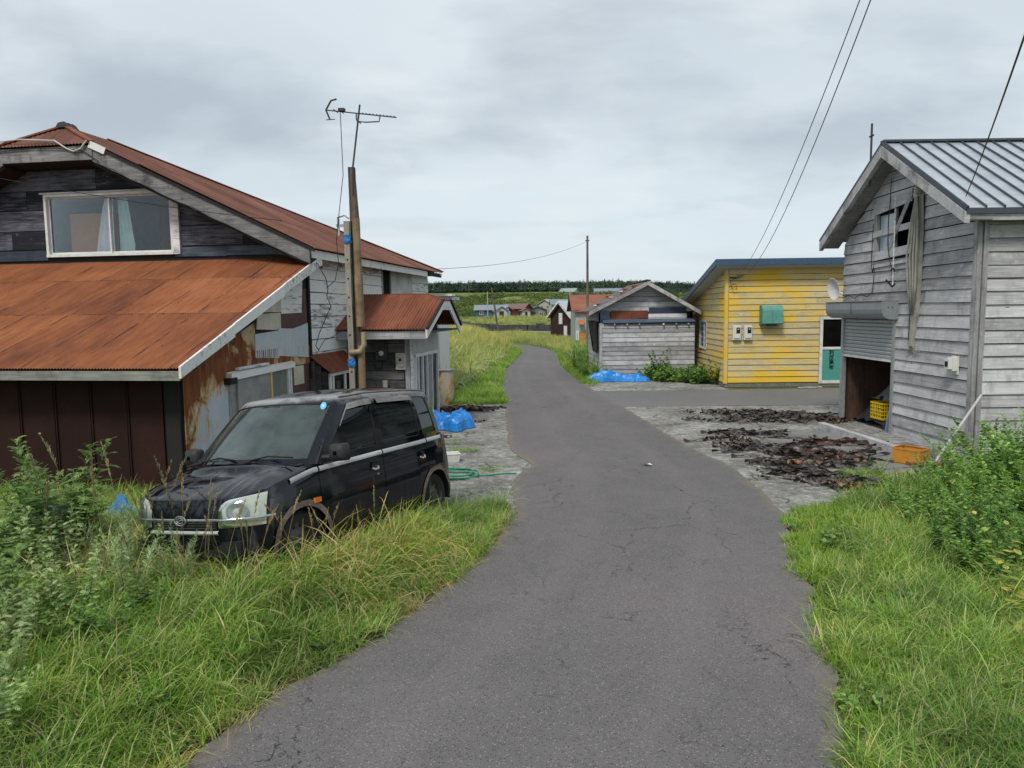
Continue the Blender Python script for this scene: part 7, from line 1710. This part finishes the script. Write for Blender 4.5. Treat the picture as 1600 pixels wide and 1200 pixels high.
def scatter(name, label, cat, pts, coll, nvar, smin, smax, seed, tilt=.12, zs=None):
    g = np.random.RandomState(seed); n = len(pts)
    me = bpy.data.meshes.new(name); me.from_pydata(pts.tolist(), [], [])
    a = me.attributes.new('idx', 'INT', 'POINT'); a.data.foreach_set('value', g.randint(0, nvar, n).astype(np.int32))
    rot = np.stack([g.normal(0, tilt, n), g.normal(0, tilt, n), g.uniform(0, 2 * pi, n)], -1).astype(np.float32)
    a = me.attributes.new('rot', 'FLOAT_VECTOR', 'POINT'); a.data.foreach_set('vector', rot.ravel())
    s = g.uniform(smin, smax, n); sc = np.stack([s, s, s * (zs if zs is not None else 1)], -1).astype(np.float32)
    a = me.attributes.new('scl', 'FLOAT_VECTOR', 'POINT'); a.data.foreach_set('vector', sc.ravel())
    o = bpy.data.objects.new(name, me); COL.objects.link(o); o['kind'] = 'stuff'; tag(o, label, cat)
    md = o.modifiers.new('scatter', 'NODES'); md.node_group = gn_tree(name + '_nodes', coll, nvar); return o

def inpoly(x, y, poly):
    c = np.zeros(len(x), bool); n = len(poly)
    for i in range(n):
        x0, y0 = poly[i]; x1, y1 = poly[(i + 1) % n]
        if y0 == y1: continue
        c ^= ((y0 > y) != (y1 > y)) & (x < (x1 - x0) * (y - y0) / (y1 - y0) + x0)
    return c
RLx = lambda y: np.interp(y, [p[1] for p in RL[:100]], [p[0] for p in RL[:100]])
RRx = lambda y: np.interp(y, [p[1] for p in RR[:100]], [p[0] for p in RR[:100]])
RLa = np.array(sorted([(p[1], p[0]) for p in RL if p[1] < 52 and p[0] > -4])); RRa = np.array(sorted([(p[1], p[0]) for p in RR if p[1] < 52]))
def road_l(y): return np.interp(y, RLa[:, 0], RLa[:, 1])
def road_r(y): return np.interp(y, RRa[:, 0], RRa[:, 1])
def sample(poly, dens_, seed, excl=(), rel=None):
    g = np.random.RandomState(seed); xs = [p[0] for p in poly]; ys = [p[1] for p in poly]; A = (max(xs) - min(xs)) * (max(ys) - min(ys)); n = int(A * dens_)
    x = g.uniform(min(xs), max(xs), n); y = g.uniform(min(ys), max(ys), n); k = inpoly(x, y, poly)
    for e in excl: k &= ~inpoly(x, y, e)
    if rel is not None: k &= rel(x, y, g)
    x, y = x[k], y[k]; return np.stack([x, y, H(x, y)], -1)

GREEN = [(.13, .28, .04), (.19, .36, .05), (.09, .21, .04), (.16, .31, .045), (.25, .40, .07), (.32, .45, .13), (.42, .49, .23), (.22, .36, .07), (.50, .45, .25)]
SHORT = [(.16, .30, .045), (.20, .34, .055), (.27, .38, .09)]
DRY = [(.50, .42, .22), (.56, .48, .28), (.40, .34, .16), (.30, .30, .12)]
PALE = [(.22, .27, .12), (.30, .34, .18), (.17, .22, .08), (.36, .38, .22)]
def tuftset(name, n, **k): return src_collection(name, [mesh_np(name, *blades(seed=100 + i * 7 + len(name), **k), L_grass) for i in range(n)])
T_long = tuftset('grass_tuft_long', 7, nb=46, rad=.10, Lr=(.22, .54), wr=(.005, .012), bend=(.4, 1.5), cols=GREEN, spread=.55, seg=5)
T_mid = tuftset('grass_tuft_mid', 6, nb=46, rad=.10, Lr=(.12, .30), wr=(.004, .008), bend=(.3, 1.3), cols=GREEN, spread=.6)
T_short = tuftset('grass_tuft_short', 6, nb=44, rad=.11, Lr=(.05, .14), wr=(.004, .008), bend=(.2, 1.0), cols=SHORT, spread=.7, seg=3)
T_dry = tuftset('grass_tuft_dry', 5, nb=26, rad=.07, Lr=(.10, .34), wr=(.003, .006), bend=(.6, 1.9), cols=DRY, spread=1.0)
T_flop = tuftset('grass_tuft_drooping', 6, nb=36, rad=.07, Lr=(.45, .95), wr=(.005, .011), bend=(1.4, 2.9), cols=GREEN + [(.22, .30, .11), (.16, .25, .10)], spread=.7, seg=7)
T_field = tuftset('field_tuft', 6, nb=44, rad=.28, Lr=(.45, .95), wr=(.010, .022), bend=(.2, 1.0), cols=[(.24, .31, .08), (.34, .38, .12), (.48, .46, .22), (.15, .23, .05), (.60, .55, .32)], spread=.45, seg=3)
T_reed = tuftset('pale_reed_tuft', 6, nb=46, rad=.26, Lr=(.45, .95), wr=(.020, .040), bend=(.7, 2.0), cols=[(.30, .38, .18), (.50, .56, .34), (.72, .74, .56), (.18, .26, .09)], spread=.5, seg=4)
T_gold = tuftset('golden_tuft', 5, nb=44, rad=.28, Lr=(.5, .95), wr=(.009, .018), bend=(.2, .9), cols=[(.50, .44, .19), (.58, .52, .26), (.40, .40, .15), (.28, .33, .10)], spread=.4, seg=3)

# -- left foreground verge
car_fp = [(-3.35, 6.5), (-1.95, 6.9), (-.9, 9.2), (-2.0, 10.2), (-3.6, 8.4)]
house_fp = [(-13, 11.0), (-4.75, 10.4), (-4.0, 14.7), (-2.4, 16.8), (-1.5, 16.9), (-1.6, 19), (-2.6, 19.2), (-2.4, 24), (-14, 25)]
lv = [(-9, 1.0), (-2.2, 1.0), (-1.95, 4.03), (-1.64, 4.8), (-1.23, 5.56), (-.73, 6.59), (-.30, 7.86), (.0, 9.1), (-.1, 9.6), (-1.0, 9.3), (-1.3, 9.0), (-2.6, 9.6), (-4.4, 10.2), (-9, 10.5)]
def dl(x, y): return road_l(y) - x
def left_in(a, b): return lambda x, y, g: (dl(x, y) > a) & (dl(x, y) < b)
def undercar(x, y):
    X, Y = x + 2.10, y - 7.92; u = -.40 * X - .916 * Y; v = .916 * X - .40 * Y; return (u > -1.65) & (u < 1.66) & (np.abs(v) < .74)
def edge_wave(x, y): return .10 * np.sin(y * 3.1) + .07 * np.sin(y * 7.7 + 1) + .04 * np.sin(y * 17)
scatter('verge_grass', 'long green grass filling the left foreground verge', 'grass', sample(lv, 95, 1, rel=lambda x, y, g: (dl(x, y) > .28 + edge_wave(x, y)) & ~undercar(x, y)), T_long, 7, .6, .98, 2)
scatter('verge_edge_grass', 'shorter grass along the left road edge', 'grass', sample(lv, 150, 3, rel=lambda x, y, g: (dl(x, y) > .02 + edge_wave(x, y)) & (dl(x, y) < 1.0)), T_mid, 6, .6, 1.2, 4)
scatter('verge_drooping_grass', 'drooping long grass blades on the left verge', 'grass', sample(lv, 5.5, 5, rel=lambda x, y, g: (dl(x, y) > .7) & ~undercar(x, y)), T_flop, 6, .6, .95, 6)
scatter('dry_edge_grass', 'dry straw fringe at the left road edge', 'dry grass', sample(lv, 110, 7, rel=lambda x, y, g: (dl(x, y) > -.09 + edge_wave(x, y)) & (dl(x, y) < .32 + edge_wave(x, y)) & (g.uniform(0, 1, len(x)) < .8)), T_dry, 5, .6, 1.15, 8, tilt=.3)
scatter('dry_car_grass', 'dead straw-coloured grass in front of the minicar', 'dry grass', sample([(-4.1, 6.0), (-2.6, 5.7), (-1.2, 6.1), (-.7, 7.6), (-.9, 8.0), (-1.6, 6.9), (-3.4, 6.8), (-4.0, 7.3)], 62, 9, rel=lambda x, y, g: ~undercar(x, y)), T_dry, 5, 1.3, 2.5, 10, tilt=.22)
scatter('bumper_grass', 'tall grass hiding the minicar bumper and front wheel', 'grass', sample([(-3.4, 5.6), (-2.4, 5.5), (-1.2, 6.2), (-.75, 7.4), (-1.1, 7.5), (-1.6, 6.6), (-3.2, 6.6)], 26, 28, rel=lambda x, y, g: ~undercar(x, y)), T_long, 7, .9, 1.2, 29)
# -- right foreground verge
rv = [(1.2, 1.0), (9.5, 1.0), (9.5, 12.0), (7.45, 11.85), (6.6, 11.0), (5.9, 10.9), (5.1, 10.2), (4.4, 9.6), (3.6, 9.2), (3.3, 8.9), (2.9, 7.3), (2.4, 5.5), (1.85, 3.95)]
def dr(x, y): return x - road_r(y)
scatter('right_short_grass', 'short bright green grass on the right verge by the road', 'grass', sample(rv, 170, 11, rel=lambda x, y, g: (dr(x, y) > -.02 + edge_wave(x, y)) & (dr(x, y) < 1.9)), T_short, 6, .8, 1.5, 12)
scatter('right_mid_grass', 'medium green grass on the right verge', 'grass', sample(rv, 95, 13, rel=lambda x, y, g: (dr(x, y) > .10 + edge_wave(x, y) + .6 * (y > 7.2)) & (y < 11.2)), T_mid, 6, .7, 1.3, 14)
scatter('right_long_grass', 'long green grass in the right foreground', 'grass', sample(rv, 82, 15, rel=lambda x, y, g: (dr(x, y) > .45 + edge_wave(x, y) + .25 * np.clip(y - 5.6, 0, 4)) & (y < 9.0)), T_long, 7, .5, .88, 16)
scatter('right_drooping_grass', 'drooping silvery-green grass in the right foreground', 'grass', sample(rv, 24, 17, rel=lambda x, y, g: (dr(x, y) > .7) & (y < 8.2)), T_flop, 6, .6, 1.0, 18)
scatter('right_dry_grass', 'dry straw fringe at the right road edge', 'dry grass', sample(rv, 40, 19, rel=lambda x, y, g: (dr(x, y) > .02 + edge_wave(x, y)) & (dr(x, y) < .4 + edge_wave(x, y)) & (g.uniform(0, 1, len(x)) < .6)), T_dry, 5, .5, 1.0, 20, tilt=.3)
patch = lambda cx, cy, r, n: [(cx + r * cos(2 * pi * k / n) * (1 + .2 * sin(k * 2.1)), cy + r * .8 * sin(2 * pi * k / n)) for k in range(n)]
scatter('slab_weed_patches', 'small grass patches growing through the concrete', 'grass', np.concatenate([sample(patch(5.35, 11.1, .38, 9), 150, 21), sample(patch(4.9, 10.4, .35, 9), 60, 22), sample(patch(-.95, 13.6, .28, 7), 60, 23), sample(patch(-1.2, 14.4, .2, 7), 50, 24), sample(patch(-.4, 12.0, .18, 7), 40, 25), sample(patch(6.0, 10.75, .3, 7), 90, 26)]), T_mid, 6, .35, .8, 27)
# -- strip by the road beyond the house, lawns, field
field_ex = [house_fp]
strip_ = [(-2.6, 20.8), (-.25, 20.6), (-.45, 24.2), (-.45, 32), (.55, 46.5), (.35, 52), (-1.2, 52), (-1.4, 40), (-1.9, 32), (-2.6, 26)]
scatter('far_lawn', 'bright short grass between the road and the tall field', 'grass', sample(strip_, 60, 31), T_short, 6, 1.3, 2.4, 32)
scatter('far_lawn_tufts', 'loose taller tufts in the bright roadside grass', 'grass', sample(strip_, 12, 33), T_mid, 6, .8, 1.4, 34)
fld = [(-30, 21), (-2.4, 20.9), (-1.7, 26), (-1.3, 32), (-.6, 40), (-.3, 50), (-1.5, 54), (-6, 57), (-6, 62), (-32, 64)]
scatter('field_grass', 'tall yellowing grass covering the bank left of the road', 'grass', sample(fld, 9.0, 35, excl=[house_fp], rel=lambda x, y, g: (x > -16) | (g.uniform(0, 1, len(x)) < .4)), T_field, 6, .75, 1.2, 36)
scatter('pale_reeds', 'pale silvery reeds at the near edge of the bank', 'reeds', sample([(-7, 21), (-2.4, 21.2), (-1.7, 26), (-1.3, 32), (-.7, 40), (-1.6, 42), (-3.6, 37), (-7, 32)], 13.0, 37), T_reed, 6, .8, 1.2, 38)
scatter('golden_grass', 'golden seeding grass on top of the bank', 'grass', sample([(-14, 30), (-3.2, 31), (-1.6, 38), (-.8, 46), (-.2, 52), (-4, 56), (-14, 60)], 5.0, 39), T_gold, 5, .85, 1.25, 40)
back = [(-14, 62.5), (-5, 64.5), (-1.0, 61), (1.6, 57), (2.6, 51.5), (3.0, 46), (4.6, 46), (4.8, 60), (8.5, 66), (14, 66), (14, 74), (-14, 76)]
scatter('meadow_grass', 'yellow-green meadow grass beyond the bend of the road', 'grass', sample(back, 4.2, 41), T_field, 6, .5, .8, 42)
scatter('meadow_gold', 'straw-coloured grass in the meadow beyond the bend', 'grass', sample(back, 1.8, 43), T_gold, 5, .5, .75, 44)
rs = [(2.75, 25.2), (3.1, 28), (3.1, 34), (4.6, 36), (4.7, 52), (2.6, 51), (2.95, 46.5), (2.75, 42), (2.45, 33.5), (2.6, 26)]
scatter('roadside_right_grass', 'green verge between the road and the grey shed', 'grass', sample(rs, 34, 45), T_short, 6, 1.4, 2.6, 46)
scatter('roadside_right_tufts', 'leafy tall weeds beside the grey shed corner', 'weeds', sample([(2.85, 27.2), (3.2, 27.3), (3.25, 34.5), (4.4, 36), (4.5, 50), (3.3, 47), (2.9, 36)], 12, 47), T_field, 6, .55, 1.0, 48)
scatter('shed_foot_weeds', 'leafy weeds in the corner between grey shed and yellow building', 'weeds', sample([(4.9, 26.9), (7.0, 25.2), (7.05, 27.5), (5.6, 27.6), (4.8, 27.5)], 9, 85), src_collection('foot_weed', [mesh_np('foot_weed', *leafy(950 + i, .42, 9, 18, 'oval', [(.13, .25, .05), (.18, .31, .07), (.10, .18, .04)], spread=.9, rad=.15, ll=(.09, .17)), L_leaf) for i in range(3)]), 3, .8, 1.5, 86)
scatter('shed_foot_grass', 'grass along the foot of the grey shed and yellow wall', 'grass', sample([(4.9, 26.6), (7.0, 25.6), (7.05, 27.6), (5.6, 27.75), (4.8, 27.6)], 40, 49), T_mid, 6, .9, 1.6, 50)
scatter('flats_grass', 'rough grass over the flats towards the village', 'grass', np.concatenate([sample([(-60, 85), (40, 90), (40, 145), (-60, 150)], .30, 51), sample([(-30, 85), (12, 90), (12, 150), (-30, 150)], .35, 53)]), T_field, 6, .9, 1.5, 52, zs=.7)

# -- seed-head stalks, dry, in front of the rusty wall and the car
def stalk_mesh(seed, h, col):
    g = np.random.RandomState(seed); parts = []; bend = g.uniform(.1, .45); az = g.uniform(0, 6.28); n = 8; px = py = 0.; pz = 0.; th = .03; path = []
    for i in range(n + 1):
        path.append((px, py, pz)); th += bend / n * (1 + i / n); px += sin(th) * cos(az) * h / n; py += sin(th) * sin(az) * h / n; pz += cos(th) * h / n
    V, F, C = [], [], []
    for i, p in enumerate(path):
        r_ = .0036 * (1 - .5 * i / n)
        for k in range(3): V.append((p[0] + r_ * cos(k * 2.09), p[1] + r_ * sin(k * 2.09), p[2])); C.append(col)
    for i in range(n):
        for k in range(3): F.append((i * 3 + k, i * 3 + (k + 1) % 3, i * 3 + 3 + (k + 1) % 3, i * 3 + 3 + k))
    # panicle
    for q in range(44):
        t_ = g.uniform(.76, 1.0); i = t_ * n; a = int(min(i, n - 1)); f = i - a; p = np.array(path[a]) * (1 - f) + np.array(path[a + 1]) * f
        d = np.array([g.normal(0, .25), g.normal(0, .25), 1.0]); d /= np.linalg.norm(d); L = g.uniform(.018, .045) * (1.3 - (t_ - .76) * 3); s = np.array([d[1], -d[0], 0]) * .0 + g.normal(0, 1, 3) * .0042
        o = len(V); V += [tuple(p - s), tuple(p + s), tuple(p + d * L + s * .6), tuple(p + d * L - s * .6)]; C += [tuple(np.array(col) * g.uniform(.8, 1.3))] * 4; F.append((o, o + 1, o + 2, o + 3))
    for q in range(2):
        t0 = g.uniform(.1, .4); p = np.array(path[int(t0 * n)]); a2 = g.uniform(0, 6.28); o = len(V); L = g.uniform(.15, .3)
        for i in range(4):
            t_ = i / 3; c_ = p + np.array([cos(a2) * L * t_, sin(a2) * L * t_, L * (t_ * 1.0 - t_ * t_ * 1.1)]); V += [tuple(c_ - np.array([-sin(a2), cos(a2), 0]) * .004 * (1 - t_)), tuple(c_ + np.array([-sin(a2), cos(a2), 0]) * .004 * (1 - t_))]; C += [tuple(np.array(col) * .9)] * 2
            if i: F.append((o + 2 * i - 2, o + 2 * i - 1, o + 2 * i + 1, o + 2 * i))
    return mesh_np('seed_stalk', np.array(V), F, np.array(C), L_grass)
STK = [stalk_mesh(i, .95 + .12 * (i % 3), [(.34, .27, .15), (.30, .22, .12), (.38, .32, .20)][i % 3]) for i in range(6)]
g = random.Random(5)
spots = [(-4.0, 5.2, 1.2), (-3.9, 5.5, 1.15), (-3.75, 5.9, 1.2), (-4.1, 6.3, 1.1), (-3.6, 6.2, 1.15), (-3.45, 6.4, 1.05), (-3.4, 6.0, 1.15), (-3.3, 6.6, .95), (-3.95, 6.6, 1.15), (-3.1, 6.2, 1.0), (-3.2, 6.5, 1.05), (-3.0, 6.5, .95), (-2.9, 6.3, 1.0), (-4.4, 5.8, 1.25), (-4.6, 6.4, 1.15)]
for k in range(46):
    t_ = g.random(); spots.append((-3.0 + 2.1 * t_ + g.gauss(0, .12), 5.9 + 1.3 * t_ ** 1.6 + g.gauss(0, .15), (.85 - .3 * t_) * g.uniform(.7, 1.15)))
for k, (x, y, s) in enumerate(spots):
    o = bpy.data.objects.new('seed_stalk', STK[k % 6]); COL.objects.link(o); o.location = (x, y, float(H(np.array([x]), np.array([y]))[0])); o.scale = (s, s, s); o.rotation_euler = (0, 0, g.uniform(0, 6.28))
    if k < 15: tag(o, 'tall dry grass stalk with seed head before the rusty red wall', 'grass stalk', 'dry seed stalks before the rusty wall')
    else: tag(o, 'dry bent grass stalk rising in front of the minicar', 'grass stalk', 'dry stalks in front of the minicar')

# -- leafy weeds
T_broad = src_collection('broadleaf_tuft', [mesh_np('broadleaf_tuft', *leafy(900 + i, .22, 7, 7, 'oval', [(.14, .27, .05), (.20, .34, .06), (.26, .36, .10), (.10, .20, .04)], spread=1.2, rad=.08, ll=(.05, .11)), L_leaf) for i in range(4)])
scatter('verge_broadleaf', 'broad-leaved herbs mixed into the left verge grass', 'herbs', sample(lv, 4.5, 81, rel=lambda x, y, g: (dl(x, y) > .05) & ~undercar(x, y)), T_broad, 4, .6, 1.2, 82)
scatter('right_broadleaf', 'broad-leaved herbs mixed into the right verge grass', 'herbs', sample(rv, 4, 83, rel=lambda x, y, g: (dr(x, y) > .0) & (y < 10)), T_broad, 4, .6, 1.15, 84)
MUG = [(.23, .34, .12), (.31, .42, .18), (.16, .26, .07), (.38, .46, .24)]
SOFT = [(.17, .32, .06), (.24, .41, .09), (.13, .25, .045), (.32, .47, .14)]
DEEP = [(.10, .20, .04), (.13, .24, .05), (.075, .15, .03)]
mugs = [mesh_np('mugwort', *leafy(200 + i, 1.0, 9, 70 - 14 * (i % 2), 'mug', MUG if i % 2 == 0 else [(.16, .26, .07), (.20, .32, .09), (.12, .20, .05)], spread=.65, rad=.2, ll=((.09, .15), (.16, .25))[i % 2], dens_low=.04), L_leaf) for i in range(4)]
fines = [mesh_np('feathery_weed', *leafy(300 + i, 1.0, 8, 60, 'fine', [(.34, .43, .22), (.42, .50, .28), (.26, .35, .15)], spread=.45, rad=.14, ll=(.07, .12), top=.3), L_leaf) for i in range(2)]
softs = [mesh_np('bushy_weed', *leafy(400 + i, 1.0, 17, 74 - 24 * (i == 3), ('fine', 'mug', 'mug', 'oval')[i], SOFT if i != 3 else [(.14, .27, .05), (.20, .34, .07)], spread=.8, rad=.30, ll=(.10, .17), dens_low=.05), L_leaf) for i in range(4)]
ovals = [mesh_np('broadleaf_weed', *leafy(500 + i, 1.0, 8, 26, 'oval', DEEP if i < 2 else SOFT, spread=.8, rad=.18, ll=(.10, .18)), L_leaf) for i in range(4)]
yell = [mesh_np('yellowing_vine', *leafy(600 + i, 1.0, 6, 14, 'oval', [(.34, .36, .06), (.22, .30, .05), (.42, .36, .09), (.15, .24, .05)], spread=.9, rad=.2, ll=(.12, .22)), L_leaf) for i in range(2)]
def plant(me, x, y, s, rz, label, cat, group=None, zs=1.0, z=None):
    o = bpy.data.objects.new(me.name.split('.')[0], me); COL.objects.link(o); o.location = (x, y, float(H(np.array([x]), np.array([y]))[0]) if z is None else z); o.scale = (s, s, s * zs); o.rotation_euler = (0, 0, rz); return tag(o, label, cat, group)
mg = 'mugwort thicket at the left edge'
for k, (x, y, s) in enumerate([(-3.45, 4.75, .72), (-3.75, 5.1, .85), (-4.15, 5.5, .92), (-4.6, 5.9, 1.0), (-3.2, 4.3, .62), (-3.9, 4.6, .8), (-4.9, 6.8, .95), (-4.3, 7.0, .85), (-3.4, 5.5, .66), (-5.3, 6.2, 1.0), (-2.95, 3.9, .5), (-4.5, 5.0, .95), (-3.9, 6.2, .8), (-5.0, 5.4, 1.05)]):
    plant(mugs[k % 4], x, y, s, k * 1.3, 'grey-green mugwort with lobed leaves in the thicket at the left edge', 'weed', mg)
plant(mugs[1], -4.25, 6.75, 1.18, .4, 'tallest mugwort, standing upright against the rusty red wall', 'weed')
for k, (x, y, s, lb_) in enumerate([(-3.05, 5.75, .72, 'pale feathery weed in front of the left headlight of the minicar'), (-3.35, 6.05, .8, 'pale feathery weed left of the minicar nose'), (-2.75, 5.85, .60, 'low feathery weed below the minicar grille')]):
    plant(fines[k % 2], x, y, s, k * 2.0, lb_, 'weed')
for k, (x, y, s) in enumerate([(-2.85, 5.0, .5), (-2.7, 5.4, .5), (-3.05, 4.9, .55), (-3.3, 6.3, .6)]): plant(ovals[k % 4], x, y, s, k, 'low broad-leaved weed in the grass below the mugwort', 'weed', 'broad-leaved weeds in the left verge')
bg = 'soft green bushes along the barn foot'
r2 = random.Random(31); n_ = 0
for (x, y, s) in [(5.5, 9.3, .62), (6.0, 9.6, .7), (6.5, 10.0, .8), (7.0, 10.5, .85), (7.5, 10.9, .8), (5.9, 8.8, .72), (6.4, 8.9, .85), (7.0, 9.4, .95), (5.3, 8.5, .6), (4.7, 8.3, .5), (5.0, 7.8, .6), (5.6, 7.8, .75), (6.2, 8.0, .85), (6.8, 8.3, .95), (7.5, 9.9, 1.0), (4.5, 7.4, .5), (4.9, 7.0, .6), (5.5, 7.0, .75), (6.1, 7.2, .85), (4.4, 6.7, .5), (5.1, 6.4, .65), (8.2, 10.4, 1.0), (7.7, 8.9, 1.0), (4.9, 9.1, .42), (6.2, 10.6, .5)]:
    plant(softs[n_ % 4], x, y, s * 1.18, r2.uniform(0, 6), 'soft green bushy weed in the thicket below the barn wall', 'weed', bg); n_ += 1
for k, (x, y, s) in enumerate([(4.15, 5.65, .75), (4.35, 5.95, .85), (3.75, 4.75, .55)]): plant(yell[k % 2], x, y, s, k * 1.7, ['yellowing broad-leaved vine at the right picture edge, middle one', 'yellowing broad-leaved vine at the right picture edge, uppermost one', 'low yellow-green leafy vine in the bottom right corner'][k], 'vine')
for k, (x, y, s, lb_) in enumerate([(5.35, 27.25, .95, 'dark broad-leaved shrub against the grey shed wall'), (5.75, 27.3, .75, 'lower leafy shrub right of the dark one at the grey shed'), (6.3, 26.9, .5, 'small leafy shrub at the corner between shed and yellow building'), (7.0, 25.3, .8, 'thin reddish-green weed growing up the yellow side wall')]): plant(ovals[k % 2], x, y, s * 1.35, k, lb_, 'shrub')
for k, (x, y, s) in enumerate([(3.0, 28.0, .9), (3.05, 29.5, 1.0), (3.3, 27.2, .7), (2.95, 31.5, 1.0), (3.1, 33.5, 1.1), (3.6, 36.2, 1.2), (3.5, 39, 1.1)]): plant(softs[k % 4], x, y, s, k, 'green bushy weed beside the road at the left corner of the grey shed', 'weed', 'bushy weeds by the grey shed corner')
plant(ovals[2], 5.6, 11.1, .35, 1, 'dark leafy weed beside the grass patch on the barn slab', 'weed')

# -- shrubs on the far slope and the forest
def clump(seed, n, rx, rz, cols, sz):
    g = np.random.RandomState(seed); V = []; F = []; C = []
    for k in range(n):
        d = g.normal(0, 1, 3); d /= np.linalg.norm(d); r_ = g.uniform(.55, 1.0) ** .5; lump = 1 + .25 * sin(d[0] * 5 + seed) + .2 * sin(d[1] * 7 + d[2] * 4)
        p = np.array([d[0] * rx * r_ * lump, d[1] * rx * r_ * lump, abs(d[2]) * rz * r_ * lump]); a = g.normal(0, 1, 3); a /= np.linalg.norm(a); b = np.cross(a, d); b /= np.linalg.norm(b) + 1e-6; s = sz * g.uniform(.6, 1.3)
        o = len(V); V += [tuple(p - a * s), tuple(p - b * s * .6), tuple(p + a * s), tuple(p + b * s * .6)]; col = tuple(np.array(cols[g.randint(len(cols))]) * g.uniform(.75, 1.25)); C += [col] * 4; F.append((o, o + 1, o + 2, o + 3))
    return np.array(V), F, np.array(C)
SHR = [(.10, .16, .045), (.14, .20, .055), (.20, .25, .08), (.075, .12, .035)]
shrubs = src_collection('slope_shrub', [mesh_np('slope_shrub', *clump(700 + i, 260, 1.6, 1.1, SHR if i % 2 else [(.17, .23, .06), (.24, .29, .10), (.12, .17, .05)], .17), L_far) for i in range(5)])
g_ = np.random.RandomState(9)
def slope_pts(n, x0, x1, y0, y1, seed, thr=-.2):
    g = np.random.RandomState(seed); x = g.uniform(x0, x1, n); y = g.uniform(y0, y1, n); k = (np.sin(x * .13 + y * .07) + np.sin(x * .31 - y * .11) + g.normal(0, .5, n)) > thr; x, y = x[k], y[k]; return np.stack([x, y, H(x, y) - .2], -1)
sp1 = slope_pts(5200, -130, 110, 172, 268, 61, -.6); sp1 = sp1[~((sp1[:, 0] > -9) & (sp1[:, 0] < 12) & (sp1[:, 1] < 176))]
scatter('slope_shrubs', 'rounded green shrubs covering the hillside behind the village', 'shrubs', sp1, shrubs, 5, .6, 1.5, 62)
scatter('flat_shrubs', 'scattered low shrubs on the flats before the village', 'shrubs', np.concatenate([slope_pts(260, -45, 45, 92, 142, 63, .4), slope_pts(60, -12, -7.5, 140, 160, 64, -2)]), shrubs, 5, .3, .7, 65)
scatter('village_shrubs', 'low bushes behind and between the far village sheds', 'shrubs', slope_pts(110, -12, 22, 156, 172, 66, -3), shrubs, 5, .6, 1.0, 67)
FOR = [(.095, .150, .115), (.12, .18, .13), (.080, .130, .105), (.14, .20, .13)]  # greens lightened towards blue: distance haze painted into the tree colour
def conif(seed):
    g = np.random.RandomState(seed); V = []; F = []; C = []
    for k in range(300):
        t_ = g.uniform(0, 1) * .92; r_ = (1 - t_) ** .5 * 1.9 * g.uniform(.4, 1.0) + .1; a = g.uniform(0, 6.28); p = np.array([r_ * cos(a), r_ * sin(a), .8 + t_ * 4.6]); d = np.array([cos(a), sin(a), -.35]); s = np.array([-sin(a), cos(a), 0]) * .28; L = .55 * (1.15 - t_ * .6)
        o = len(V); V += [tuple(p - d * L * .5 - s), tuple(p - d * L * .5 + s), tuple(p + d * L * .5 + s * .5), tuple(p + d * L * .5 - s * .5)]; C += [tuple(np.array(FOR[g.randint(4)]) * g.uniform(.7, 1.3))] * 4; F.append((o, o + 1, o + 2, o + 3))
    return np.array(V), F, np.array(C)
trees = src_collection('forest_tree', [mesh_np('forest_tree', *(conif(800 + i) if i < 2 else (lambda v: (v[0] * np.array([1, 1, 1.0]) + np.array([0, 0, 1.2]), v[1], v[2]))(clump(820 + i, 320, 2.2, 3.6, FOR + [(.06, .09, .035)], .34))), L_far) for i in range(6)])
g3 = np.random.RandomState(4); n = 7000; x = g3.uniform(-420, 330, n); y = 402 + 150 * g3.uniform(0, 1, n) ** 1.7 + np.abs(x) * .05; P3 = np.stack([x, y, H(x, y) - .3], -1)
scatter('distant_forest', 'dark green belt of forest along the skyline', 'forest', P3, trees, 6, .95, 1.2, 71, tilt=.03)
g4 = np.random.RandomState(6); n = 500; x = g4.uniform(25, 130, n); y = g4.uniform(305, 345, n); P4 = np.stack([x, y, H(x, y) - .3], -1)
scatter('plateau_trees', 'scrubby trees behind the plateau houses', 'trees', P4, trees, 6, .3, .6, 72, tilt=.03)

# -- sea air
t = T('sea_air'); vs_ = t.n("ShaderNodeVolumePrincipled"); vs_.inputs['Color'].default_value = (.82, .90, .96, 1); vs_.inputs['Density'].default_value = .00045; t.t.links.new(vs_.outputs[0], t.out.inputs['Volume'])
if 0:
    mb = MB(); mb.box(-1500, 1500, -50, 2700, -8, 45); mb.build('haze', t.m, kind='stuff')
